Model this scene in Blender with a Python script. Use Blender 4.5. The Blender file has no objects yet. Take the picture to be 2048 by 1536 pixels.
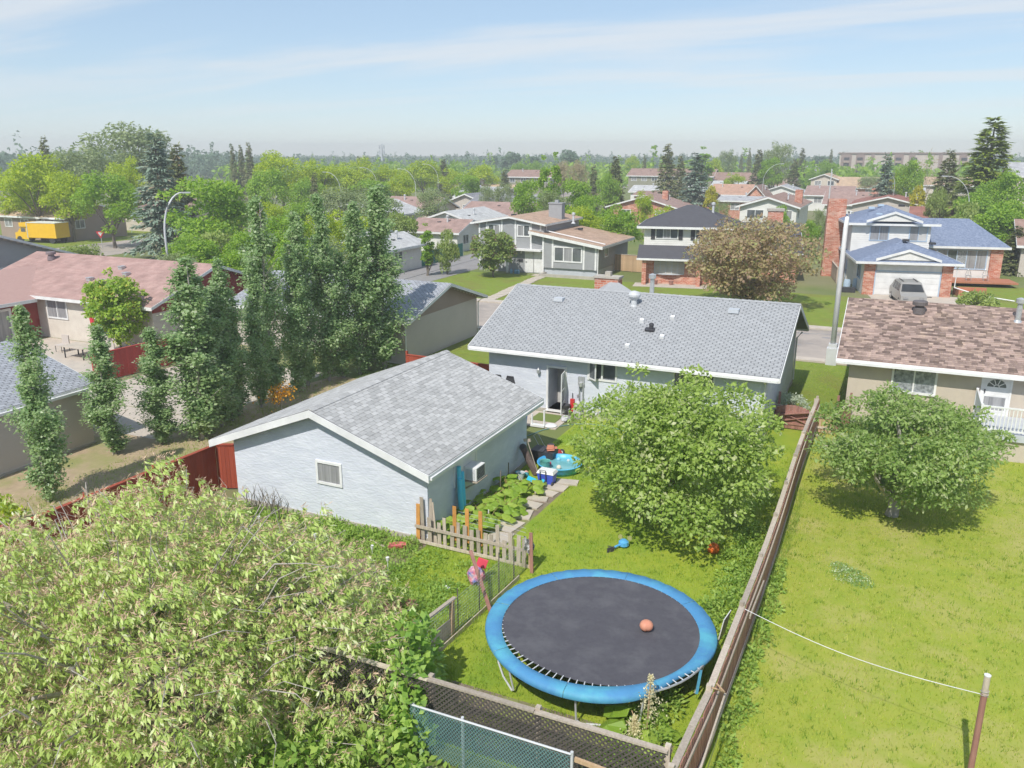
import bpy, math, random
import numpy as np
from mathutils import Vector, Matrix

random.seed(7)
RNG = np.random.default_rng(11)
SC = bpy.context.scene
COL = SC.collection

# ------------------------------------------------------------------ camera
CAM_H = 12.0
cam = bpy.data.cameras.new('camera')
cam.sensor_fit = 'HORIZONTAL'
cam.angle_x = 2 * math.atan(1024 / 1640)
cam.clip_start = 0.1
cam.clip_end = 6000
camo = bpy.data.objects.new('camera', cam)
camo.location = (0, 0, CAM_H)
camo.rotation_euler = (math.radians(90 - 15.75), 0, math.radians(24.85))
COL.objects.link(camo)
SC.camera = camo

# ------------------------------------------------------------------ sky and sun
SUN_EL = math.radians(50)
SKY_STRENGTH = 0.066
SUN_STRENGTH = 2.15
EXPOSURE = 1.1
HAZE_DENSITY = 0.0009
world = bpy.data.worlds.new('World')
SC.world = world
world.use_nodes = True
wn, wl = world.node_tree.nodes, world.node_tree.links
wn.clear()
wout = wn.new('ShaderNodeOutputWorld')
bg = wn.new('ShaderNodeBackground')
bg.inputs['Strength'].default_value = SKY_STRENGTH
sky = wn.new('ShaderNodeTexSky')
sky.sky_type = 'NISHITA'
sky.sun_disc = False
sky.sun_elevation = SUN_EL
sky.sun_rotation = math.radians(180)
sky.altitude = 670
sky.air_density = 1.0
sky.dust_density = 0.2
sky.ozone_density = 1.6
# thin streaks of high cloud over the whole dome
tc = wn.new('ShaderNodeTexCoord')
sep = wn.new('ShaderNodeSeparateXYZ')
wl.new(tc.outputs['Generated'], sep.inputs[0])
def wmath(op, a, b=None, clamp=False):
    n = wn.new('ShaderNodeMath'); n.operation = op; n.use_clamp = clamp
    for i, v in enumerate((a, b)):
        if v is None: continue
        if isinstance(v, (int, float)): n.inputs[i].default_value = v
        else: wl.new(v, n.inputs[i])
    return n.outputs[0]
zc = wmath('ADD', wmath('MAXIMUM', sep.outputs[2], 0.0), 0.10)
px = wmath('DIVIDE', sep.outputs[0], zc)
py = wmath('DIVIDE', sep.outputs[1], zc)
comb = wn.new('ShaderNodeCombineXYZ')
wl.new(px, comb.inputs[0]); wl.new(py, comb.inputs[1])
mp = wn.new('ShaderNodeMapping')
mp.inputs['Rotation'].default_value = (0, 0, math.radians(-38))
mp.inputs['Scale'].default_value = (0.40, 1.5, 1)
mp.inputs['Location'].default_value = (0.7, 0.35, 0)
wl.new(comb.outputs[0], mp.inputs[0])
n1 = wn.new('ShaderNodeTexNoise'); n1.inputs['Scale'].default_value = 0.8; n1.inputs['Detail'].default_value = 9; n1.inputs['Roughness'].default_value = 0.56; n1.inputs['Distortion'].default_value = 0.5
wl.new(mp.outputs[0], n1.inputs['Vector'])
r1 = wn.new('ShaderNodeMapRange'); r1.interpolation_type = 'SMOOTHSTEP'
r1.inputs[1].default_value = 0.43; r1.inputs[2].default_value = 0.66
wl.new(n1.outputs[0], r1.inputs[0])
fade = wn.new('ShaderNodeMapRange'); fade.inputs[1].default_value = 0.015; fade.inputs[2].default_value = 0.09
wl.new(sep.outputs[2], fade.inputs[0])
cl = wmath('ADD', wmath('MULTIPLY', wmath('MULTIPLY', r1.outputs[0], fade.outputs[0]), 0.62), 0.0)
mix = wn.new('ShaderNodeMix'); mix.data_type = 'RGBA'
wl.new(cl, mix.inputs[0])
veil = wn.new('ShaderNodeMix'); veil.data_type = 'RGBA'   # even milky veil of high cirrus over the whole dome
veil.inputs[0].default_value = 0.55
wl.new(sky.outputs[0], veil.inputs[6]); veil.inputs[7].default_value = (3.35, 4.45, 5.75, 1)
wl.new(veil.outputs[2], mix.inputs[6])
mix.inputs[7].default_value = (6.0, 6.1, 6.2, 1)
wl.new(mix.outputs[2], bg.inputs['Color'])
wl.new(bg.outputs[0], wout.inputs[0])

sun = bpy.data.lights.new('sun', 'SUN')
sun.energy = SUN_STRENGTH
sun.angle = math.radians(0.6)
sun.color = (1.0, 0.955, 0.88)
suno = bpy.data.objects.new('sun', sun)
suno.location = (0, -60, 80)
suno.rotation_euler = (math.pi / 2 - SUN_EL, 0, math.radians(-1.5))
COL.objects.link(suno)

SC.view_settings.view_transform = 'Standard'
SC.view_settings.look = 'None'
SC.view_settings.gamma = 1
SC.view_settings.use_curve_mapping = False
SC.view_settings.exposure = EXPOSURE
SC.render.engine = 'CYCLES'
cy = SC.cycles
cy.use_denoising = True
try: cy.denoiser = 'OPENIMAGEDENOISE'
except Exception: pass
cy.max_bounces = 6; cy.diffuse_bounces = 4; cy.glossy_bounces = 2
cy.transmission_bounces = 4; cy.transparent_max_bounces = 8; cy.volume_bounces = 0
cy.use_adaptive_sampling = True
cy.adaptive_threshold = 0.02
cy.caustics_reflective = False; cy.caustics_refractive = False

# ------------------------------------------------------------------ materials
def lin(r, g, b):
    f = lambda c: (c / 255 / 12.92) if c / 255 <= 0.04045 else ((c / 255 + 0.055) / 1.055) ** 2.4
    return (f(r), f(g), f(b))

def tone(c, g=1.3):
    return tuple(min(.80, v * g) for v in c)

def mat(name, col, col2=None, rough=0.8, scale=2.0, detail=4, bump=0.0, bscale=30.0, rnd=0.0, spec=0.3, metal=0.0,
        stretch=(1, 1, 1), island=False, third=None, tscale=0.4, bdist=0.02):
    """base colour = noise mix of col and col2 (and a broad third), per-piece brightness rnd, fine bump"""
    m = bpy.data.materials.new(name); m.use_nodes = True
    nt = m.node_tree; N, L = nt.nodes, nt.links
    p = N['Principled BSDF']
    p.inputs['Roughness'].default_value = rough
    p.inputs['Specular IOR Level'].default_value = spec
    p.inputs['Metallic'].default_value = metal
    if col2 is None: col2 = tuple(c * 0.82 for c in col)
    col, col2 = tone(col), tone(col2)
    if third is not None: third = tone(third)
    t = N.new('ShaderNodeTexCoord')
    mpn = N.new('ShaderNodeMapping'); mpn.inputs['Scale'].default_value = stretch
    L.new(t.outputs['Object'], mpn.inputs[0])
    nz = N.new('ShaderNodeTexNoise'); nz.inputs['Scale'].default_value = scale; nz.inputs['Detail'].default_value = detail; nz.inputs['Roughness'].default_value = 0.6
    L.new(mpn.outputs[0], nz.inputs['Vector'])
    mr = N.new('ShaderNodeMapRange'); mr.inputs[1].default_value = 0.33; mr.inputs[2].default_value = 0.67
    L.new(nz.outputs[0], mr.inputs[0])
    mx = N.new('ShaderNodeMix'); mx.data_type = 'RGBA'
    L.new(mr.outputs[0], mx.inputs[0]); mx.inputs[6].default_value = (*col, 1); mx.inputs[7].default_value = (*col2, 1)
    out = mx.outputs[2]
    if third is not None:
        nz3 = N.new('ShaderNodeTexNoise'); nz3.inputs['Scale'].default_value = tscale; nz3.inputs['Detail'].default_value = 5; nz3.inputs['Roughness'].default_value = 0.65
        L.new(mpn.outputs[0], nz3.inputs['Vector'])
        mr3 = N.new('ShaderNodeMapRange'); mr3.inputs[1].default_value = 0.47; mr3.inputs[2].default_value = 0.66
        L.new(nz3.outputs[0], mr3.inputs[0])
        mx3 = N.new('ShaderNodeMix'); mx3.data_type = 'RGBA'
        L.new(mr3.outputs[0], mx3.inputs[0]); L.new(out, mx3.inputs[6]); mx3.inputs[7].default_value = (*third, 1)
        out = mx3.outputs[2]
    if rnd > 0:
        oi = N.new('ShaderNodeObjectInfo'); src = oi.outputs['Random']
        if island:
            ge = N.new('ShaderNodeNewGeometry')
            ad = N.new('ShaderNodeMath'); ad.operation = 'ADD'; L.new(src, ad.inputs[0]); L.new(ge.outputs['Random Per Island'], ad.inputs[1])
            fr = N.new('ShaderNodeMath'); fr.operation = 'FRACT'; L.new(ad.outputs[0], fr.inputs[0]); src = fr.outputs[0]
        mrr = N.new('ShaderNodeMapRange'); mrr.inputs[3].default_value = 1 - rnd; mrr.inputs[4].default_value = 1 + rnd
        L.new(src, mrr.inputs[0])
        hv = N.new('ShaderNodeHueSaturation'); L.new(mrr.outputs[0], hv.inputs['Value']); L.new(out, hv.inputs['Color'])
        out = hv.outputs[0]
    L.new(out, p.inputs['Base Color'])
    if bump > 0:
        nb = N.new('ShaderNodeTexNoise'); nb.inputs['Scale'].default_value = bscale; nb.inputs['Detail'].default_value = 3
        L.new(mpn.outputs[0], nb.inputs['Vector'])
        bp = N.new('ShaderNodeBump'); bp.inputs['Strength'].default_value = min(1, bump); bp.inputs['Distance'].default_value = bdist
        L.new(nb.outputs[0], bp.inputs['Height']); L.new(bp.outputs[0], p.inputs['Normal'])
    return m

def brickmat(name, col, col2, mortar, bw=0.22, bh=0.075, rough=0.85, msize=0.01, face='xz', bump=0.4, off=0.5, bias=0.0):
    """courses of small units (brick, far shingles) too small to pick apart, in metres of object space"""
    m = bpy.data.materials.new(name); m.use_nodes = True
    N, L = m.node_tree.nodes, m.node_tree.links
    p = N['Principled BSDF']; p.inputs['Roughness'].default_value = rough; p.inputs['Specular IOR Level'].default_value = 0.25
    col, col2, mortar = tone(col), tone(col2), tone(mortar)
    t = N.new('ShaderNodeTexCoord'); s = N.new('ShaderNodeSeparateXYZ'); L.new(t.outputs['Object'], s.inputs[0])
    c = N.new('ShaderNodeCombineXYZ')
    if face == 'wall':   # horizontal run = x + y so that both wall directions work
        a = N.new('ShaderNodeMath'); a.operation = 'ADD'; L.new(s.outputs[0], a.inputs[0]); L.new(s.outputs[1], a.inputs[1])
        L.new(a.outputs[0], c.inputs[0]); L.new(s.outputs[2], c.inputs[1])
    elif face == 'roofx':  # ridge along x
        L.new(s.outputs[0], c.inputs[0]); L.new(s.outputs[1], c.inputs[1])
    else:
        L.new(s.outputs[1], c.inputs[0]); L.new(s.outputs[0], c.inputs[1])
    b = N.new('ShaderNodeTexBrick'); L.new(c.outputs[0], b.inputs['Vector'])
    b.inputs['Color1'].default_value = (*col, 1); b.inputs['Color2'].default_value = (*col2, 1); b.inputs['Mortar'].default_value = (*mortar, 1)
    b.inputs['Scale'].default_value = 1.0; b.inputs['Mortar Size'].default_value = msize; b.inputs['Brick Width'].default_value = bw; b.inputs['Row Height'].default_value = bh
    b.inputs['Bias'].default_value = bias; b.offset = off
    nz = N.new('ShaderNodeTexNoise'); nz.inputs['Scale'].default_value = 1.3; nz.inputs['Detail'].default_value = 5; L.new(t.outputs['Object'], nz.inputs['Vector'])
    mr = N.new('ShaderNodeMapRange'); mr.inputs[1].default_value = 0.3; mr.inputs[2].default_value = 0.7; mr.inputs[3].default_value = 0.8; mr.inputs[4].default_value = 1.15
    L.new(nz.outputs[0], mr.inputs[0])
    hv = N.new('ShaderNodeHueSaturation'); L.new(b.outputs[0], hv.inputs['Color']); L.new(mr.outputs[0], hv.inputs['Value'])
    L.new(hv.outputs[0], p.inputs['Base Color'])
    if bump:
        bp = N.new('ShaderNodeBump'); bp.inputs['Strength'].default_value = bump; bp.inputs['Distance'].default_value = 0.01; bp.invert = True
        L.new(b.outputs['Fac'], bp.inputs['Height']); L.new(bp.outputs[0], p.inputs['Normal'])
    return m

def leafmat(name, c1, c2, trans=0.35, rough=0.55, c3=None, spec=0.35):
    """leaves: hue varies from leaf to leaf and from bough to bough; light comes through"""
    m = bpy.data.materials.new(name); m.use_nodes = True
    N, L = m.node_tree.nodes, m.node_tree.links
    p = N['Principled BSDF']; p.inputs['Roughness'].default_value = rough; p.inputs['Specular IOR Level'].default_value = spec
    c1, c2 = tone(c1, 1.55), tone(c2, 1.55)
    if c3 is not None: c3 = tone(c3, 1.45)
    ge = N.new('ShaderNodeNewGeometry'); oi = N.new('ShaderNodeObjectInfo')
    ad = N.new('ShaderNodeMath'); ad.operation = 'ADD'; L.new(oi.outputs['Random'], ad.inputs[0]); L.new(ge.outputs['Random Per Island'], ad.inputs[1])
    fr = N.new('ShaderNodeMath'); fr.operation = 'FRACT'; L.new(ad.outputs[0], fr.inputs[0])
    rp = N.new('ShaderNodeValToRGB'); rp.color_ramp.elements[0].color = (*c1, 1); rp.color_ramp.elements[1].color = (*c2, 1)
    if c3 is not None:
        e = rp.color_ramp.elements.new(0.86); e.color = (*c2, 1); rp.color_ramp.elements[2].color = (*c3, 1)
    t = N.new('ShaderNodeTexCoord'); nz = N.new('ShaderNodeTexNoise'); nz.inputs['Scale'].default_value = 0.9; nz.inputs['Detail'].default_value = 2
    L.new(t.outputs['Object'], nz.inputs['Vector'])
    mr = N.new('ShaderNodeMapRange'); mr.inputs[1].default_value = 0.3; mr.inputs[2].default_value = 0.7; mr.inputs[3].default_value = -0.25; mr.inputs[4].default_value = 0.25
    L.new(nz.outputs[0], mr.inputs[0])
    a2 = N.new('ShaderNodeMath'); a2.operation = 'ADD'; a2.use_clamp = True; L.new(fr.outputs[0], a2.inputs[0]); L.new(mr.outputs[0], a2.inputs[1])
    L.new(a2.outputs[0], rp.inputs[0]); L.new(rp.outputs[0], p.inputs['Base Color'])
    tr = N.new('ShaderNodeBsdfTranslucent'); hs = N.new('ShaderNodeHueSaturation'); hs.inputs['Value'].default_value = 1.7; hs.inputs['Saturation'].default_value = 1.1
    L.new(rp.outputs[0], hs.inputs['Color']); L.new(hs.outputs[0], tr.inputs[0])
    ms = N.new('ShaderNodeMixShader'); ms.inputs[0].default_value = trans
    L.new(p.outputs[0], ms.inputs[1]); L.new(tr.outputs[0], ms.inputs[2])
    L.new(ms.outputs[0], N['Material Output'].inputs[0])
    return m

# ------------------------------------------------------------------ objects
ORG = {}
def tag(o, label=None, cat=None, group=None, kind=None):
    if label: o['label'] = label
    if cat: o['category'] = cat
    if group: o['group'] = group
    if kind: o['kind'] = kind
    return o

def thing(name, label, cat, loc=(0, 0, 0), group=None):
    o = bpy.data.objects.new(name, None)
    o.empty_display_size = 0.2
    o.location = loc; COL.objects.link(o)
    ORG[o.name] = Vector(loc)
    return tag(o, label, cat, group)

class MB:
    """collects shapes in world metres"""
    def __init__(s): s.v = []; s.f = []; s.smooth = False
    def add(s, vs, fs):
        o = len(s.v); s.v += [tuple(v) for v in vs]; s.f += [tuple(i + o for i in f) for f in fs]; return s
    def box(s, x0, x1, y0, y1, z0, z1):
        return s.add([(x0, y0, z0), (x1, y0, z0), (x1, y1, z0), (x0, y1, z0), (x0, y0, z1), (x1, y0, z1), (x1, y1, z1), (x0, y1, z1)],
                     [(3, 2, 1, 0), (4, 5, 6, 7), (0, 1, 5, 4), (1, 2, 6, 5), (2, 3, 7, 6), (3, 0, 4, 7)])
    def hexa(s, v8):
        return s.add(v8, [(3, 2, 1, 0), (4, 5, 6, 7), (0, 1, 5, 4), (1, 2, 6, 5), (2, 3, 7, 6), (3, 0, 4, 7)])
    def obox(s, c, ax, ay, az):
        c, ax, ay, az = map(Vector, (c, ax, ay, az))
        return s.hexa([c - ax - ay - az, c + ax - ay - az, c + ax + ay - az, c - ax + ay - az, c - ax - ay + az, c + ax - ay + az, c + ax + ay + az, c - ax + ay + az])
    def beam(s, p0, p1, w, h, up=(0, 0, 1)):
        p0, p1 = Vector(p0), Vector(p1); d = p1 - p0; up = Vector(up)
        sd = d.cross(up)
        if sd.length < 1e-6: sd = d.cross(Vector((0, 1, 0)))
        sd.normalize(); u = sd.cross(d).normalized()
        return s.obox((p0 + p1) / 2, d / 2, sd * w / 2, u * h / 2)
    def extrude(s, poly, axis, a0, a1):
        """poly: (h, z) points anticlockwise seen along -axis direction; axis 'x' or 'y'"""
        n = len(poly)
        P = (lambda h, z, a: (h, a, z)) if axis == 'y' else (lambda h, z, a: (a, h, z))
        vs = [P(h, z, a0) for h, z in poly] + [P(h, z, a1) for h, z in poly]
        fs = [tuple(range(n))[::-1], tuple(range(n, 2 * n))] + [(i, (i + 1) % n, n + (i + 1) % n, n + i) for i in range(n)]
        return s.add(vs, fs)
    def tube(s, pts, rad, n=6, closed=False):
        pts = [Vector(p) for p in pts]
        if not isinstance(rad, (list, tuple)): rad = [rad] * len(pts)
        o = len(s.v); m = len(pts)
        for i, p in enumerate(pts):
            a = pts[(i - 1) % m] if (closed or i > 0) else p; b = pts[(i + 1) % m] if (closed or i < m - 1) else p
            d = (b - a).normalized() if (b - a).length > 0 else Vector((0, 0, 1))
            ref = Vector((0, 0, 1)) if abs(d.z) < 0.9 else Vector((0, 1, 0))
            u = d.cross(ref).normalized(); w = u.cross(d)
            for k in range(n):
                t = 2 * math.pi * k / n
                s.v.append(tuple(p + (u * math.cos(t) + w * math.sin(t)) * rad[i]))
        for i in range(m if closed else m - 1):
            j = (i + 1) % m
            for k in range(n):
                k2 = (k + 1) % n
                s.f.append((o + i * n + k, o + i * n + k2, o + j * n + k2, o + j * n + k))
        if not closed:
            s.f.append(tuple(o + k for k in range(n))[::-1]); s.f.append(tuple(o + (m - 1) * n + k for k in range(n)))
        return s
    def lathe(s, c, prof, n=16):
        """prof: (r, z) from bottom to top"""
        o = len(s.v); m = len(prof)
        for r, z in prof:
            for k in range(n):
                t = 2 * math.pi * k / n; s.v.append((c[0] + r * math.cos(t), c[1] + r * math.sin(t), c[2] + z))
        for i in range(m - 1):
            for k in range(n):
                k2 = (k + 1) % n; s.f.append((o + i * n + k, o + i * n + k2, o + (i + 1) * n + k2, o + (i + 1) * n + k))
        s.f.append(tuple(o + k for k in range(n))[::-1]); s.f.append(tuple(o + (m - 1) * n + k for k in range(n)))
        return s
    def mesh(s, name, org=Vector((0, 0, 0))):
        me = bpy.data.meshes.new(name)
        me.from_pydata([(v[0] - org[0], v[1] - org[1], v[2] - org[2]) for v in s.v], [], s.f)
        return me

def part(name, mb, m, parent=None, kind=None, label=None, smooth=False):
    org = ORG[parent.name] if parent is not None else Vector((0, 0, 0))
    me = mb.mesh(name, org) if isinstance(mb, MB) else mb
    if m is not None: me.materials.append(m)
    if smooth: me.polygons.foreach_set('use_smooth', [True] * len(me.polygons))
    o = bpy.data.objects.new(name, me); COL.objects.link(o)
    if parent is not None: o.parent = parent
    ORG[o.name] = Vector(org)
    if kind: o['kind'] = kind
    if label: o['label'] = label
    return o

def solo(name, mb, m, label, cat, group=None, kind=None, smooth=False):
    return tag(part(name, mb, m, smooth=smooth), label, cat, group, kind)

def ground_piece(name, mb, m, kind='structure', parent=None):
    return part(name, mb, m, parent=parent, kind=kind)

def piece(name, me, mtx, parent):
    """one of many alike pieces: shares its mesh; mtx in world metres"""
    o = bpy.data.objects.new(name, me); COL.objects.link(o)
    if parent is not None:
        o.parent = parent; mtx = Matrix.Translation(-ORG[parent.name]) @ mtx
    o.matrix_basis = mtx
    return o

def fast_mesh(name, V, F):
    """V (n,3) float, F (m,k) int, all faces k-gons"""
    me = bpy.data.meshes.new(name)
    V = np.asarray(V, np.float32); F = np.asarray(F, np.int32); m, k = F.shape
    me.vertices.add(len(V)); me.vertices.foreach_set('co', V.ravel())
    me.loops.add(m * k); me.loops.foreach_set('vertex_index', F.ravel())
    me.polygons.add(m); me.polygons.foreach_set('loop_start', np.arange(0, m * k, k, dtype=np.int32))
    try: me.polygons.foreach_set('loop_total', np.full(m, k, np.int32))
    except Exception: pass
    me.update(calc_edges=True)
    return me

# ------------------------------------------------------------------ shared materials
M = {}
M['trim'] = mat('white_trim', (0.60, 0.60, 0.60), (0.50, 0.50, 0.50), rough=0.55, scale=1.5)
M['whitewall'] = mat('white_siding', (0.56, 0.55, 0.53), (0.50, 0.49, 0.47), rough=0.6, scale=1.2)
M['greytrim'] = mat('grey_trim', (0.40, 0.42, 0.45), (0.34, 0.36, 0.39), rough=0.6)
M['dark'] = mat('black_plastic', (0.045, 0.045, 0.05), (0.03, 0.03, 0.035), rough=0.5)
M['metal'] = mat('galvanised_steel', (0.45, 0.46, 0.47), (0.36, 0.37, 0.38), rough=0.4, metal=0.5, scale=6)
M['lamp'] = mat('lamp_post_paint', (0.45, 0.46, 0.475), (0.39, 0.40, 0.415), rough=0.45, scale=1.2)
M['glass'] = mat('window_glass', (0.10, 0.11, 0.12), (0.06, 0.07, 0.075), rough=0.08, scale=1.7, spec=0.8, stretch=(1, 1, 0.6))
M['carglass'] = mat('car_glass', (0.035, 0.038, 0.042), (0.025, 0.027, 0.03), rough=0.25, spec=0.25)
M['curtain'] = mat('curtained_glass', (0.27, 0.27, 0.28), (0.16, 0.16, 0.17), rough=0.15, scale=9, spec=0.7, stretch=(1, 1, 0.05))
M['lace'] = mat('lace_curtain_glass', (0.34, 0.36, 0.38), (0.10, 0.11, 0.12), rough=0.15, scale=7, detail=6, spec=0.7)
M['concrete'] = mat('concrete', (0.36, 0.33, 0.29), (0.29, 0.27, 0.24), rough=0.9, scale=2.2, bump=0.3, bscale=60)
M['wood'] = mat('weathered_wood', (0.40, 0.345, 0.285), (0.29, 0.245, 0.20), rough=0.85, scale=6, stretch=(4, 4, 0.6), rnd=0.22, bump=0.5, bscale=25)
M['tanwood'] = mat('tan_wood', (0.42, 0.30, 0.19), (0.33, 0.22, 0.13), rough=0.8, scale=5, stretch=(4, 4, 0.5), rnd=0.14, bump=0.4)
M['orangewood'] = mat('orange_stained_wood', (0.45, 0.22, 0.06), (0.36, 0.17, 0.05), rough=0.8, scale=6, rnd=0.1)
M['brownpaint'] = mat('brown_painted_wood', (0.30, 0.155, 0.125), (0.22, 0.11, 0.09), rough=0.8, scale=4, stretch=(3, 3, 0.5), rnd=0.15, bump=0.3)
M['redfence'] = mat('red_fence_stain', (0.29, 0.060, 0.032), (0.22, 0.045, 0.026), rough=0.75, scale=3, stretch=(4, 4, 0.4), rnd=0.10)
M['brick'] = brickmat('red_brick', (0.36, 0.105, 0.06), (0.52, 0.33, 0.25), (0.42, 0.36, 0.31), bw=0.32, bh=0.12, face='wall', bias=-0.25)
M['bark'] = mat('bark', (0.17, 0.145, 0.12), (0.10, 0.085, 0.07), rough=0.95, scale=7, stretch=(1, 1, 0.25), bump=0.8, bscale=14)
M['greybark'] = mat('grey_bark', (0.33, 0.30, 0.27), (0.22, 0.20, 0.18), rough=0.95, scale=7, stretch=(1, 1, 0.25), bump=0.6, bscale=14)

# ------------------------------------------------------------------ builders
def gable(root, x0, x1, y0, y1, zb, zw, zr, axis, oe, og, wall, roof, trim=None, t=0.13, og2=None, oe2=None, fascia=0.2, off=0.0):
    """pitched-roof body; ridge along axis; returns slope frames [(origin, e, s, length, width)] for shingles"""
    trim = trim or M['trim']; og2 = og if og2 is None else og2; oe2 = oe if oe2 is None else oe2
    if axis == 'x': h0, h1, a0, a1 = y0, y1, x0, x1
    else: h0, h1, a0, a1 = x0, x1, y0, y1
    hm = (h0 + h1) / 2 + off
    s0 = (zr - zw) / (hm - h0); s1 = (zr - zw) / (h1 - hm)
    ax = 'x' if axis == 'x' else 'y'
    b = MB(); b.extrude([(h0, zb), (h1, zb), (h1, zw), (hm, zr), (h0, zw)], ax, a0, a1)
    part('wall', b, wall, root)
    g = 0.004
    T0 = (h0 - oe, zw - oe * s0 + g); T1 = (h1 + oe2, zw - oe2 * s1 + g)
    r = MB()
    r.extrude([T0, (hm, zr + g), (hm, zr + g + t), (T0[0], T0[1] + t)], ax, a0 - og, a1 + og2)
    r.extrude([(hm, zr + g), T1, (T1[0], T1[1] + t), (hm, zr + g + t)], ax, a0 - og, a1 + og2)
    ro = part('roof', r, roof, root)
    f = MB()
    P = (lambda h, a, z: (a, h, z)) if axis == 'x' else (lambda h, a, z: (h, a, z))
    def fb(ha, hb, aa, ab, za, zb_):
        p, q = P(ha, aa, za), P(hb, ab, zb_)
        f.box(min(p[0], q[0]), max(p[0], q[0]), min(p[1], q[1]), max(p[1], q[1]), za, zb_)
    fb(T0[0] - 0.03, T0[0] - 0.002, a0 - og, a1 + og2, T0[1] - fascia + t - 0.02, T0[1] + t - 0.015)
    fb(T1[0] + 0.002, T1[0] + 0.03, a0 - og, a1 + og2, T1[1] - fascia + t - 0.02, T1[1] + t - 0.015)
    for aa, ab in ((a0 - og - 0.032, a0 - og - 0.002), (a1 + og2 + 0.002, a1 + og2 + 0.032)):
        f.extrude([(T0[0] - .03, T0[1] - fascia + t), (hm, zr - fascia + t), (hm, zr + t - 0.01), (T0[0] - .03, T0[1] + t - 0.01)], ax, aa, ab)
        f.extrude([(hm, zr - fascia + t), (T1[0] + .03, T1[1] - fascia + t), (T1[0] + .03, T1[1] + t - 0.01), (hm, zr + t - 0.01)], ax, aa, ab)
    part('fascia', f, trim, root)
    W = a1 + og2 - a0 + og
    def fr(Tp, hp, flip):
        o = Vector(P(Tp[0], a0 - og, Tp[1] + t)); e = Vector(P(0, 1, 0)); tp = Vector(P(hm, a0 - og, zr + g + t)); s = (tp - o); Ls = s.length; s.normalize()
        return o, e, s, Ls, W
    return fr(T0, h0, 0), fr(T1, h1, 1)

def hiproof(root, x0, x1, y0, y1, ze, zr, roof, trim=None, oe=0.0, fascia=0.2, inset=None):
    x0 -= oe; x1 += oe; y0 -= oe; y1 += oe
    b = MB()
    if x1 - x0 >= y1 - y0:
        i = (y1 - y0) / 2 if inset is None else inset; ym = (y0 + y1) / 2; R = [(x0 + i, ym, zr), (x1 - i, ym, zr)]
        b.add([(x0, y0, ze), (x1, y0, ze), (x1, y1, ze), (x0, y1, ze)] + R, [(3, 2, 1, 0), (0, 1, 5, 4), (1, 2, 5), (2, 3, 4, 5), (3, 0, 4)])
    else:
        i = (x1 - x0) / 2 if inset is None else inset; xm = (x0 + x1) / 2; R = [(xm, y0 + i, zr), (xm, y1 - i, zr)]
        b.add([(x0, y0, ze), (x1, y0, ze), (x1, y1, ze), (x0, y1, ze)] + R, [(3, 2, 1, 0), (0, 1, 4), (1, 2, 5, 4), (2, 3, 5), (3, 0, 4, 5)])
    part('roof', b, roof, root)
    f = MB(); z0, z1 = ze - fascia, ze + 0.01
    f.box(x0 - .03, x1 + .03, y0 - .03, y0, z0, z1); f.box(x0 - .03, x1 + .03, y1, y1 + .03, z0, z1)
    f.box(x0 - .03, x0, y0 + .001, y1 - .001, z0, z1); f.box(x1, x1 + .03, y0 + .001, y1 - .001, z0, z1)
    f.box(x0 + .005, x1 - .005, y0 + .005, y1 - .005, z0 + .02, z0 + .05)
    part('fascia', f, trim or M['trim'], root)

def facemap(face, p):
    if face == '-y': return lambda a, b, c: (a, p - c, b)
    if face == '+y': return lambda a, b, c: (a, p + c, b)
    if face == '+x': return lambda a, b, c: (p + c, a, b)
    return lambda a, b, c: (p - c, a, b)

def fbox(mb, fm, a0, a1, b0, b1, c0, c1):
    p, q = fm(a0, b0, c0), fm(a1, b1, c1)
    mb.box(min(p[0], q[0]), max(p[0], q[0]), min(p[1], q[1]), max(p[1], q[1]), min(p[2], q[2]), max(p[2], q[2]))

def window(root, face, p, a0, a1, b0, b1, n=2, frame=None, pane='glass', fw=0.07, d=0.06, sill=False, panes=None):
    fm = facemap(face, p); frame = frame or M['trim']
    b = MB()
    fbox(b, fm, a0 - fw, a1 + fw, b1, b1 + fw, -0.01, d); fbox(b, fm, a0 - fw, a1 + fw, b0 - fw, b0, -0.01, d + (0.05 if sill else 0))
    fbox(b, fm, a0 - fw, a0, b0 + .001, b1 - .001, -0.01, d - .002); fbox(b, fm, a1, a1 + fw, b0 + .001, b1 - .001, -0.01, d - .002)
    w = (a1 - a0) / n
    for i in range(1, n):
        fbox(b, fm, a0 + w * i - fw * .35, a0 + w * i + fw * .35, b0 + .001, b1 - .001, -0.01, d * .8)
    wo = part('window', b, frame, root)
    for i in range(n):
        q = MB(); fbox(q, fm, a0 + w * i + (fw * .35 if i else 0.001), a0 + w * (i + 1) - (fw * .35 if i < n - 1 else 0.001), b0 + .002, b1 - .002, -0.02, 0.012)
        pm = panes[i] if panes else pane
        part('pane', q, M[pm], wo)
    return wo

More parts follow.
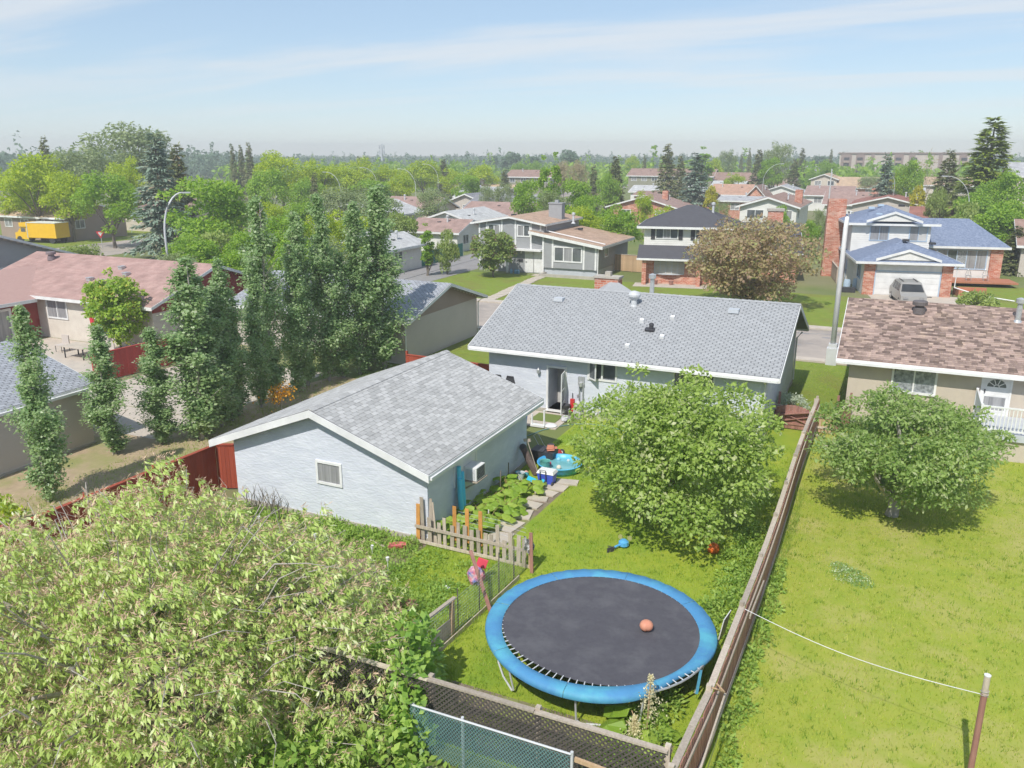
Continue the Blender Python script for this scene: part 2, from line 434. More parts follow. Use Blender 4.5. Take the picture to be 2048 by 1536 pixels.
def door(root, face, p, a0, a1, b0, b1, m=None, fw=0.08, d=0.05, handle=True, panels=True, name='door'):
    fm = facemap(face, p); m = m or M['trim']
    b = MB(); fbox(b, fm, a0, a1, b0, b1, -0.02, 0.02)
    if panels:
        mid = (a0 + a1) / 2; hb = (b1 - b0)
        for c0, c1 in ((a0 + .1, mid - .05), (mid + .05, a1 - .1)):
            for e0, e1 in ((.08, .42), (.5, .92)):
                fbox(b, fm, c0, c1, b0 + hb * e0, b0 + hb * e1, 0.0, 0.032)
    do = part(name, b, m, root)
    f = MB(); fbox(f, fm, a0 - fw, a1 + fw, b1, b1 + fw, -0.01, d); fbox(f, fm, a0 - fw, a0 - .001, b0, b1 - .001, -0.01, d - .002); fbox(f, fm, a1 + .001, a1 + fw, b0, b1 - .001, -0.01, d - .002)
    part('frame', f, M['trim'], do)
    if handle:
        h = MB(); fbox(h, fm, a0 + .06, a0 + .11, b0 + .95, b0 + 1.1, 0.021, 0.08); part('handle', h, M['dark'], do)
    return do

def lapsiding(root, face, p, a0, a1, b0, b1, m, step=0.115, top=None):
    """overlapping boards with a real lip; top: optional function a -> height (gables)"""
    fm = facemap(face, p); b = MB(); n = int((b1 - b0) / step)
    for i in range(n):
        z0 = b0 + i * step; z1 = z0 + step
        l0, l1 = a0, a1
        if top is not None:
            l0, l1 = top(z1)
            if l1 - l0 < .05: continue
        o = len(b.v)
        vs = [fm(l0, z0, 0.026), fm(l1, z0, 0.026), fm(l1, z1, 0.006), fm(l0, z1, 0.006), fm(l0, z0, -.01), fm(l1, z0, -.01), fm(l1, z1, -.01), fm(l0, z1, -.01)]
        b.add(vs, [(0, 1, 2, 3), (4, 5, 1, 0), (0, 3, 7, 4), (1, 5, 6, 2)])
    return part('siding', b, m, root, kind='stuff')

CAMV = Vector((0, 0, CAM_H))
def shingles(root, frame, m, tabw=0.305, expo=0.145, keep=300, thick=0.011, w0=0.0, w1=None, l0=0.0, l1=None, stagger=0.5, gap=0.008, jit=0.0, ref=CAMV):
    """courses of separate tabs on one slope: the nearest ones are single pieces, the rest one joined part"""
    o, e, s, Ls, W = frame
    n = e.cross(s)
    if n.z < 0: n = -n
    w1 = W if w1 is None else w1; l1 = Ls if l1 is None else l1
    tabs = []; row = 0; l = l0
    while l < l1 - 0.02:
        off = (row % 2) * stagger * tabw
        if jit: off = (row * 0.37 % 1.0) * tabw
        a = w0 - off
        while a < w1 - 0.01:
            wj = tabw * (1 + (random.uniform(-jit, jit) if jit else 0))
            u0, u1 = max(a, w0) + gap / 2, min(a + wj, w1) - gap / 2
            if u1 - u0 > 0.03: tabs.append((u0, u1, l, min(expo + 0.03, l1 - l)))
            a += wj
        l += expo; row += 1
    def dist(t): return ((o + e * (t[0] + t[1]) / 2 + s * t[2]) - ref).length
    tabs.sort(key=dist)
    def wedge(b, t, th):
        u0, u1, l, ex = t
        lo = 0.002
        P = lambda u, q, h: o + e * u + s * (l + q) + n * h
        b.add([P(u0, 0, lo), P(u1, 0, lo), P(u1, 0, th), P(u0, 0, th), P(u1, ex, lo + .002), P(u0, ex, lo + .002)], [(0, 1, 2, 3), (3, 2, 4, 5), (1, 4, 2), (0, 3, 5)])
    unit = None; basis = Matrix((e, s, n)).transposed().to_4x4()
    for t in tabs[:keep]:
        if unit is None:
            b = MB(); b.add([(0, 0, .002), (1, 0, .002), (1, 0, thick), (0, 0, thick), (1, expo + .03, .004), (0, expo + .03, .004)], [(0, 1, 2, 3), (3, 2, 4, 5), (1, 4, 2), (0, 3, 5)])
            unit = b.mesh('shingle'); unit.materials.append(m)
        th = random.uniform(.9, 1.25)
        mt = Matrix.Translation(o + e * t[0] + s * t[2]) @ basis @ Matrix.Diagonal((t[1] - t[0], t[3] / (expo + .03), th, 1))
        piece('shingle', unit, mt, root)
    if len(tabs) > keep:
        b = MB()
        for t in tabs[keep:]: wedge(b, t, thick * random.uniform(.85, 1.3))
        part('shingle_field', b, m, root, kind='stuff')

def vent(root, c, n, kind='box', m=None):
    """small roof vents; c on the roof surface"""
    c = Vector(c); b = MB()
    if kind == 'box':
        b.box(c.x - .17, c.x + .17, c.y - .17, c.y + .17, c.z - .06, c.z + .14); b.box(c.x - .21, c.x + .21, c.y - .21, c.y + .21, c.z + .141, c.z + .19)
    elif kind == 'pipe':
        b.lathe((c.x, c.y, c.z - .1), [(.07, 0), (.07, .38), (.085, .385), (.085, .42)], 10)
    elif kind == 'flue':
        b.lathe((c.x, c.y, c.z - .2), [(.25, 0), (.12, .15), (.11, .9), (.19, .92), (.19, 1.1), (.05, 1.16)], 12)
    elif kind == 'turbine':
        b.lathe((c.x, c.y, c.z - .15), [(.2, 0), (.15, .1), (.15, .36), (.2, .40), (.3, .52), (.31, .62), (.24, .74), (.08, .8)], 18)
    elif kind == 'cap':
        b.lathe((c.x, c.y, c.z - .15), [(.28, 0), (.26, .28), (.2, .33), (.2, .4), (.33, .43), (.33, .58), (.30, .62)], 20)
    elif kind == 'flat':
        b.box(c.x - .24, c.x + .24, c.y - .22, c.y + .22, c.z - .08, c.z + .1)
    return part('roof_vent', b, m or M['metal'], root)

def board_fence(name, label, p0, p1, h, m, bw=0.14, gap=0.006, post=2.4, cap=True, capm=None, postm=None, z=0.0, th=0.02, rails=True, posth=0.12, group=None, hv=0.0, keep=300):
    """vertical boards, each a piece, with posts, rails and a cap board"""
    p0, p1 = Vector((*p0, 0)), Vector((*p1, 0)); d = p1 - p0; Lf = d.length; d.normalize(); sd = Vector((-d.y, d.x, 0))
    mid = (p0 + p1) / 2
    t = thing(name, label, 'fence', (mid.x, mid.y, z), group)
    u = MB(); u.box(0, bw - gap, -th / 2, th / 2, 0.04, 1.0); um = u.mesh('board'); um.materials.append(m)
    R = Matrix((d, sd, Vector((0, 0, 1)))).transposed().to_4x4()
    nb = int(Lf / bw)
    for i in range(min(nb, keep)):
        piece('board', um, Matrix.Translation(p0 + d * i * bw + Vector((0, 0, z)) + sd * random.uniform(-.003, .003)) @ R @ Matrix.Diagonal((1, 1, h * (1 + random.uniform(-hv, hv)), 1)), t)
    npst = max(2, int(round(Lf / post)) + 1)
    pm = postm or m
    q = MB(); q.box(-.05, .05, -.05, .05, 0, 1); qm = q.mesh('post'); qm.materials.append(pm)
    for i in range(npst):
        piece('post', qm, Matrix.Translation(p0 + d * (Lf * i / (npst - 1)) + Vector((0, 0, z)) + sd * 0.065) @ R @ Matrix.Diagonal((1, 1, h + posth, 1)), t)
    if rails:
        for zz in (0.3, h - 0.3):
            b = MB(); b.beam(p0 + sd * .035 + Vector((0, 0, z + zz)), p1 + sd * .035 + Vector((0, 0, z + zz)), .035, .09); part('rail', b, pm, t)
    if cap:
        b = MB(); b.beam(p0 + sd * .03 + Vector((0, 0, z + h + .02)), p1 + sd * .03 + Vector((0, 0, z + h + .02)), .15, .035); part('cap_board', b, capm or m, t)
    return t

# ------------------------------------------------------------------ ground, streets, paths
M['farground'] = mat('far_ground', (0.10, 0.135, 0.035), (0.15, 0.16, 0.06), scale=0.15, third=(0.20, 0.18, 0.12), tscale=0.02, rough=0.95)
M['lawn'] = mat('lawn', (0.185, 0.25, 0.022), (0.25, 0.285, 0.030), scale=2.2, detail=6, third=(0.15, 0.23, 0.020), tscale=0.55, rough=0.9, bump=0.8, bscale=40)
M['frontgrass'] = mat('front_grass', (0.125, 0.18, 0.022), (0.165, 0.205, 0.030), scale=2.2, detail=8, third=(0.15, 0.155, 0.035), tscale=0.35, rough=0.95, bump=0.8, bscale=30)
M['drylawn'] = mat('dry_lawn', (0.195, 0.25, 0.026), (0.255, 0.275, 0.042), scale=1.6, detail=7, third=(0.30, 0.285, 0.085), tscale=0.5, rough=0.9, bump=0.8, bscale=40)
M['soil'] = mat('garden_soil', (0.19, 0.15, 0.115), (0.14, 0.11, 0.085), scale=5, detail=8, third=(0.19, 0.235, 0.05), tscale=0.8, rough=0.95, bump=1.0, bscale=30)
M['drydirt'] = mat('dry_dirt', (0.34, 0.26, 0.17), (0.27, 0.205, 0.135), scale=3, detail=8, third=(0.21, 0.21, 0.08), tscale=0.5, rough=0.95, bump=0.8, bscale=30)
M['street'] = mat('worn_street', (0.33, 0.285, 0.25), (0.27, 0.235, 0.21), scale=0.8, detail=8, third=(0.21, 0.185, 0.17), tscale=0.22, rough=0.9, bump=0.2, bscale=60)
M['asphalt'] = mat('grey_asphalt', (0.235, 0.225, 0.225), (0.20, 0.19, 0.19), scale=1.2, detail=8, rough=0.9, bump=0.2, bscale=60)
M['path'] = mat('path_concrete', (0.42, 0.365, 0.31), (0.35, 0.31, 0.27), scale=1.5, detail=7, rough=0.9)

def sheet(name, x0, x1, y0, y1, z, m, kind='structure', parent=None):
    b = MB(); b.add([(x0, y0, z), (x1, y0, z), (x1, y1, z), (x0, y1, z)], [(0, 1, 2, 3)])
    return part(name, b, m, parent=parent, kind=kind)
def polysheet(name, pts, z, m, kind='structure'):
    b = MB(); b.add([(x, y, z) for x, y in pts], [tuple(range(len(pts)))])
    return part(name, b, m, kind=kind)

sheet('ground', -1800, 1500, -200, 2600, 0.0, M['farground'])
sheet('back_lawn', -12.4, -2.25, 12.6, 38.7, 0.004, M['lawn'])
sheet('neighbour_lawn', -2.22, 24, 2, 38.7, 0.004, M['drylawn'])
sheet('side_lawn', -26, 24, 38.71, 50.3, 0.004, M['frontgrass'])
sheet('red_house_patio', -51, -38.4, 30.5, 36.0, 0.004, M['path'])
sheet('garden_bed', -21.7, -12.41, 8, 20.5, 0.004, M['soil'])
polysheet('dirt_strip', [(-33, 6), (-22.3, 6), (-22.3, 36), (-27.5, 36), (-29.8, 25), (-33, 22.8)], 0.004, M['drydirt'])
sheet('neighbour_driveway', -37.4, -28.3, 24.0, 36.2, 0.009, M['path'])
b = MB()
for i in range(3): b.box(-36.9, -28.4, 27 + i * 3.1, 27.04 + i * 3.1, 0.0, 0.0125)
part('driveway_joint', b, M['soil'], kind='structure')
sheet('road', -200, 90, 51.3, 60.4, 0.004, M['street'])
sheet('side_road', -99.5, -86.5, 60.41, 380, 0.004, M['street'])
sheet('grey_driveway', -47.2, -40.4, 61.45, 104, 0.010, M['asphalt'])
b = MB(); b.beam((-43.2, 64, 0.010), (-44.6, 92, 0.010), 0.12, 0.012); part('tar_crack', b, M['dark'], kind='structure')
sheet('front_lawn', -40.3, -2.2, 61.45, 76.2, 0.008, M['frontgrass'])
sheet('verge_lawn', -51, -47.3, 61.45, 86, 0.008, M['frontgrass'])
sheet('side_verge', -86.4, -51.1, 61.45, 66, 0.008, M['frontgrass'])
sheet('corner_lawn', -190, -99.6, 61.5, 120, 0.008, M['frontgrass'])
sheet('concrete_driveway', -2.1, 5.2, 61.45, 78.2, 0.012, M['path'])
sheet('right_front_lawn', 5.3, 40, 61.45, 88, 0.008, M['frontgrass'])
b = MB()
for (x0, x1, y0, y1) in ((-86.4, 90, 50.45, 51.28), (-86.4, -47.3, 60.45, 61.4), (-40.3, -2.2, 60.45, 61.4), (5.3, 90, 60.45, 61.4)):
    b.box(x0, x1, y0, y1, -0.05, 0.10)
part('kerb', b, M['path'], kind='structure')
# stains of old patched asphalt on the road: flat dark marks
b = MB()
for i in range(16):
    cx, cyy = random.uniform(-9, 1), random.uniform(52, 59.5)
    n = 10; r1, r2 = random.uniform(.3, 1.0), random.uniform(.08, .35)
    b.add([(cx + r1 * math.cos(t) * random.uniform(.7, 1.1), cyy + r2 * math.sin(t) * random.uniform(.7, 1.1), 0.008 + i * .0002) for t in [k * 2 * math.pi / n for k in range(n)]], [tuple(range(n))])
part('road_patch', b, M['asphalt'], kind='structure')

# ------------------------------------------------------------------ the blue-grey garage
M['bluestucco'] = mat('pale_blue_stucco', (0.465, 0.488, 0.545), (0.43, 0.452, 0.51), scale=1.0, detail=6, rough=0.9, bump=0.55, bscale=6, bdist=0.03, stretch=(1, 1, 2.6), third=(0.50, 0.52, 0.575), tscale=1.2, spec=0.1)
M['gshingle'] = mat('pale_grey_shingle', (0.36, 0.357, 0.35), (0.315, 0.312, 0.31), scale=14, rnd=0.17, island=True, rough=0.95, bump=0.4, bscale=120, spec=0.1)
M['roofbase'] = mat('roof_felt', (0.115, 0.115, 0.12), (0.09, 0.09, 0.095), rough=0.95)
def bodycut(o, boxes):
    """real recesses in a wall"""
    org = ORG[o.name]; b = MB()
    for bx in boxes: b.box(*bx)
    me = b.mesh('recess', org); c = bpy.data.objects.new('recess', me); COL.objects.link(c)
    c.parent = o.parent
    md = o.modifiers.new('recess', 'BOOLEAN'); md.operation = 'DIFFERENCE'; md.object = c; md.solver = 'EXACT'
    bpy.context.view_layer.update()
    dg = bpy.context.evaluated_depsgraph_get()
    nm = bpy.data.meshes.new_from_object(o.evaluated_get(dg))
    o.modifiers.remove(md); o.data = nm
    bpy.data.objects.remove(c, do_unlink=True)

ga = thing('garage', 'pale blue stucco garage with a light grey shingle roof', 'garage', (-16.5, 24.4, 0))
def wallof(t): return [c for c in t.children if c.name.split('.')[0] == 'wall'][-1]
frames = gable(ga, -20.26, -12.42, 20.51, 28.2, 0.16, 2.50, 3.92, 'y', 0.72, 0.38, M['bluestucco'], M['roofbase'], t=0.10, og2=0.98, oe2=0.27, fascia=0.26, off=-0.21)
b = MB(); b.box(-20.32, -12.37, 20.46, 28.25, -0.1, 0.17); part('foundation', b, M['concrete'], ga)
for fr in frames: shingles(ga, fr, M['gshingle'], tabw=0.32, expo=0.175, keep=290 if fr is frames[1] else 10, thick=0.014, gap=0.022)
b = MB()
for i in range(30): b.add([(-16.72, 20.14 + i * .303, 4.0), (-16.55, 20.14 + i * .303, 4.062), (-16.38, 20.14 + i * .303, 4.0), (-16.72, 20.14 + i * .303 + .30, 3.99), (-16.55, 20.14 + i * .303 + .30, 4.05), (-16.38, 20.14 + i * .303 + .30, 3.99)], [(0, 1, 4, 3), (1, 2, 5, 4), (0, 2, 1)])
part('ridge_cap', b, M['gshingle'], ga, kind='stuff')
bodycut(wallof(ga), [(-16.62, -15.74, 20.4, 20.62, 1.42, 2.08)])
wo = window(ga, '-y', 20.51, -16.62, -15.74, 1.42, 2.08, n=1, fw=0.085, d=0.05, pane='curtain')
b = MB()
for i in range(9): b.box(-16.60, -15.76, 20.555, 20.575, 1.44 + i * .07, 1.475 + i * .07)
part('blind', b, M['concrete'], wo)
b = MB(); b.beam((-12.11, 20.2, 2.36), (-12.11, 29.1, 2.36), .10, .09); part('gutter', b, M['trim'], ga)
b = MB(); b.box(-12.42, -12.38, 22.2, 22.32, 1.25, 2.3); b.box(-12.42, -12.38, 23.72, 23.84, 1.25, 2.3); b.box(-12.42, -12.39, 22.33, 23.71, 1.25, 2.3)
part('side_window_frame', b, M['trim'], ga)
ac = thing('air_conditioner', 'white window air conditioner on the garage side wall', 'air conditioner', (-12.2, 23.2, 1.3))
b = MB(); b.box(-12.37, -11.9, 22.85, 23.5, 1.32, 1.78); part('housing', b, M['trim'], ac)
b = MB()
for i in range(8): b.box(-11.899, -11.885, 22.9, 23.45, 1.37 + i * .05, 1.395 + i * .05)
part('grille', b, M['dark'], ac)
b = MB()
for i in range(7): b.box(-12.3 + i * .05, -12.275 + i * .05, 22.835, 22.849, 1.37, 1.72)
part('side_louvre', b, M['greytrim'], ac)
b = MB(); b.beam((-12.39, 23.2, 1.28), (-11.85, 23.2, 1.28), .8, .03); b.beam((-12.4, 22.9, .95), (-11.9, 22.9, 1.27), .04, .05); b.beam((-12.4, 23.5, .95), (-11.9, 23.5, 1.27), .04, .05); part('shelf', b, M['wood'], ac)

# ------------------------------------------------------------------ the blue-grey bungalow
M['hshingle'] = mat('blue_grey_shingle', (0.285, 0.29, 0.30), (0.255, 0.262, 0.272), scale=10, rnd=0.07, island=True, rough=0.95, bump=0.4, bscale=120, spec=0.1)
M['hbase'] = mat('roof_slot', (0.14, 0.145, 0.155), (0.12, 0.125, 0.135), rough=0.95)
ho = thing('bungalow', 'long pale blue bungalow with a blue-grey shingle roof', 'house', (-10.8, 40, 0))
frames = gable(ho, -17.41, -4.25, 34.92, 45.3, 0.15, 3.06, 5.06, 'x', 0.5, 0.86, M['bluestucco'], M['hbase'], t=0.12, og2=0.56)
shingles(ho, frames[0], M['hshingle'], tabw=0.315, expo=0.145, keep=300, thick=0.012, gap=0.055)
b = MB(); b.box(-17.45, -4.2, 34.88, 45.34, -0.1, 0.16); part('foundation', b, M['concrete'], ho)
b = MB()
for i in range(48):
    x = -18.25 + i * .304
    b.add([(x, 39.96, 5.155), (x, 40.11, 5.225), (x, 40.26, 5.155), (x + .3, 39.96, 5.145), (x + .3, 40.11, 5.205), (x + .3, 40.26, 5.145)], [(0, 1, 4, 3), (1, 2, 5, 4), (0, 2, 1)])
part('ridge_cap', b, M['hshingle'], ho, kind='stuff')
b = MB(); b.beam((-18.2, 34.34, 2.84), (-3.75, 34.34, 2.84), .11, .10); part('gutter', b, M['trim'], ho)
b = MB(); b.tube([(-4.3, 34.36, 2.78), (-4.3, 34.8, 2.55), (-4.3, 34.82, 0.25), (-4.25, 34.5, .12)], .045, 6); b.tube([(-3.95, 45.4, 2.8), (-4.18, 45.2, 2.5), (-4.18, 45.2, .2)], .045, 6); part('downspout', b, M['trim'], ho)
bodycut(wallof(ho), [(-14.25, -13.42, 34.8, 36.2, 0.16, 2.20), (-12.2, -10.95, 34.8, 34.99, 1.92, 2.72)])
M['indoor'] = mat('indoor_wall', (0.42, 0.41, 0.39), (0.36, 0.35, 0.34))
b = MB(); b.box(-14.24, -13.43, 36.05, 36.19, 0.17, 2.19); b.box(-13.72, -13.43, 35.6, 36.04, .17, 2.19); part('inner_door', b, M['indoor'], ho)
b = MB(); b.box(-14.35, -14.26, 34.87, 34.98, .15, 2.3); b.box(-13.41, -13.32, 34.87, 34.98, .15, 2.3); b.box(-14.2595, -13.4105, 34.87, 34.98, 2.205, 2.3); b.box(-14.3, -13.36, 34.7, 34.9, .10, .158)
part('door_frame', b, M['trim'], ho)
# storm door swung outwards on its right jamb
ang = math.radians(118); hx, hy = -13.40, 34.86
dx, dy = -math.cos(ang) , -math.sin(ang)
dv = Vector((-math.cos(math.radians(100)), -math.sin(math.radians(100)), 0)); nv = Vector((-dv.y, dv.x, 0))
b = MB(); P = lambda a, z: Vector((hx, hy, z)) + dv * a
for (a0, a1, z0, z1) in ((0, .1, .2, 2.15), (.72, .82, .2, 2.15), (.1, .72, 2.03, 2.15), (.1, .72, .2, .75), (.1, .72, 1.3, 1.38)):
    b.obox(P((a0 + a1) / 2, (z0 + z1) / 2), dv * (a1 - a0) / 2, nv * .018, Vector((0, 0, (z1 - z0) / 2)))
sd = part('storm_door', b, M['trim'], ho)
b = MB(); b.obox(P(.41, 1.03), dv * .309, nv * .006, Vector((0, 0, .268))); b.obox(P(.41, 1.705), dv * .309, nv * .006, Vector((0, 0, .324))); part('pane', b, M['curtain'], sd)
# casement window, left sash open
b = MB(); fm = facemap('-y', 34.92)
for (a0, a1, z0, z1) in ((-12.29, -12.2, 1.83, 2.80), (-10.95, -10.86, 1.83, 2.80), (-12.199, -10.951, 2.72, 2.80), (-12.199, -10.951, 1.83, 1.92), (-11.62, -11.54, 1.921, 2.719)): fbox(b, fm, a0, a1, z0, z1, -.02, .05)
wo = part('window', b, M['trim'], ho)
b = MB(); b.box(-12.195, -10.955, 34.965, 34.985, 1.925, 2.715); part('pane', b, M['glass'], wo)
hv = Vector((math.cos(math.radians(-38)), math.sin(math.radians(-38)), 0)); hn = Vector((-hv.y, hv.x, 0)); h0 = Vector((-12.2, 34.86, 0))
b = MB()
for (a0, a1, z0, z1) in ((0, .06, 1.9, 2.72), (.5, .56, 1.9, 2.72), (.061, .499, 2.66, 2.72), (.061, .499, 1.9, 1.97)): b.obox(h0 + hv * (a0 + a1) / 2 + Vector((0, 0, (z0 + z1) / 2)), hv * (a1 - a0) / 2, hn * .02, Vector((0, 0, (z1 - z0) / 2)))
part('open_sash', b, M['trim'], wo)
b = MB(); b.obox(h0 + hv * .28 + Vector((0, 0, 2.315)), hv * .218, hn * .005, Vector((0, 0, .344))); part('sash_pane', b, M['glass'], wo)
window(ho, '-y', 34.92, -8.2, -6.5, 2.0, 2.72, n=2)
b = MB(); b.box(-14.8, -14.66, 34.8, 34.93, 1.95, 2.05); b.lathe((-14.73, 34.78, 2.0), [(.04, -.12), (.075, -.1), (.085, .06), (.05, .1), (.02, .16)], 8); part('wall_lamp', b, M['metal'], ho)
b = MB(); b.box(-12.72, -12.42, 34.80, 34.93, 1.55, 1.95); b.lathe((-12.57, 34.74, 1.5), [(.09, 0), (.09, .18), (.06, .2)], 12); b.tube([(-12.66, 34.84, 1.55), (-12.66, 34.84, .3)], .03); b.tube([(-12.48, 34.84, 1.55), (-12.48, 34.84, .3)], .035); b.box(-12.78, -12.72, 34.85, 34.93, .95, 1.05)
part('electric_meter', b, M['metal'], ho)
for c, k, m_ in (((-15.31, 38.85, 4.75), 'flat', 'greytrim'), ((-11.39, 38.97, 4.8), 'turbine', 'lamp'), ((-10.85, 40.2, 5.22), 'flue', 'metal'), ((-10.56, 37.58, 4.3), 'pipe0', 'greytrim'), ((-6.53, 39.02, 4.82), 'flat', 'greytrim')):
    if k != 'pipe0': vent(ho, c, None, k, M[m_])
for c in ((-10.56, 37.58, 4.28), (-9.2, 38.04, 4.46), (-9.26, 36.45, 3.84), (-10.61, 35.52, 3.48)):
    b = MB(); b.obox(c, (.10, 0, 0), (0, .075, .03), (0, -.02, .07)); part('roof_vent', b, M['trim'], ho)
b = MB(); b.obox((-9.97, 36.91, 4.03), (.22, 0, 0), (0, .12, .045), (0, -.01, .035)); b.lathe((-9.92, 36.95, 4.02), [(.10, 0), (.10, .2), (.13, .22), (.1, .3), (.03, .33)], 12); part('roof_vent', b, M['dark'], ho)
# brick chimney beyond the ridge with a shingled saddle
b = MB(); b.box(-14.25, -12.95, 41.2, 41.9, 3.5, 5.62); ch = part('chimney', b, M['brick'], ho)
b = MB(); b.box(-14.31, -12.89, 41.14, 41.96, 5.621, 5.72); b.box(-13.75, -13.45, 41.4, 41.7, 5.721, 5.95); part('chimney_cap', b, M['concrete'], ch)
b = MB(); b.add([(-13.4, 40.2, 5.2), (-11.6, 41.3, 4.7), (-13.4, 41.19, 5.45), (-12.9, 41.19, 5.45), (-12.9, 41.19, 4.6), (-14.6, 41.3, 4.7)], [(0, 1, 3, 2), (1, 4, 3), (0, 2, 5)]); part('saddle', b, M['hshingle'], ho)

# ------------------------------------------------------------------ right-hand neighbour
M['cream'] = mat('cream_stucco', (0.44, 0.385, 0.32), (0.40, 0.35, 0.295), scale=2.5, detail=8, rough=0.95, bump=0.9, bscale=45, spec=0.1)
M['nshingle'] = mat('brown_blend_shingle', (0.235, 0.172, 0.15), (0.21, 0.155, 0.135), scale=9, rnd=0.5, island=True, rough=0.95, bump=0.4, bscale=120, spec=0.1, third=(0.275, 0.205, 0.165), tscale=2.2)
nb = thing('neighbour_house', 'cream stucco house with a mottled brown shingle roof', 'house', (5, 44, 0))
fr = gable(nb, -1.25, 14, 39.2, 48.8, 0, 3.17, 4.92, 'x', 0.5, 0.55, M['cream'], M['brownpaint'], t=0.12)
shingles(nb, fr[0], M['nshingle'], tabw=0.26, expo=0.15, keep=300, thick=0.016, jit=0.45, gap=0.002, w1=11.0)
window(nb, '-y', 39.2, 0.62, 2.27, 1.78, 2.78, n=2, panes=['lace', 'lace'], fw=0.09, sill=True)
do = door(nb, '-y', 39.2, 4.12, 5.12, 1.15, 2.80, panels=False, name='storm_door')
b = MB(); fm = facemap('-y', 39.2)
fbox(b, fm, 4.2, 5.04, 1.95, 2.02, .02, .035); fbox(b, fm, 4.2, 5.04, 1.28, 1.34, .02, .035); part('door_rail', b, M['trim'], do)
b = MB(); fbox(b, fm, 4.22, 5.02, 1.36, 1.93, .015, .024); part('pane', b, M['curtain'], do)
b = MB(); n = 10
pts = [fm(4.62 + .36 * math.cos(t), 2.38 + .34 * math.sin(t), .026) for t in [math.pi * k / n for k in range(n + 1)]]
b.add(pts, [tuple(range(n + 1))]); part('fanlight', b, M['glass'], do)
b = MB()
for k in range(1, 5):
    t = math.pi * k / 5; b.beam(fm(4.62 + .1 * math.cos(t), 2.38 + .1 * math.sin(t), .032), fm(4.62 + .36 * math.cos(t), 2.38 + .34 * math.sin(t), .032), .03, .012, up=(0, 1, 0))
b.tube([fm(4.62 + .1 * math.cos(t), 2.38 + .1 * math.sin(t), .032) for t in [math.pi * k / 8 for k in range(9)]], .015, 4); part('fanlight_bar', b, M['trim'], do)
b = MB(); b.beam((-1.8, 38.62, 2.95), (14.5, 38.62, 2.95), .11, .11); part('gutter', b, M['trim'], nb)
vent(nb, (1.4, 43.0, 4.78), None, 'cap', mat('brown_vent', (.11, .095, .095), (.09, .08, .08), rough=.6))
vent(nb, (5.45, 42.9, 4.75), None, 'flue', M['metal'])
dk = thing('deck', 'raised deck with white picket railing at the cream house door', 'deck', (6, 37.5, 0))
b = MB(); b.box(3.9, 13, 36.5, 39.18, 1.03, 1.15); part('floor', b, M['greytrim'], dk)
b = MB(); b.box(3.88, 13, 36.44, 36.498, 0.88, 1.16); b.box(3.84, 3.898, 36.5, 39.17, .88, 1.16); part('skirt_board', b, M['greytrim'], dk)
b = MB(); b.box(3.95, 13, 36.56, 36.7, 0, .879); part('base_panel', b, M['cream'], dk)
for x, y in ((3.88, 36.46), (7.3, 36.46), (3.88, 39.05)): part('post', MB().box(x, x + .1, y, y + .1, 1.15, 2.3), M['trim'], dk)
b = MB(); b.box(3.981, 13, 36.47, 36.55, 2.19, 2.25); b.box(3.981, 13, 36.485, 36.535, 1.25, 1.31); b.box(3.89, 3.97, 36.561, 39.049, 2.19, 2.25); b.box(3.905, 3.955, 36.561, 39.049, 1.25, 1.31); part('rail', b, M['trim'], dk)
u = MB(); u.box(-.02, .02, -.015, .015, 1.311, 2.189); um = u.mesh('baluster'); um.materials.append(M['trim'])
for i in range(66): piece('baluster', um, Matrix.Translation((4.09 + i * .135, 36.51, 0)), dk)
for i in range(17): piece('baluster', um, Matrix.Translation((3.93, 36.7 + i * .135, 0)), dk)

# ------------------------------------------------------------------ left-hand neighbours
M['taupe'] = mat('taupe_siding', (0.41, 0.365, 0.335), (0.385, 0.345, 0.315), rough=0.6, scale=0.8)
M['brownside'] = mat('brown_siding', (0.27, 0.205, 0.175), (0.25, 0.19, 0.16), rough=0.6, scale=0.8)
M['greyshingle'] = mat('grey_shingle', (0.275, 0.285, 0.31), (0.25, 0.26, 0.285), scale=9, rnd=0.12, island=True, rough=0.95, spec=0.1)
lg = thing('siding_garage', 'taupe sided garage with grey shingles at the left edge', 'garage', (-35, 17.8, 0))
fr = gable(lg, -39.5, -30.2, 13, 22.6, 0, 2.52, 3.95, 'y', 0.1, 0.4, M['taupe'], M['hbase'], t=0.11)
shingles(lg, fr[1], M['greyshingle'], tabw=0.32, expo=0.15, keep=300, thick=0.013, gap=0.05)
lapsiding(lg, '+x', -30.2, 13, 22.6, 0.1, 2.45, M['taupe'], step=0.11)
b = MB(); b.beam((-30.02, 12.7, 2.44), (-30.02, 23, 2.44), .11, .11); part('gutter', b, M['trim'], lg)
b = MB(); b.box(-39.5, -30.14, 12.96, 22.64, -.05, .1); part('foundation', b, M['concrete'], lg)
br = thing('gabled_house', 'house with a brown and beige sided gable beside the blue bungalow', 'house', (-31, 44.4, 0))
fr = gable(br, -38, -25.3, 39.8, 48.9, 0, 2.72, 4.1, 'x', 0.45, 0.6, M['taupe'], M['hbase'], t=0.12)
shingles(br, fr[0], M['greyshingle'], tabw=0.32, expo=0.15, keep=300, thick=0.013, gap=0.05)
lapsiding(br, '+x', -25.3, 39.8, 48.9, 0.15, 2.55, M['taupe'], step=0.125)
sl = (4.1 - 2.72) / 4.55
lapsiding(br, '+x', -25.3, 39.8, 48.9, 2.55, 4.05, M['brownside'], step=0.125, top=lambda z: (39.8 + max(0, (z - 2.72) / sl), 48.9 - max(0, (z - 2.72) / sl)))
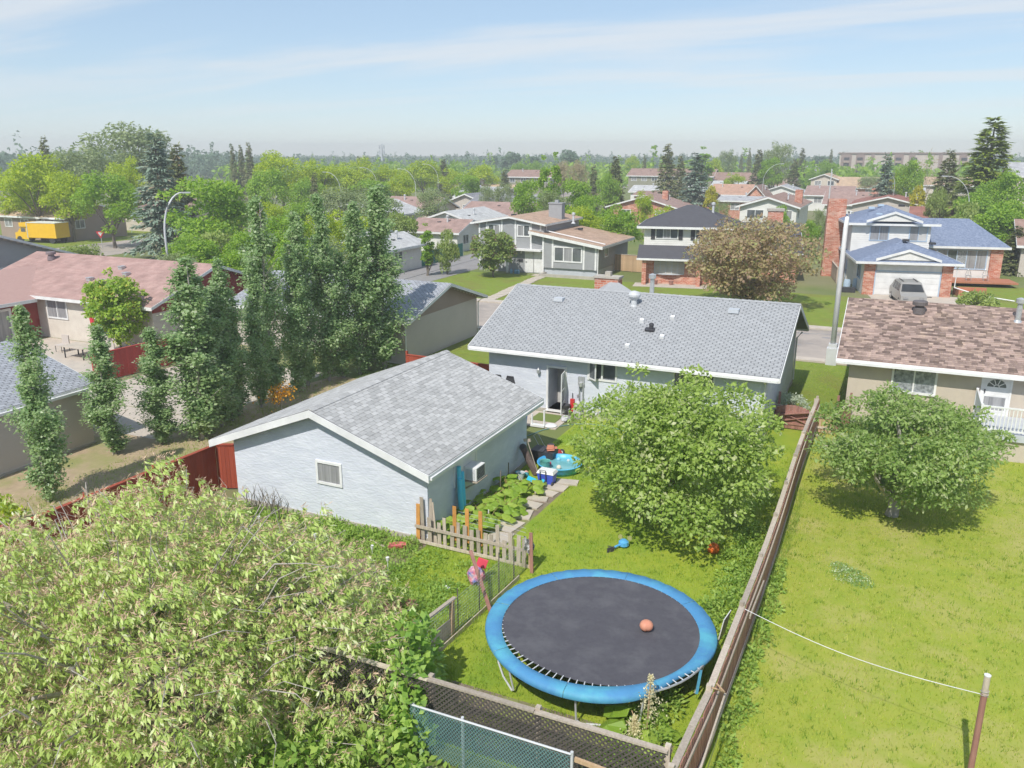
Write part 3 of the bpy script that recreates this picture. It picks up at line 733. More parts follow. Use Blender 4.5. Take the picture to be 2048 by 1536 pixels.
b = MB(); b.beam((-24.75, 49.38, 2.62), (-38.4, 49.38, 2.62), .1, .1); b.tube([(-24.9, 49.3, 2.6), (-25.2, 48.95, 2.3), (-25.22, 48.95, .1)], .045); b.tube([(-25.2, 39.7, 2.4), (-25.2, 39.7, .1)], .045); part('gutter', b, M['trim'], br)
M['solar'] = mat('solar_glass', (0.075, 0.075, 0.095), (0.06, 0.06, 0.08), rough=0.12, spec=0.8)
o_, e_, s_, L_, W_ = fr[0]; n_ = e_.cross(s_); n_ = n_ if n_.z > 0 else -n_
for i in range(4):
    for j in range(2):
        c = o_ + e_ * (3.1 + i * 1.08) + s_ * (1.05 + j * 1.72) + n_ * .09
        b = MB(); b.obox(c, e_ * .51, s_ * .83, n_ * .02); sp = part('solar_panel', b, M['solar'], br)
        b = MB()
        for a in (-.51, .51): b.obox(c + e_ * a * 1.018, e_ * .012, s_ * .845, n_ * .025)
        for a in (-.83, .83): b.obox(c + s_ * a * 1.012, e_ * .5, s_ * .012, n_ * .025)
        part('panel_frame', b, M['trim'], sp)
vent(br, (-27.9, 43.1, 3.95), None, 'box', M['dark'])
M['redside'] = mat('red_siding', (0.27, 0.055, 0.045), (0.24, 0.048, 0.04), rough=0.6, scale=0.8)
M['whitestucco'] = mat('warm_white_stucco', (0.50, 0.46, 0.41), (0.44, 0.40, 0.355), scale=2.2, rough=0.95, bump=0.6, bscale=50)
M['redroof'] = brickmat('dusty_red_shingle', (0.30, 0.19, 0.17), (0.335, 0.225, 0.20), (0.25, 0.155, 0.14), bw=0.9, bh=0.15, face='roofx', msize=0.02, rough=0.95)
rh = thing('red_gabled_house', 'house with a dusty red shingle roof and bright red siding', 'house', (-49, 41, 0))
fr = gable(rh, -58, -41.3, 36.1, 46.6, 0, 2.95, 4.75, 'x', 0.5, 0.55, M['whitestucco'], M['redroof'], t=0.12)
slr = 1.8 / 5.25
lapsiding(rh, '+x', -41.3, 36.1, 46.6, 2.4, 4.7, M['redside'], step=0.14, top=lambda z: (36.1 + max(0, (z - 2.95) / slr), 46.6 - max(0, (z - 2.95) / slr)))
b = MB(); b.extrude([(-51.95, 0), (-51.95, 2.6), (-56, 3.85), (-60, 2.6), (-60, 0)], 'y', 27.5, 36.08); part('wing', b, M['redside'], rh)
b = MB(); b.extrude([(-51.2, 2.56), (-51.2, 2.69), (-56, 4.2), (-56, 4.07)], 'y', 27.0, 41.0); b.extrude([(-60.8, 2.56), (-60.8, 2.69), (-56, 4.2), (-56, 4.07)], 'y', 27.0, 41.0); part('wing_roof', b, mat('dusty_red_wing', (0.30, 0.19, 0.17), (0.335, 0.22, 0.195), scale=3, stretch=(6, 1, 1), rough=.95), rh)
b = MB(); b.box(-51.19, -51.15, 27, 35.6, 2.48, 2.70); part('fascia', b, M['trim'], rh)
lapsiding(rh, '+x', -51.95, 27.5, 36.08, .15, 2.45, M['redside'], step=0.14)
window(rh, '+x', -51.92, 31.6, 34.0, 0.2, 2.1, n=2, fw=.16, d=.08, pane='curtain')
window(rh, '-y', 36.1, -50.9, -49.1, 1.45, 2.6, n=2, fw=.1, pane='curtain')
vent(rh, (-55.6, 40.3, 4.62), None, 'cap', mat('mauve_vent', (.17, .14, .15), (.15, .12, .13)))
for c in ((-47.9, 39.8, 4.35), (-46.6, 39.0, 4.1), (-48.9, 38.0, 3.75), (-47.6, 37.9, 3.7)): vent(rh, c, None, 'box', M['metal'])
gh = thing('grey_gabled_house', 'house with wide grey siding on its gable at the left edge', 'house', (-70, 41, 0))
gable(gh, -78, -62.6, 34.6, 47.4, 0, 3.75, 5.85, 'x', 0.5, 0.5, M['whitestucco'], M['greytrim'], t=0.12)
M['greyside'] = mat('grey_siding', (0.29, 0.29, 0.295), (0.27, 0.27, 0.275), rough=0.6)
slg = 2.1 / 6.4
lapsiding(gh, '+x', -62.6, 34.6, 47.4, 3.45, 5.8, M['greyside'], step=0.17, top=lambda z: (34.6 + max(0, (z - 3.75) / slg), 47.4 - max(0, (z - 3.75) / slg)))
window(gh, '+x', -62.58, 40.0, 42.6, 2.3, 3.3, n=2, fw=.12, pane='curtain')

# ------------------------------------------------------------------ grey split-level house across the street
M['greybrickwall'] = mat('grey_brick_wall', (0.255, 0.26, 0.27), (0.23, 0.235, 0.245), scale=3, rough=0.9, bump=0.5, bscale=20)
M['tanroof'] = brickmat('tan_shingle', (0.33, 0.225, 0.165), (0.36, 0.255, 0.19), (0.28, 0.19, 0.14), bw=0.9, bh=0.16, face='roofy', msize=0.02, rough=.95)
sp = thing('split_level_house', 'grey split-level house with white battens and a tan roof', 'house', (-33, 82, 0))
gable(sp, -39.9, -32.5, 77.85, 88, 0, 4.98, 5.60, 'y', 0.75, 0.45, M['greybrickwall'], M['tanroof'], t=0.14, og2=.3, oe2=0.35)
b = MB(); b.extrude([(-32.49, 0.72), (-26.55, 0.72), (-26.55, 3.12), (-32.49, 4.05)], 'y', 77.5, 87.5); part('wing', b, M['greybrickwall'], sp)
b = MB(); b.box(-32.45, -26.6, 77.7, 87.4, -.1, .719); part('foundation', b, M['greytrim'], sp)
b = MB(); b.extrude([(-33.85, 4.27), (-25.95, 3.03), (-25.95, 3.16), (-33.85, 4.40)], 'y', 77.05, 77.84); b.extrude([(-32.48, 4.055), (-25.95, 3.03), (-25.95, 3.16), (-32.48, 4.185)], 'y', 77.841, 88); part('wing_roof', b, M['tanroof'], sp)
b = MB(); b.extrude([(-33.87, 4.08), (-25.93, 2.84), (-25.93, 3.13), (-33.87, 4.37)], 'y', 77.015, 77.046); b.box(-25.945, -25.91, 77.05, 88, 2.87, 3.13); part('fascia', b, M['trim'], sp)
b = MB(); b.tube([(-32.3, 78.2, 5.0), (-32.4, 78.3, 4.35), (-26.1, 78.4, 3.24)], .06); b.tube([(-26.3, 77.3, 3.0), (-26.5, 77.45, 2.7), (-26.5, 77.45, .1)], .06); part('downspout', b, M['trim'], sp)
for x, z0, z1 in ((-39.8, .3, 5.0), (-38.95, .3, 5.1), (-37.2, .3, 5.3), (-35.65, 2.45, 5.35), (-33.9, 2.45, 5.15), (-32.85, 4.4, 5.0)): part('batten', MB().box(x - .09, x + .09, 77.80, 77.852, z0, z1), M['trim'], sp)
for x, z0, z1 in ((-32.4, .1, 4.0), (-31.35, .72, 3.8), (-28.0, .72, 3.3), (-26.75, .72, 3.1)): part('batten', MB().box(x - .09, x + .09, 77.45, 77.502, z0, z1), M['trim'], sp)
window(sp, '-y', 77.85, -38.7, -37.5, 3.75, 4.75, n=2, fw=.14, panes=['glass', 'curtain']); window(sp, '-y', 77.85, -35.35, -34.1, 3.8, 4.8, n=2, fw=.14, panes=['curtain', 'glass'])
window(sp, '-y', 77.5, -31.1, -28.3, 1.5, 2.8, n=3, fw=.14, panes=['glass', 'curtain', 'glass']); window(sp, '+x', -26.55, 79.6, 80.6, 1.9, 2.8, n=1, fw=.1)
b = MB(); b.box(-36.4, -32.52, 77.1, 77.84, 2.32, 2.5); b.box(-36.4, -36.2, 77.12, 77.3, 0, 2.319); part('porch', b, M['trim'], sp)
door(sp, '-y', 77.85, -34.5, -33.6, .1, 2.15); door(sp, '-y', 77.85, -33.55, -32.7, .1, 2.15, handle=False, name='side_panel')
b = MB(); b.box(-35.3, -34.8, 77.75, 77.84, 1.15, 1.4); part('mail_slot', b, M['dark'], sp)
b = MB(); b.lathe((-34.9, 77.6, 2.0), [(.05, 0), (.09, .05), (.07, .2), (.02, .3)], 8); part('porch_lamp', b, M['trim'], sp)
b = MB(); b.box(-34.1, -32.6, 83, 83.9, 4.9, 6.75); b.box(-34.17, -32.53, 82.93, 83.97, 6.751, 6.87); b.box(-33.5, -33.1, 83.2, 83.6, 6.871, 7.15); part('chimney', b, M['greybrickwall'], sp)
vent(sp, (-31.6, 83.9, 4.9), None, 'flue', M['lamp']); vent(sp, (-37.2, 80.8, 5.62), None, 'flat', M['dark']); vent(sp, (-31.0, 84.5, 4.1), None, 'flat', M['dark'])
pl = thing('planter_edging', 'low stone edging under the big window of the grey house', 'edging', (-29.5, 76.2, 0))
b = MB(); b.box(-32.2, -26.3, 75.9, 76.15, 0, .3); b.box(-32.2, -31.95, 76.151, 77.4, 0, .3); b.box(-26.55, -26.3, 76.151, 77.4, 0, .3); part('edging', b, M['concrete'], pl)
gp = part('garden_path', MB().add([(-33.2, 76.2, .012), (-31.4, 76.2, .012), (-31.4, 77.4, .012), (-33.2, 77.4, .012)], [(0, 1, 2, 3)]), M['path'], kind='structure')
u = MB(); u.box(-.55, .55, -.33, .33, 0, .05); um = u.mesh('paving_slab'); um.materials.append(M['path'])
for i in range(16):
    y = 61.9 + i * .9; piece('paving_slab', um, Matrix.Translation((-30.7 - (y - 61.9) * .09 + random.uniform(-.06, .06), y, .008)) @ Matrix.Rotation(random.uniform(-.06, .06), 4, 'Z'), gp)
wt = thing('water_bottles', 'blue water bottles standing by the grey house entrance', 'bottles', (-35.3, 77, 0))
for x in (-35.7, -35.2, -34.9):
    b = MB(); b.lathe((x, 76.9, 0.01), [(.14, 0), (.15, .05), (.15, .3), (.05, .4), (.05, .46)], 10); part('bottle', b, mat('blue_bottle', (.18, .33, .45), rough=.2), wt)

# ------------------------------------------------------------------ white two-storey house with a black roof
M['blackroof'] = mat('charcoal_shingle', (0.075, 0.075, 0.085), (0.065, 0.065, 0.073), scale=3, detail=6, rough=0.95, bump=0.5, bscale=30, spec=.1)
wh = thing('white_house', 'white two-storey house with black hip roof over a brick ground floor', 'house', (-17.5, 80, 0))
b = MB(); b.box(-21.75, -13.4, 77.3, 84.8, 3.4, 5.25); part('upper_wall', b, M['whitewall'], wh)
b = MB(); b.box(-21.7, -12.6, 77.0, 84.9, 0, 3.4); part('brick_wall', b, M['brick'], wh)
lapsiding(wh, '-y', 77.3, -21.75, -13.4, 3.55, 5.2, M['whitewall'], step=.2); lapsiding(wh, '+x', -13.4, 77.3, 84.8, 3.55, 5.2, M['whitewall'], step=.2)
hiproof(wh, -21.75, -13.4, 77.3, 84.8, 5.36, 7.15, M['blackroof'], oe=.65)
b = MB(); b.add([(-22.2, 75.7, 2.5), (-12.3, 75.7, 2.5), (-12.3, 77.29, 3.6), (-22.2, 77.29, 3.6), (-22.2, 75.7, 2.38), (-12.3, 75.7, 2.38), (-12.3, 77.29, 2.38), (-22.2, 77.29, 2.38)], [(0, 1, 2, 3), (7, 6, 5, 4), (4, 5, 1, 0), (5, 6, 2, 1), (6, 7, 3, 2), (7, 4, 0, 3)]); part('porch_roof', b, M['blackroof'], wh)
b = MB(); b.box(-22.22, -12.28, 75.64, 75.695, 2.33, 2.51); part('gutter', b, M['trim'], wh)
for x in (-21.7, -16.6): part('brick_pillar', MB().box(x, x + .4, 75.9, 76.3, 0, 2.37), M['brick'], wh)
for x0 in (-20.6, -16.85):
    w_ = window(wh, '-y', 77.28, x0, x0 + 2.0, 4.25, 5.12, n=3, fw=.07, panes=['glass', 'curtain', 'glass'])
    for xs_ in (x0 - .5, x0 + 2.12): part('shutter', MB().box(xs_, xs_ + .38, 77.2, 77.285, 4.15, 5.18), M['dark'], wh)
# bow window
wo = None; b = MB(); q = MB(); xs = [-20.6 + i * .56 for i in range(6)]; ys = [77.0 - .34 * math.sin(math.pi * i / 5) - .05 for i in range(6)]
for i in range(6): b.beam((xs[i], ys[i], .95), (xs[i], ys[i], 2.34), .08, .08)
for i in range(5):
    for z in (.95, 2.32): b.beam((xs[i], ys[i], z), (xs[i + 1], ys[i + 1], z), .1, .09)
    for z in (1.25, 1.52, 1.79, 2.06): b.beam((xs[i], ys[i], z), (xs[i + 1], ys[i + 1], z), .03, .03)
    q.add([(xs[i], ys[i] + .02, .96), (xs[i + 1], ys[i + 1] + .02, .96), (xs[i + 1], ys[i + 1] + .02, 2.32), (xs[i], ys[i] + .02, 2.32)], [(0, 1, 2, 3)])
wo = part('bow_window', b, M['greytrim'], wh); part('pane', q, M['indoor'], wo)
vent(wh, (-15.5, 80.4, 6.5), None, 'flue', M['lamp'])
sheet('patio', -22.4, -15.5, 74.6, 76.99, 0.016, M['path'])
for i, (x, s_, lb) in enumerate(((-20.4, 1, 'potted plant by the brick corner pillar'), (-18.9, 1.1, 'potted plant under the middle of the bow window'))):
    pt = thing('plant_pot', lb, 'plant pot', (x, 76.3, 0), 'pots on the patio')
    b = MB(); b.lathe((x, 76.3, .017), [(.16, 0), (.24, .36), (.26, .38), (.2, .36)], 12); part('pot', b, M['brownpaint'], pt)
wg = thing('black_roofed_garage', 'garage with a big charcoal roof behind the purple tree', 'garage', (-10, 85, 0))
gable(wg, -12.5, -7.3, 80.6, 94, 0, 2.9, 5.0, 'x', .5, .5, M['brick'], M['blackroof'], t=.12)
b = MB(); b.box(-9.9, -8.3, 91.5, 92.6, 4.2, 6.0); ch = part('chimney', b, M['brick'], wg); b = MB(); b.box(-10, -8.2, 91.4, 92.7, 6.001, 6.25); part('chimney_cap', b, M['concrete'], ch)
board_fence('tan_fence', 'tan board fence between the grey house and white house', (-27.3, 83.2), (-22.0, 82.6), 1.75, M['tanwood'], bw=.17, cap=True, capm=M['path'], posth=.0)

# ------------------------------------------------------------------ blue-roofed house
M['blueroof'] = mat('blue_shingle', (0.125, 0.155, 0.225), (0.19, 0.22, 0.295), scale=5, detail=3, rough=0.95, stretch=(1, 1, 1), bump=.5, bscale=12, spec=.1, third=(0.10, 0.125, 0.185), tscale=6)
M['bluetrim'] = mat('pale_blue_trim', (0.33, 0.42, 0.52), (0.30, 0.38, 0.47), rough=.6)
bl = thing('blue_roofed_house', 'white house with blue shingle roofs and brick garage pillars', 'house', (1, 84, 0))
b = MB(); b.box(-2.55, 4.0, 78.1, 84.5, 0, 2.78); part('garage_wall', b, M['whitewall'], bl)
part('brick_pillar', MB().box(-2.55, -1.7, 77.9, 78.09, 0, 2.75), M['brick'], bl); part('brick_pillar', MB().box(3.35, 4.15, 77.9, 78.09, 0, 2.75), M['brick'], bl)
do = MB(); do.box(-1.6, 3.25, 78.02, 78.09, .02, 2.05)
for i in range(4): do.box(-1.55, 3.2, 78.0, 78.019, .08 + i * .5, .5 + i * .5)
gd = part('garage_door', do, M['trim'], bl)
b = MB(); b.box(-1.69, -1.6, 77.97, 78.08, 0, 2.15); b.box(3.25, 3.34, 77.97, 78.08, 0, 2.15); b.box(-1.6, 3.25, 77.97, 78.08, 2.06, 2.15); part('door_frame', b, M['bluetrim'], gd)
b = MB(); b.box(-1.6, 3.3, 77.93, 78.08, 2.16, 2.74); part('header', b, M['trim'], bl)
hiproof(bl, -2.55, 4.0, 78.1, 90, 2.95, 4.45, M['blueroof'], oe=.75, inset=4.0)
for (x0, x1, y, z0, zp, run) in ((-1.5, 2.8, 77.6, 3.12, 4.0, 2.6), (-1.7, 2.2, 83.2, 5.95, 6.8, 2.2)):
    xm = (x0 + x1) / 2; b = MB()
    b.add([(x0, y, z0), (xm, y, zp), (x1, y, z0), (xm, y + run, zp)], [(0, 1, 3), (1, 2, 3), (0, 2, 1)]); part('false_gable', b, M['blueroof'], bl)
    b = MB(); b.extrude([(x0 - .3, z0 - .12), (xm, zp - .16), (xm, zp + .05), (x0 - .3, z0 + .09)], 'y', y - .16, y - .04); b.extrude([(xm, zp - .16), (x1 + .3, z0 - .12), (x1 + .3, z0 + .09), (xm, zp + .05)], 'y', y - .16, y - .04); part('fascia', b, M['trim'], bl)
    b = MB(); b.add([(x0 + .2, y - .02, z0), (x1 - .2, y - .02, z0), (xm, y - .02, zp - .2)], [(0, 1, 2)]); part('gable_panel', b, M['whitewall'], bl)
b = MB(); b.box(-2.97, 3.4, 84, 91, 0, 5.65); part('upper_wall', b, M['whitewall'], bl)
lapsiding(bl, '-y', 84, -2.97, 3.4, 3.0, 5.6, M['whitewall'], step=.2); lapsiding(bl, '-x', -2.97, 84, 91, 2.4, 5.6, M['whitewall'], step=.2)
hiproof(bl, -2.97, 3.4, 84, 91, 5.75, 7.2, M['blueroof'], oe=.6)
window(bl, '-y', 83.98, -1.45, .0, 4.2, 5.45, n=2, frame=M['bluetrim'], panes=['curtain', 'curtain']); window(bl, '-y', 83.98, 1.75, 3.1, 4.2, 5.45, n=2, frame=M['bluetrim'], panes=['curtain', 'indoor'])
window(bl, '-x', -2.55, 79.6, 81.2, 1.2, 2.3, n=2, frame=M['bluetrim']); window(bl, '-x', -2.97, 86.3, 87.0, 1.9, 2.9, n=1, frame=M['bluetrim'])
door(bl, '-x', -2.97, 84.6, 85.5, .2, 2.2, m=M['bluetrim'])
b = MB(); b.box(3.41, 10.2, 87.6, 95.5, 0, 3.3); part('wing_wall', b, M['whitewall'], bl)
hiproof(bl, 2.2, 10.2, 87.6, 95.6, 3.45, 5.75, M['blueroof'], oe=.55, inset=2.6)
window(bl, '-y', 87.6, 5.0, 9.0, 1.35, 3.05, n=5, frame=M['bluetrim'], fw=.1, panes=['curtain', 'glass', 'lace', 'curtain', 'curtain'])
b = MB(); b.box(9.3, 10.3, 87.4, 87.59, 0, 3.3); part('brick_panel', b, M['brick'], bl)
b = MB(); b.box(-4.6, -3.0, 88.9, 89.9, 0, 7.6); part('chimney', b, M['brick'], bl)
b = MB(); b.tube([(4.35, 77.6, 2.75), (4.35, 77.75, .9), (6.2, 77.3, .35), (8.6, 76.9, .05)], .06); part('downspout', b, M['trim'], bl)
for c in ((-1.2, 86.6, 6.95), (-.3, 87.4, 7.15), (1.4, 87.2, 7.15), (-.7, 85.4, 6.45), (.9, 80.9, 4.5), (2.9, 80.6, 4.3)): vent(bl, c, None, 'flat', M['bluetrim'] if c[0] < 0 else M['dark'])
dp = thing('front_deck', 'reddish wooden front deck and steps below the bow of the blue-roofed house', 'deck', (7.5, 85, 0))
M['redwood'] = mat('red_deck_wood', (.36, .15, .09), (.30, .12, .07), scale=3, stretch=(1, 6, 1), rnd=.1)
b = MB(); b.box(5.0, 11, 84.5, 87.3, .35, .5); part('floor', b, M['redwood'], dp); b = MB(); b.box(4.9, 7.4, 80.2, 80.4, 0, .6); b.box(4.9, 5.1, 78.5, 80.19, 0, .6); b.box(5.2, 7.2, 79.2, 80.1, 0, .25); part('steps', b, M['redwood'], dp)
for i, (x, y) in enumerate(((7.7, 85.4), (9.2, 85.6))):
    ch = thing('garden_chair', ('round-backed metal garden chair on the red deck', 'metal garden chair beside the brick panel on the red deck')[i], 'chair', (x, y, .5), 'garden chairs on the red deck')
    b = MB(); b.lathe((x, y, .95), [(.24, 0), (.25, .03)], 12); part('seat', b, M['metal'], ch)
    b = MB(); b.tube([(x - .25 + .5 * k / 8, y + .22, .97 + .55 * math.sin(math.pi * k / 8)) for k in range(9)], .03); b.tube([(x, y + .22, .97), (x, y + .22, 1.5)], .02); part('backrest', b, M['metal'], ch)
    for a in (-.2, .2):
        for c in (-.2, .2):
            b = MB(); b.tube([(x + a, y + c, .5), (x + a * .9, y + c * .9, .95)], .02); part('leg', b, M['metal'], ch)
for i, (x, y, lb) in enumerate(((-3.6, 80.4, 'blue rain barrel nearest the street pole'), (-2.7, 81.2, 'blue rain barrel against the garage side wall'))):
    b = MB(); b.lathe((x, y, 0), [(.26, 0), (.31, .3), (.31, .6), (.27, .9), (.1, .92)], 14); solo('rain_barrel', b, M['bluetrim'], lb, 'barrel', 'blue barrels by the garage')
b = MB(); b.box(-4.2, -3.1, 78.6, 79.3, 0, .42); solo('planter_box', b, M['dark'], 'dark planter box on the grass below the blue barrels', 'planter')
board_fence('side_fence', 'pale board fence between the black roofed garage and blue-roofed house', (-6.3, 93), (-4.7, 83.6), 1.5, M['wood'], bw=.2, capm=M['path'])
solo('doormat', MB().box(.6, 2.9, 77.3, 77.65, .012, .05), M['dark'], 'dark rubber mat in front of the white garage door', 'mat')

def vehicle(name, label, cat, x, y, heading, Lv, Wv, Hv, paint, kind='van', group=None):
    """car pointing along +local y, shaped side profile with glass, lights and wheels"""
    t = thing(name, label, cat, (x, y, 0), group); hm = Matrix.Translation((x, y, 0)) @ Matrix.Rotation(heading, 4, 'Z')
    def put(nm, mb, m, par=None):
        mb.v = [tuple(hm @ Vector(v)) for v in mb.v]; return part(nm, mb, m, par or t)
    l2 = Lv / 2
    if kind == 'van': prof = [(-l2, .35), (-l2, 1.0), (-l2 + .35, 1.1), (-l2 + .75, Hv - .12), (-l2 + 1.1, Hv), (.35 * l2, Hv - .02), (.42 * l2, Hv - .1), (.72 * l2, 1.05), (l2 - .1, .85), (l2, .35)]
    else: prof = [(-l2, .35), (-l2, .85), (-l2 + .75, .92), (-l2 + 1.3, Hv - .05), (-.1, Hv), (.25 * l2, Hv - .06), (.55 * l2, .92), (l2 - .1, .72), (l2, .35)]
    w = Wv / 2; n = len(prof); b = MB()
    def wid(z): return w if z < 1.0 else w - (z - 1.0) * .28
    vs = [(-wid(z), yy, z) for yy, z in prof] + [(wid(z), yy, z) for yy, z in prof]
    b.add(vs, [tuple(range(n)), tuple(range(n, 2 * n))[::-1]] + [(i, n + i, n + (i + 1) % n, (i + 1) % n) for i in range(n)])
    put('body', b, paint)
    zg0, zg1 = 1.08, Hv - .14; b = MB()
    k = len(prof) - 4 if kind == 'van' else len(prof) - 4
    (ya, za), (yb, zb) = prof[k], prof[k + 1]
    def onw(f, s, o=.012): yy = ya + (yb - ya) * f; z = za + (zb - za) * f; return (s * (wid(z) - .08), yy + o * 1.2, z + o)
    b.add([onw(.06, -1), onw(.06, 1), onw(.9, 1), onw(.9, -1)], [(0, 1, 2, 3)]); put('windscreen', b, M['carglass'])
    y0g, y1g = prof[3][0] + .25, ya - .1
    for s in (-1, 1):
        for q0, q1 in ((0, .3), (.34, .66), (.70, 1.0)):
            b = MB(); a0 = y0g + (y1g - y0g) * q0; a1 = y0g + (y1g - y0g) * q1
            b.add([(s * (wid(zg0) + .006), a0, zg0), (s * (wid(zg0) + .006), a1 + (.25 if q1 == 1 else 0), zg0), (s * (wid(zg1) + .006), a1, zg1), (s * (wid(zg1) + .006), a0, zg1)], [(0, 1, 2, 3) if s > 0 else (3, 2, 1, 0)]); put('side_window', b, M['carglass'])
    for s in (-1, 1):
        for yy in (-l2 + .85, l2 - .85):
            b = MB(); b.tube([(s * (w - .2), yy, .32), (s * (w + .01), yy, .32)], .32, 14); wl_ = put('wheel', b, M['dark']); b = MB(); b.tube([(s * (w - .05), yy, .32), (s * (w + .02), yy, .32)], .19, 10); put('rim', b, M['metal'], wl_)
        b = MB(); b.box(s * w * .62 - .18, s * w * .62 + .18, l2 - .06, l2 + .01, .62, .76); put('headlight', b, M['curtain'])
    b = MB(); b.box(-w * .9, w * .9, l2 - .03, l2 + .05, .32, .55); put('bumper', b, paint)
    if kind == 'van':
        b = MB()
        for s in (-.5, .5): b.box(s * w * 1.1 - .02, s * w * 1.1 + .02, -l2 + 1.2, .2 * l2, Hv + .002, Hv + .05)
        put('roof_rack', b, M['dark'])
    return t
M['carpaint'] = mat('beige_grey_paint', (.24, .23, .215), (.22, .21, .20), rough=.3, spec=.6)
vehicle('parked_minivan', 'beige grey minivan with roof rails parked before the white garage door', 'minivan', .35, 74.6, math.pi, 4.9, 1.95, 1.78, M['carpaint'])
vehicle('red_car', 'red car parked under the street trees', 'car', -114.5, 129, .25, 4.6, 1.8, 1.5, mat('red_paint', (.38, .02, .04), (.36, .02, .035), rough=.3, spec=.6), 'car')
tk = thing('box_truck', 'yellow box truck parked along the street corner', 'truck', (-106, 78, 0))
M['truckyellow'] = mat('truck_yellow', (.62, .37, .02), (.58, .34, .018), rough=.45)
# box van body built along its own axis and turned to stand along the side street
tm = Matrix.Translation((-106.5, 77.2, 0)) @ Matrix.Rotation(math.radians(8), 4, 'Z')
def tput(nm, mb, m, par=None): mb.v = [tuple(tm @ Vector(v)) for v in mb.v]; return part(nm, mb, m, par or tk)
tput('cargo_box', MB().box(-2.2, 2.6, -1.2, 1.2, .75, 2.75), M['truckyellow']); tput('roof_panel', MB().box(-2.25, 2.65, -1.25, 1.25, 2.751, 2.82), M['trim'])
tput('corner_post', MB().box(-2.32, -2.201, -1.23, 1.23, .7, 2.75), M['greytrim'])
tput('cab', MB().extrude([(-4.6, .5), (-2.33, .5), (-2.33, 2.18), (-3.5, 2.15), (-4.1, 1.5), (-4.6, 1.35)], 'y', -1.05, 1.05), M['truckyellow'])
tput('attic', MB().box(-3.6, -2.33, -1.2, 1.2, 2.2, 2.75), M['truckyellow'])
tput('windscreen', MB().add([(-3.54, -.95, 2.12), (-4.12, -.95, 1.52), (-4.12, .95, 1.52), (-3.54, .95, 2.12)], [(0, 1, 2, 3)]), M['glass']); tput('side_window', MB().box(-3.5, -2.7, -1.07, -1.051, 1.5, 2.0), M['glass'])
for xx in (-3.9, 1.7):
    for s in (-1, 1): tput('wheel', MB().tube([(xx, s * .75, .45), (xx, s * 1.1, .45)], .45, 14), M['dark'])

# the far side of the street bends: these two lots stand at a slight angle
def turn(o, piv, deg, s=1.0, sh=(0, 0)):
    p = Vector((*piv, 0)); o.matrix_basis = Matrix.Translation(p + Vector((*sh, 0))) @ Matrix.Rotation(math.radians(deg), 4, 'Z') @ Matrix.Diagonal((s, 1, 1, 1)) @ Matrix.Translation(-p) @ o.matrix_basis
for o in list(COL.objects):
    if o.parent is not None: continue
    n = o.name.split('.')[0]
    if n in ('blue_roofed_house', 'front_deck', 'concrete_driveway'): turn(o, (1.2, 78), 11, 1.06, (.5, .8))
    elif n in ('garden_chair', 'rain_barrel', 'planter_box', 'doormat', 'parked_minivan'): turn(o, (1.2, 78), 11, 1.0, (.4, .8))
    elif n in ('white_house', 'black_roofed_garage', 'patio', 'plant_pot'): turn(o, (-17.5, 77), 10, .98)

# ------------------------------------------------------------------ houses beyond, each with its walls, roof and windows
WALLS = {'white': M['whitewall'], 'cream': M['cream'], 'brick': M['brick'], 'taupe': M['taupe'], 'green': mat('olive_siding', (.22, .215, .16), (.2, .195, .145)), 'brown': M['brownside'], 'pale': mat('pale_beige_wall', (.46, .41, .355), (.42, .37, .32), scale=1)}
def farroof(nm, c, ax): return brickmat(nm, c, tuple(v * 1.14 for v in c), tuple(v * .8 for v in c), bw=1.0, bh=.2, face='roof' + ax, msize=.02, rough=.95, bump=0)
RC = {'grey': (.30, .30, .31), 'dgrey': (.17, .17, .185), 'brown': (.225, .15, .125), 'rust': (.33, .205, .15), 'red': (.23, .105, .085), 'tan': (.36, .26, .18), 'mauve': (.25, .17, .15), 'lgrey': (.36, .36, .36)}
RM = {(k, a): farroof(k + '_far_roof', c, a) for k, c in RC.items() for a in 'xy'}
def far_house(label, x0, x1, y0, y1, zw, zr, axis, wall, roof, wins=2, chim=None, cat='house', name='distant_house', extra=True, winw=1.5, zb=0.0, group='houses beyond the street'):
    t = thing(name, label, cat, ((x0 + x1) / 2, (y0 + y1) / 2, 0), group)
    gable(t, x0, x1, y0, y1, zb, zw, zr, axis, .5, .5, WALLS[wall], RM[(roof, axis)], t=.16, fascia=.24)
    top = zw - .45
    for i in range(wins):
        c = x0 + (x1 - x0) * (i + .5) / wins + .2
        window(t, '-y', y0, c - winw / 2, c + winw / 2, top - 1.1, top - .05, n=2, fw=.1, pane=random.choice(['glass', 'curtain']))
    if x1 < 0: window(t, '+x', x1, y0 + 1.5, y0 + 2.9, top - 1.1, top - .05, n=2, fw=.1)
    else: window(t, '-x', x0, y0 + 1.5, y0 + 2.9, top - 1.1, top - .05, n=2, fw=.1)
    if extra:
        xm, ym = (x0 + x1) / 2, (y0 + y1) / 2
        for k in range(2):
            if axis == 'x': c = (x0 + (x1 - x0) * random.uniform(.2, .8), y0 + (ym - y0) * .7, zw + (zr - zw) * .7 + .1)
            else: c = (x1 - (x1 - xm) * .5, y0 + (y1 - y0) * random.uniform(.2, .8), zw + (zr - zw) * .5 + .1)
            vent(t, c, None, 'flue' if k == 0 else 'flat', M['lamp'] if k == 0 else M['dark'])
    if chim is not None:
        cx, cyy = chim; b = MB(); b.box(cx - .5, cx + .5, cyy - .4, cyy + .4, zw, zr + .9); part('chimney', b, M['brick'], t)
    return t
far_house('white gabled house with pale grey roof behind the poplars', -80, -69.6, 103, 116, 2.9, 4.6, 'y', 'white', 'lgrey', 1)
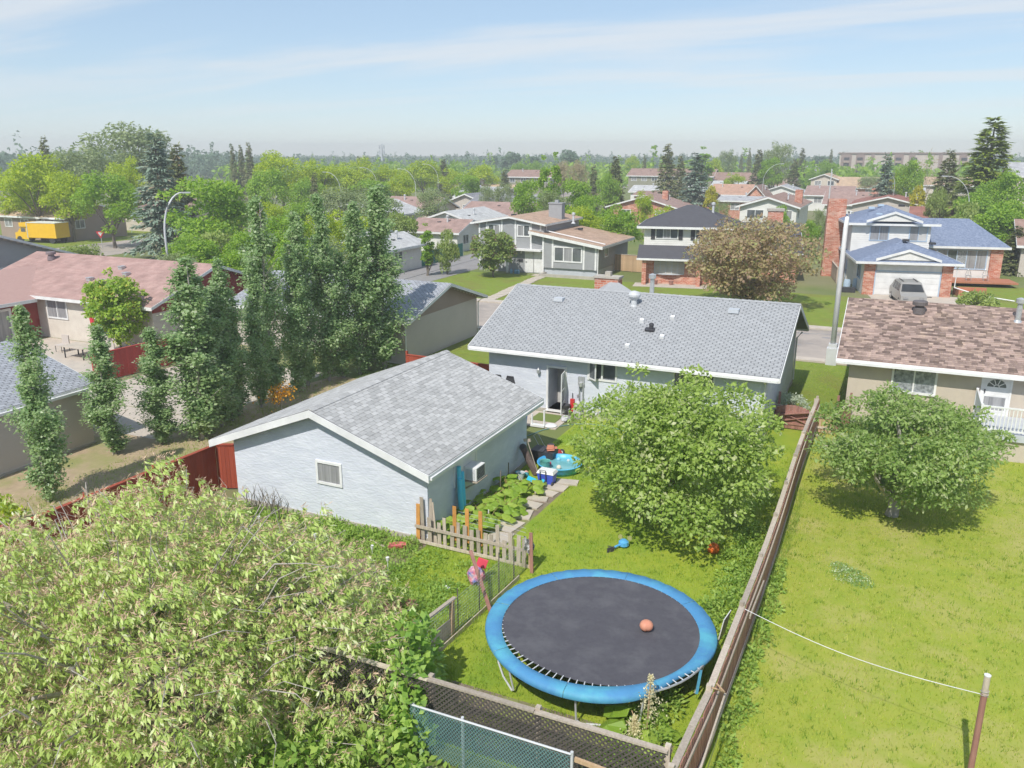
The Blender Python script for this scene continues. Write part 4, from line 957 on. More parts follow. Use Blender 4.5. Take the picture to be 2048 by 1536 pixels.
far_house('low house with a dusty brown roof behind the white gabled house', -79, -69.5, 118, 127, 3.0, 4.7, 'x', 'pale', 'mauve', 2)
far_house('white gabled garage with grey roof at the top of the grey driveway', -61, -52.5, 101, 112, 2.75, 4.1, 'y', 'white', 'lgrey', 0, cat='garage', name='distant_garage')
far_house('small white garage with a brown roof behind the green fence', -56.5, -49.4, 90.5, 97.5, 2.5, 3.7, 'x', 'white', 'mauve', 0, cat='garage', name='distant_garage')
far_house('long low house with a brown roof beside the grey chimney', -61, -49.5, 113, 122, 2.9, 4.5, 'x', 'pale', 'mauve', 2)
far_house('house with a long charcoal roof above the brown roofed one', -68, -56, 128, 138, 2.9, 4.6, 'x', 'taupe', 'dgrey', 2)
far_house('little house with grey roof beside the whitish flowering tree', -79, -71, 141, 150, 2.9, 4.4, 'y', 'taupe', 'dgrey', 1)
far_house('house with slate grey hipped-looking roof below the lime ash', -87.5, -78, 160, 171, 2.9, 4.7, 'x', 'white', 'grey', 2)
far_house('white house with nested gables left of the bright maple', -66.5, -61.5, 140, 150, 2.95, 4.1, 'y', 'white', 'grey', 1)
far_house('pale house with an orange-brown roof under the lime ash', -92, -84, 178, 188, 2.9, 4.5, 'x', 'pale', 'tan', 1)
far_house('two-storey brown townhouse with a brown roof seen behind the lime ash', -106, -92, 225, 234, 5.3, 7.0, 'x', 'green', 'brown', 4, name='townhouse', cat='townhouse', group='brown townhouses')
far_house('olive townhouse end wall at the far left of the townhouses', -113, -108, 205, 214, 4.4, 5.6, 'x', 'pale', 'brown', 1, name='townhouse', cat='townhouse', group='brown townhouses')
far_house('long two-storey townhouse row with olive and cream walls', -78, -52, 255, 265, 5.2, 7.1, 'x', 'green', 'brown', 8, name='townhouse', cat='townhouse', group='brown townhouses', winw=1.6)
far_house('brown roofed gabled house behind the black hip roof', -46.5, -34.5, 141, 152, 2.9, 4.6, 'y', 'brick', 'mauve', 2, chim=(-38, 147))
far_house('flat-looking brick house with a long brown roof line', -55, -38, 185, 194, 2.7, 3.4, 'x', 'brick', 'brown', 3, chim=(-44, 188))
far_house('pale house with light grey roof right of the broad blue spruce', -46, -38, 225, 236, 3.1, 4.6, 'x', 'white', 'lgrey', 2)
far_house('tan block with slanted pale roof behind the light grey one', -49, -36.5, 242, 254, 3.6, 6.4, 'x', 'pale', 'brown', 2)
far_house('house with an orange-brown roof and brown gable', -40, -31.5, 196, 206, 2.8, 4.8, 'x', 'brick', 'rust', 2)
far_house('small steep brown gable beside the orange-brown roof', -31, -27, 190, 200, 2.8, 5.0, 'y', 'brick', 'brown', 0)
far_house('long flat-roofed brick house with an arched white window', -31, -20, 160, 168, 3.3, 3.9, 'x', 'brick', 'grey', 2)
far_house('white house with two blank square windows behind the charcoal garage', -19.8, -12.4, 117, 132, 5.0, 6.15, 'y', 'white', 'brown', 2, chim=(-12.9, 123), winw=2.1)
far_house('house with a long taupe roof below the airy poplar', -38.5, -28, 250, 260, 3.0, 4.9, 'x', 'white', 'mauve', 3)
far_house('low white gabled house with dark window row', -31, -22, 212, 224, 2.8, 4.3, 'y', 'white', 'grey', 3)
far_house('cream two-storey house with a tan roof', -22.5, -16, 240, 256, 5.2, 6.4, 'y', 'pale', 'tan', 2)
far_house('house with a wide orange-tan roof right of the cream house', -15.5, -5.5, 238, 250, 3.2, 5.6, 'x', 'brick', 'tan', 2)
far_house('white cottage with a taupe roof left of the tall white pole', -18.5, -9.5, 190, 202, 3.3, 4.9, 'x', 'white', 'mauve', 2)
far_house('house with a broad brown roof behind the brick chimney', -12.5, -2, 163, 174, 3.0, 4.9, 'x', 'white', 'mauve', 2, chim=(-4.5, 168))
far_house('dark red roofed house with a white-edged gable', -7.2, 3.4, 150, 166, 3.7, 5.0, 'y', 'taupe', 'red', 1)
far_house('low dark red roof behind the blue roofs', 1.8, 9.0, 131, 141, 2.7, 4.3, 'x', 'pale', 'red', 1)
far_house('tan roofed house under the sage green spruce', 4.5, 13, 200, 212, 5.4, 6.8, 'x', 'pale', 'tan', 2)
far_house('small grey roofed house beside the golden cedar', .5, 3.6, 176, 184, 3.9, 5.4, 'x', 'white', 'grey', 1)
far_house('pale house with dark roof far behind beside the apartments', -42, -32, 330, 340, 5.0, 7.0, 'x', 'white', 'dgrey', 2)
far_house('second pale house with dark roof right beside the apartments', -31, -25, 332, 342, 5.0, 7.0, 'x', 'white', 'dgrey', 1)
far_house('grey-roofed house at the right edge below the giant spruce', 11.5, 20, 96, 106, 3.2, 5.2, 'x', 'taupe', 'brown', 1)
far_house('pale house with grey roof high at the right edge', 15.2, 26, 150, 162, 8.6, 10.4, 'x', 'pale', 'grey', 1, zb=0)
far_house('brown corner house with orange shutters behind the truck', -119, -105, 79, 89, 3.3, 4.9, 'x', 'brown', 'tan', 4)
far_house('pale bungalow behind the corner trees', -113, -99.9, 95, 105, 3.2, 4.8, 'x', 'pale', 'mauve', 2)
far_house('white corner garage with dark strip door left of the driveway', -51.3, -46.5, 70.2, 77, 2.6, 3.6, 'y', 'white', 'lgrey', 0, cat='garage', name='distant_garage')
far_house('low pale shed roof behind the white corner garage', -60, -53.5, 76, 84, 2.5, 3.6, 'x', 'white', 'lgrey', 0, cat='garage', name='distant_garage')
far_house('house with pale roof beside the red parked car', -96, -88.5, 108, 122, 2.6, 3.4, 'y', 'white', 'lgrey', 1) if False else None
far_house('white mobile roof between the townhouse row and the brick house', -62, -53, 205, 214, 2.6, 3.9, 'x', 'white', 'lgrey', 3)
far_house('white shed-like roof right of the small cedar behind the brick house', -52, -46, 215, 224, 2.6, 3.8, 'y', 'white', 'lgrey', 1)

# apartment block on the skyline
ap = thing('apartment_block', 'long beige and brown apartment block on the skyline', 'apartment building', (-6, 405, 0))
M['aptbeige'] = mat('apartment_beige', (.40, .35, .315), (.37, .325, .29), scale=.2); M['aptbrown'] = mat('apartment_brown', (.22, .165, .15), (.20, .15, .135), scale=.3)
part('wall', MB().box(-26.5, 24, 400, 418, 0, 11.6), M['aptbeige'], ap)
part('roof', MB().box(-27, 24.5, 399.5, 418.5, 11.61, 12.1), M['aptbrown'], ap)
for x0, x1 in ((-25.8, -21.5), (-19.7, -16.2), (-13.8, -12.4), (-4.5, -.9), (1.2, 3.6), (12.5, 14.0), (20.2, 23.0)):
    part('brick_bay', MB().box(x0, x1, 399.55, 399.99, 0, 11.4), M['aptbrown'], ap)
for x in (-24.6, -19.2, -3.9, 2.1, 21.0):
    for z in (2.2, 5.0, 7.8):
        bo = part('balcony', MB().box(x, x + 2.2, 399.2, 399.54, z + 1.05, z + 2.2), M['dark'], ap); part('railing', MB().box(x - .05, x + 2.25, 398.6, 398.7, z, z + .95).box(x - .05, x + 2.25, 398.71, 399.5, z - .12, z), M['brownside'], bo)

# ------------------------------------------------------------------ green fence by the driveway
M['greenslat'] = mat('green_privacy_slat', (.020, .165, .125), (.016, .135, .105), rough=.5, rnd=.12)
gf = board_fence('green_fence', 'green slatted fence along the grey driveway', (-46.6, 77.2), (-47.0, 87.5), 1.6, M['greenslat'], bw=.16, post=2.6, postm=M['metal'], cap=False, posth=.05)
board_fence('green_gate', 'green slatted gate across the top of the grey driveway', (-53.2, 99), (-47.3, 101.5), 1.6, M['greenslat'], bw=.16, post=2.9, postm=M['metal'], cap=False, posth=.3)

# ------------------------------------------------------------------ street lamps
def street_lamp(x, y, h, arm, dirx, diry, label, straight=False, r=.09):
    t = thing('street_lamp', label, 'street lamp', (x, y, 0), 'street lamps')
    d = Vector((dirx, diry, 0)).normalized(); b = MB()
    if straight: pts = [(x, y, .02), (x, y, h * .9), (x + d.x * .12, y + d.y * .12, h * .97), (x + d.x * .4, y + d.y * .4, h)]
    else: pts = [(x, y, 0), (x, y, h * .62)] + [(x + d.x * arm * (1 - math.cos(a)), y + d.y * arm * (1 - math.cos(a)), h * .62 + h * .38 * math.sin(a)) for a in [math.pi / 2 * k / 9 for k in range(1, 10)]]
    b.tube(pts, [r * 1.25] + [r * (1.1 - .45 * i / len(pts)) for i in range(1, len(pts))], 10); part('pole', b, M['lamp'], t, smooth=True)
    e = Vector(pts[-1]); b = MB(); b.obox(e + d * .26 + Vector((0, 0, -.02)), d * .32, Vector((-d.y, d.x, 0)) * .11, Vector((0, 0, .05))); part('lamp_head', b, M['lamp'], t)
    return t
lp = street_lamp(-2.63, 50.4, 8.75, .5, .2, 1, 'tall straight white street lamp between the bungalow and cream house', True, r=.13)
for c_ in lp.children: c_.data.materials[0] = M['trim']
part('base_cover', MB().box(-2.93, -2.33, 50.1, 50.7, 0, 1.0).box(-2.86, -2.4, 50.17, 50.63, 1.001, 1.25), M['lamp'], lp)
for x, y, h, a, dx, dy, lb in ((-54.0, 49.4, 8.9, 1.7, .6, .8, 'curved grey street lamp standing before the big blue spruce'),
    (-101, 150, 9, 3.2, -1, -.2, 'curved lamp poking from the boulevard ashes, left of a pair'), (-101, 176, 9.4, 3.2, -1, -.2, 'curved lamp higher on the right of the boulevard pair'),
    (-100.8, 118, 8.2, 3, -1, -.1, 'thin pale lamp stem beside the white gabled house'), (-96.5, 131, 8.5, 3, -1, -.1, 'pale lamp under the boulevard pair of lamps'),
    (-86, 141, 9, 3, -1, -.2, 'curved lamp before the rounded lime ash'),
    (-26.5, 182, 9.8, 3.4, .9, .3, 'curved lamp behind the small steep brown gable'), (-1.2, 158, 10.2, 3.4, -1, .3, 'curved lamp rising behind the broad brown roof'),
    (7.8, 119, 9.2, 2.9, -1, -.1, 'curved lamp in front of the giant spruce')): street_lamp(x, y, h, a, dx, dy, lb, r=.085 if y < 60 else .045)
b = MB(); b.tube([(-10.2, 140, 0), (-10.2, 140, 9.6)], [.14, .08]); solo('utility_pole', b, M['lamp'], 'straight white pole behind the brick chimney of the blue-roofed house', 'pole')
ct = thing('cell_tower', 'grey cell tower with antenna panels on the skyline', 'tower', (-285, 430, 0))
b = MB(); b.tube([(-285, 430, 0), (-285, 430, 17)], [.8, .5], 8); part('mast', b, M['greytrim'], ct)
for k in range(6):
    a = k * math.pi / 3; b = MB()
    for z in (11.6, 14.6): b.obox((-285 + 1.5 * math.cos(a), 430 + 1.5 * math.sin(a), z + .6), (.35 * math.sin(a), -.35 * math.cos(a), 0), (.15 * math.cos(a), .15 * math.sin(a), 0), (0, 0, 1.15))
    part('antenna_panel', b, M['greytrim'], ct)
ys = thing('yield_sign', 'red and white yield sign by the street corner', 'sign', (-93.2, 74.9, 0))
part('post', MB().tube([(-93.2, 74.9, 0), (-93.2, 74.9, 1.9)], .04), M['metal'], ys)
c, s = math.cos(.9), math.sin(.9)
tri = lambda r, o: [(-93.2 + r * a * c + o * s, 74.9 - .06 + r * a * s - o * c, 1.95 + r * z) for a, z in ((-1, .58), (1, .58), (0, -1.15))]
p0, p1 = tri(.52, 0), tri(.52, -.03); bp = part('sign_plate', MB().add(p0 + p1, [(0, 1, 2), (5, 4, 3), (0, 3, 4, 1), (1, 4, 5, 2), (2, 5, 3, 0)]), mat('sign_red', (.5, .03, .04), (.48, .03, .04), rough=.4), ys)
part('sign_face', MB().add(tri(.29, .012), [(0, 1, 2)]), M['trim'], bp)

# ------------------------------------------------------------------ foliage
def unit(a): return a / np.maximum(np.linalg.norm(a, axis=1, keepdims=True), 1e-9)
def leaf_cards(P, ax, nr, L, W, fold=0.12):
    """one folded diamond per leaf: base, right, tip, left"""
    n = len(P); L = np.broadcast_to(np.asarray(L, float), (n,))[:, None]; W = np.broadcast_to(np.asarray(W, float), (n,))[:, None]
    ax = unit(ax); sd = unit(np.cross(ax, nr)); up = np.cross(sd, ax)
    V = np.empty((n, 4, 3)); V[:, 0] = P; V[:, 1] = P + ax * L * .5 + sd * W * .5 + up * W * fold; V[:, 2] = P + ax * L - up * L * .06; V[:, 3] = P + ax * L * .5 - sd * W * .5 + up * W * fold
    F = np.arange(4 * n).reshape(n, 4)
    return V.reshape(-1, 3), F
def rdir(n, rng): return unit(rng.normal(size=(n, 3)))

def limbs(mb, base, tips, r0, h_clear, rng, bend=.15):
    """tapered trunk with limbs reaching into the crown"""
    base = np.array(base, float); top = np.array([base[0], base[1], base[2] + h_clear])
    mb.tube([base - (0, 0, .1), base + (top - base) * .5 + (r0 * .3, 0, 0), top], [r0 * 1.25, r0 * .95, r0 * .8], 7)
    for t in tips:
        t = np.array(t, float); m = (top * .55 + t * .45) + rng.normal(size=3) * bend * np.linalg.norm(t - top) * .4; m[2] += .1 * np.linalg.norm(t - top)
        mb.tube([top - (0, 0, .1), m, t], [r0 * .55, r0 * .3, r0 * .08], 5)

def crown_blobs(h, r, z0, nb, rng, top=1.0, lean=(0, 0), flat=1.0):
    C = []; R = []
    zc = (h + z0) / 2; hz = (h - z0) / 2
    while len(C) < nb:
        q = rng.uniform(-1, 1, 3)
        d = np.linalg.norm(q)
        if d > 1 or d < .35: continue
        rr = rng.uniform(.2, .42)
        q = q * (1 - rr * .75) / max(d, .5) * min(1, d + .25) * rng.uniform(.82, 1.16)
        C.append((q[0] * r + lean[0] * (q[2] + 1), q[1] * r + lean[1] * (q[2] + 1), zc + q[2] * hz)); R.append(rr)
    return np.array(C), np.array(R)

def crown_leaves(C, R, r, hz, n, L, W, rng, droop=.35, inner=.2, hang=0.0, squash=.8):
    p = R ** 2; p = p / p.sum(); k = rng.choice(len(C), n, p=p)
    d = rdir(n, rng); d[:, 2] = np.where(d[:, 2] < -.35, -d[:, 2] * .7, d[:, 2]); d = unit(d)
    rad = np.where(rng.random(n) < inner, rng.uniform(.3, .75, n), rng.uniform(.75, 1.08, n))
    S = np.array([r, r, min(r, hz) * squash + hz * (1 - squash) * .5])
    P = C[k] + d * (R[k] * rad)[:, None] * S
    ax = d * .7 + rdir(n, rng) * .8; ax[:, 2] -= droop
    nr = d * .9 + rdir(n, rng) * .5 + np.array([0, -.25, .75])
    s = rng.uniform(.5, 1.35, n)
    return leaf_cards(P, ax, nr, L * s, W * s)

def deciduous(seed, h=10., r=4., z0=.24, nb=30, n=3000, L=.5, W=.34, droop=.35, name='crown', trunk_r=.22, top=1.0):
    rng = np.random.default_rng(seed)
    C, R = crown_blobs(h, r, h * z0, nb, rng)
    V, F = crown_leaves(C, R, r, h * (1 - z0) / 2, n, L, W, rng, droop)
    cm = fast_mesh(name, V, F)
    b = MB(); tips = C[rng.choice(nb, min(nb, 8), replace=False)]
    limbs(b, (0, 0, 0), tips, trunk_r, h * z0 * 1.05, rng); tm = b.mesh('trunk')
    return cm, tm, h, r

def conifer(seed, h=14., r=2.8, n=5200, L=.62, W=.2, gaps=.15, ragged=.2, name='crown', base=.07, power=.85):
    rng = np.random.default_rng(seed); P = []; A = []; Nn = []
    nw = int(h * 2.3); per = n / (nw * 8)
    b = MB(); b.tube([(0, 0, -.1), (0, 0, h * .5), (0, 0, h * .97)], [.26, .15, .03], 7)
    for i in range(nw):
        t = base + (1 - base) * (i + .5) / nw; z = t * h; rr = r * (1 - t) ** power + .14
        nbz = 8 if t < .85 else 5
        for k in range(nbz):
            if rng.random() < gaps * .6: continue
            a = rng.uniform(0, 2 * math.pi); ln = rr * rng.uniform(1 - ragged * 1.6, 1 + ragged * .6)
            slope = -.25 + .55 * t + rng.normal() * .06
            m = max(6, int(per * 2.2 * (1 - t) ** .6 + 5)); s = rng.random(m) ** .6
            d = np.array([math.cos(a), math.sin(a), slope]); sd = np.array([-math.sin(a), math.cos(a), 0])
            lat = rng.normal(size=m) * .16 * ln * (1.15 - s)
            pts = np.outer(s * ln, d) + np.outer(lat, sd); pts[:, 2] += z - .12 * (s * ln) ** 2 / max(ln, .3) + rng.normal(size=m) * .05
            P.append(pts); ax = d * .75 + np.outer(np.sign(lat) * .5, sd) + rng.normal(size=(m, 3)) * .28; ax[:, 2] -= .32; A.append(ax)
            Nn.append(np.tile((0, 0, 1.), (m, 1)) + rng.normal(size=(m, 3)) * .35)
    P = np.concatenate(P); A = np.concatenate(A); Nn = np.concatenate(Nn); s = rng.uniform(.6, 1.2, len(P))
    V, F = leaf_cards(P, A, Nn, L * s, W * s, .05)
    return fast_mesh(name, V, F), b.mesh('trunk'), h, r

def columnar(seed, h=9., r=.75, n=8000, L=.12, W=.095, name='crown', base=.05, nbr=85):
    """narrow upright aspen: steep branches each with its own leaf clump, gaps between"""
    rng = np.random.default_rng(seed); b = MB(); wob = [rng.normal() * .06 for _ in range(4)]
    b.tube([(0, 0, -.1), (wob[0], wob[1], h * .5), (wob[2], wob[3], h * .97)], [.085, .055, .015], 6)
    P = []
    for i in range(nbr):
        t = base + (1 - base) * ((i + rng.random()) / nbr); prof = r * min(1, (t + .12) * 2.6) * (1 - t ** 2.6 * .88)
        a = rng.uniform(0, 2 * math.pi); ln = prof * rng.uniform(.35, 1.4); z = t * h - ln * .8
        m = int(n / nbr * (.45 + 1.1 * prof / r) * rng.uniform(.5, 1.5)); s = rng.random(m) ** .7
        sp_ = .07 + .12 * ln
        d = np.array([math.cos(a), math.sin(a), 1.35]); pts = np.outer(s * ln, d) + rng.normal(size=(m, 3)) * sp_; pts[:, 2] += z
        P.append(pts)
        if i % 2 == 0: b.tube([(0, 0, max(z, .1)), tuple(np.array([0, 0, max(z, .1)]) + d * ln)], [.02, .006], 4)
    P = np.concatenate(P); P = P[P[:, 2] > .05]; n = len(P); out = P.copy(); out[:, 2] = 0; out = unit(out + 1e-6)
    ax = out * .6 + rdir(n, rng) * .8; ax[:, 2] -= .3; nr = out * .6 + rdir(n, rng) * .55 + np.array([0, 0, .8]); s = rng.uniform(.7, 1.25, n)
    V, F = leaf_cards(P, ax, nr, L * s, W * s)
    return fast_mesh(name, V, F), b.mesh('trunk'), h, r

LM = {
    'ash': leafmat('ash_leaves', (0.165, 0.23, 0.018), (0.30, 0.35, 0.026), trans=.42),
    'maple': leafmat('maple_leaves', (0.105, 0.19, 0.024), (0.215, 0.305, 0.040), trans=.42),
    'elm': leafmat('grey_green_leaves', (0.115, 0.155, 0.061), (0.209, 0.243, 0.115)),
    'spruce': leafmat('spruce_needles', (0.101, 0.128, 0.047), (0.182, 0.196, 0.088), trans=.12, c3=(0.230, 0.169, 0.101)),
    'bluespruce': leafmat('blue_spruce_needles', (0.115, 0.169, 0.121), (0.223, 0.277, 0.223), trans=.12, c3=(0.203, 0.162, 0.108)),
    'green_spruce': leafmat('green_spruce_needles', (0.101, 0.149, 0.024), (0.209, 0.250, 0.041), trans=.15),
    'dark': leafmat('distant_leaves', (0.074, 0.121, 0.074), (0.115, 0.169, 0.108)),
    'brown': leafmat('brownish_leaves', (0.203, 0.162, 0.101), (0.284, 0.257, 0.149)),
    'yellow': leafmat('golden_leaves', (0.230, 0.230, 0.016), (0.338, 0.311, 0.030)),
    'shrub': leafmat('shrub_leaves', (0.128, 0.182, 0.038), (0.223, 0.263, 0.081)),
    'poplar': leafmat('aspen_leaves', (0.125, 0.195, 0.08), (0.25, 0.32, 0.16), trans=.45, c3=(0.270, 0.304, 0.203), rough=.4, spec=.5),
    'young': leafmat('young_maple_leaves', (0.13, 0.215, 0.03), (0.24, 0.32, 0.05), c3=(0.34, 0.30, 0.07)),
    'apple': leafmat('apple_leaves', (0.119, 0.182, 0.027), (0.236, 0.304, 0.074), c3=(0.351, 0.365, 0.203), rough=.45),
    'apple2': leafmat('apple_leaves_dark', (0.101, 0.162, 0.035), (0.203, 0.270, 0.081), c3=(0.297, 0.324, 0.176), rough=.45),
    'plum': leafmat('purple_bronze_leaves', (0.20, 0.135, 0.095), (0.26, 0.225, 0.105), c3=(0.21, 0.24, 0.09)),
    'bush': leafmat('chokecherry_leaves', (0.22, 0.295, 0.065), (0.36, 0.42, 0.15), c3=(0.46, 0.48, 0.29), rough=.4, spec=.5),
    'vine': leafmat('vine_leaves', (0.115, 0.209, 0.034), (0.236, 0.331, 0.068), rough=.4, spec=.5),
    'hedge': leafmat('undergrowth_leaves', (0.135, 0.223, 0.041), (0.243, 0.317, 0.068)),
    'dry': leafmat('dry_flower_stalks', (0.324, 0.223, 0.162), (0.446, 0.324, 0.230), trans=.1),
}
VAR = {
    'ash': [deciduous(s, n=5600, L=.36, W=.24, nb=34) for s in (1, 2, 3)],
    'maple': [deciduous(s, n=6400, L=.34, W=.27, nb=32, z0=.18) for s in (11, 12, 13)],
    'elm': [deciduous(s, n=5200, L=.36, W=.2, nb=38, droop=.6) for s in (21, 22)],
    'shrub': [deciduous(s, h=3.5, r=2.6, z0=.02, n=4200, L=.26, W=.17, nb=24, trunk_r=.08) for s in (31, 32)],
    'dark': [deciduous(s, n=1500, L=.75, W=.5, nb=26, z0=.1) for s in (41, 42)],
    'spruce': [conifer(s, ragged=q) for s, q in ((51, .2), (52, .35), (53, .28))],
    'poplar': [deciduous(61, h=12, r=1.0, z0=.05, n=2600, L=.34, W=.24, nb=40)],
    'bare': [deciduous(71, n=420, L=.4, W=.18, nb=30)],
}
VAR['bluespruce'] = VAR['spruce']; VAR['brown'] = VAR['elm']; VAR['yellow'] = [deciduous(33, h=3.5, r=1.2, z0=.02, n=2600, L=.22, W=.15, nb=24, trunk_r=.06)]
for vs in VAR.values():
    for cm, tm, _, _ in vs: cm.materials.append(None); tm.materials.append(M['bark'])
def place_tree(kind, x, y, h, r, label, name=None, leaf=None, var=None, cat=None, group='trees and shrubs of the neighbourhood', z=0.0, bark=None):
    cm, tm, h0, r0 = (VAR[kind][var] if var is not None else random.choice(VAR[kind]))
    nm = name or {'spruce': 'spruce_tree', 'bluespruce': 'spruce_tree', 'shrub': 'shrub', 'yellow': 'shrub'}.get(kind, 'leafy_tree')
    t = thing(nm, label, cat or ('shrub' if nm == 'shrub' else 'tree'), (x, y, z), group)
    a = random.uniform(0, 6.28)
    for pn, me in (('crown', cm), ('trunk', tm)):
        o = bpy.data.objects.new(pn, me); COL.objects.link(o); o.parent = t; o.rotation_euler = (0, 0, a); o.scale = (r / r0, r / r0, h / h0)
        if pn == 'crown':
            o.material_slots[0].link = 'OBJECT'; o.material_slots[0].material = LM[leaf or {'bare': 'brown'}.get(kind, kind)]
        elif bark:
            o.material_slots[0].link = 'OBJECT'; o.material_slots[0].material = bark
    return t
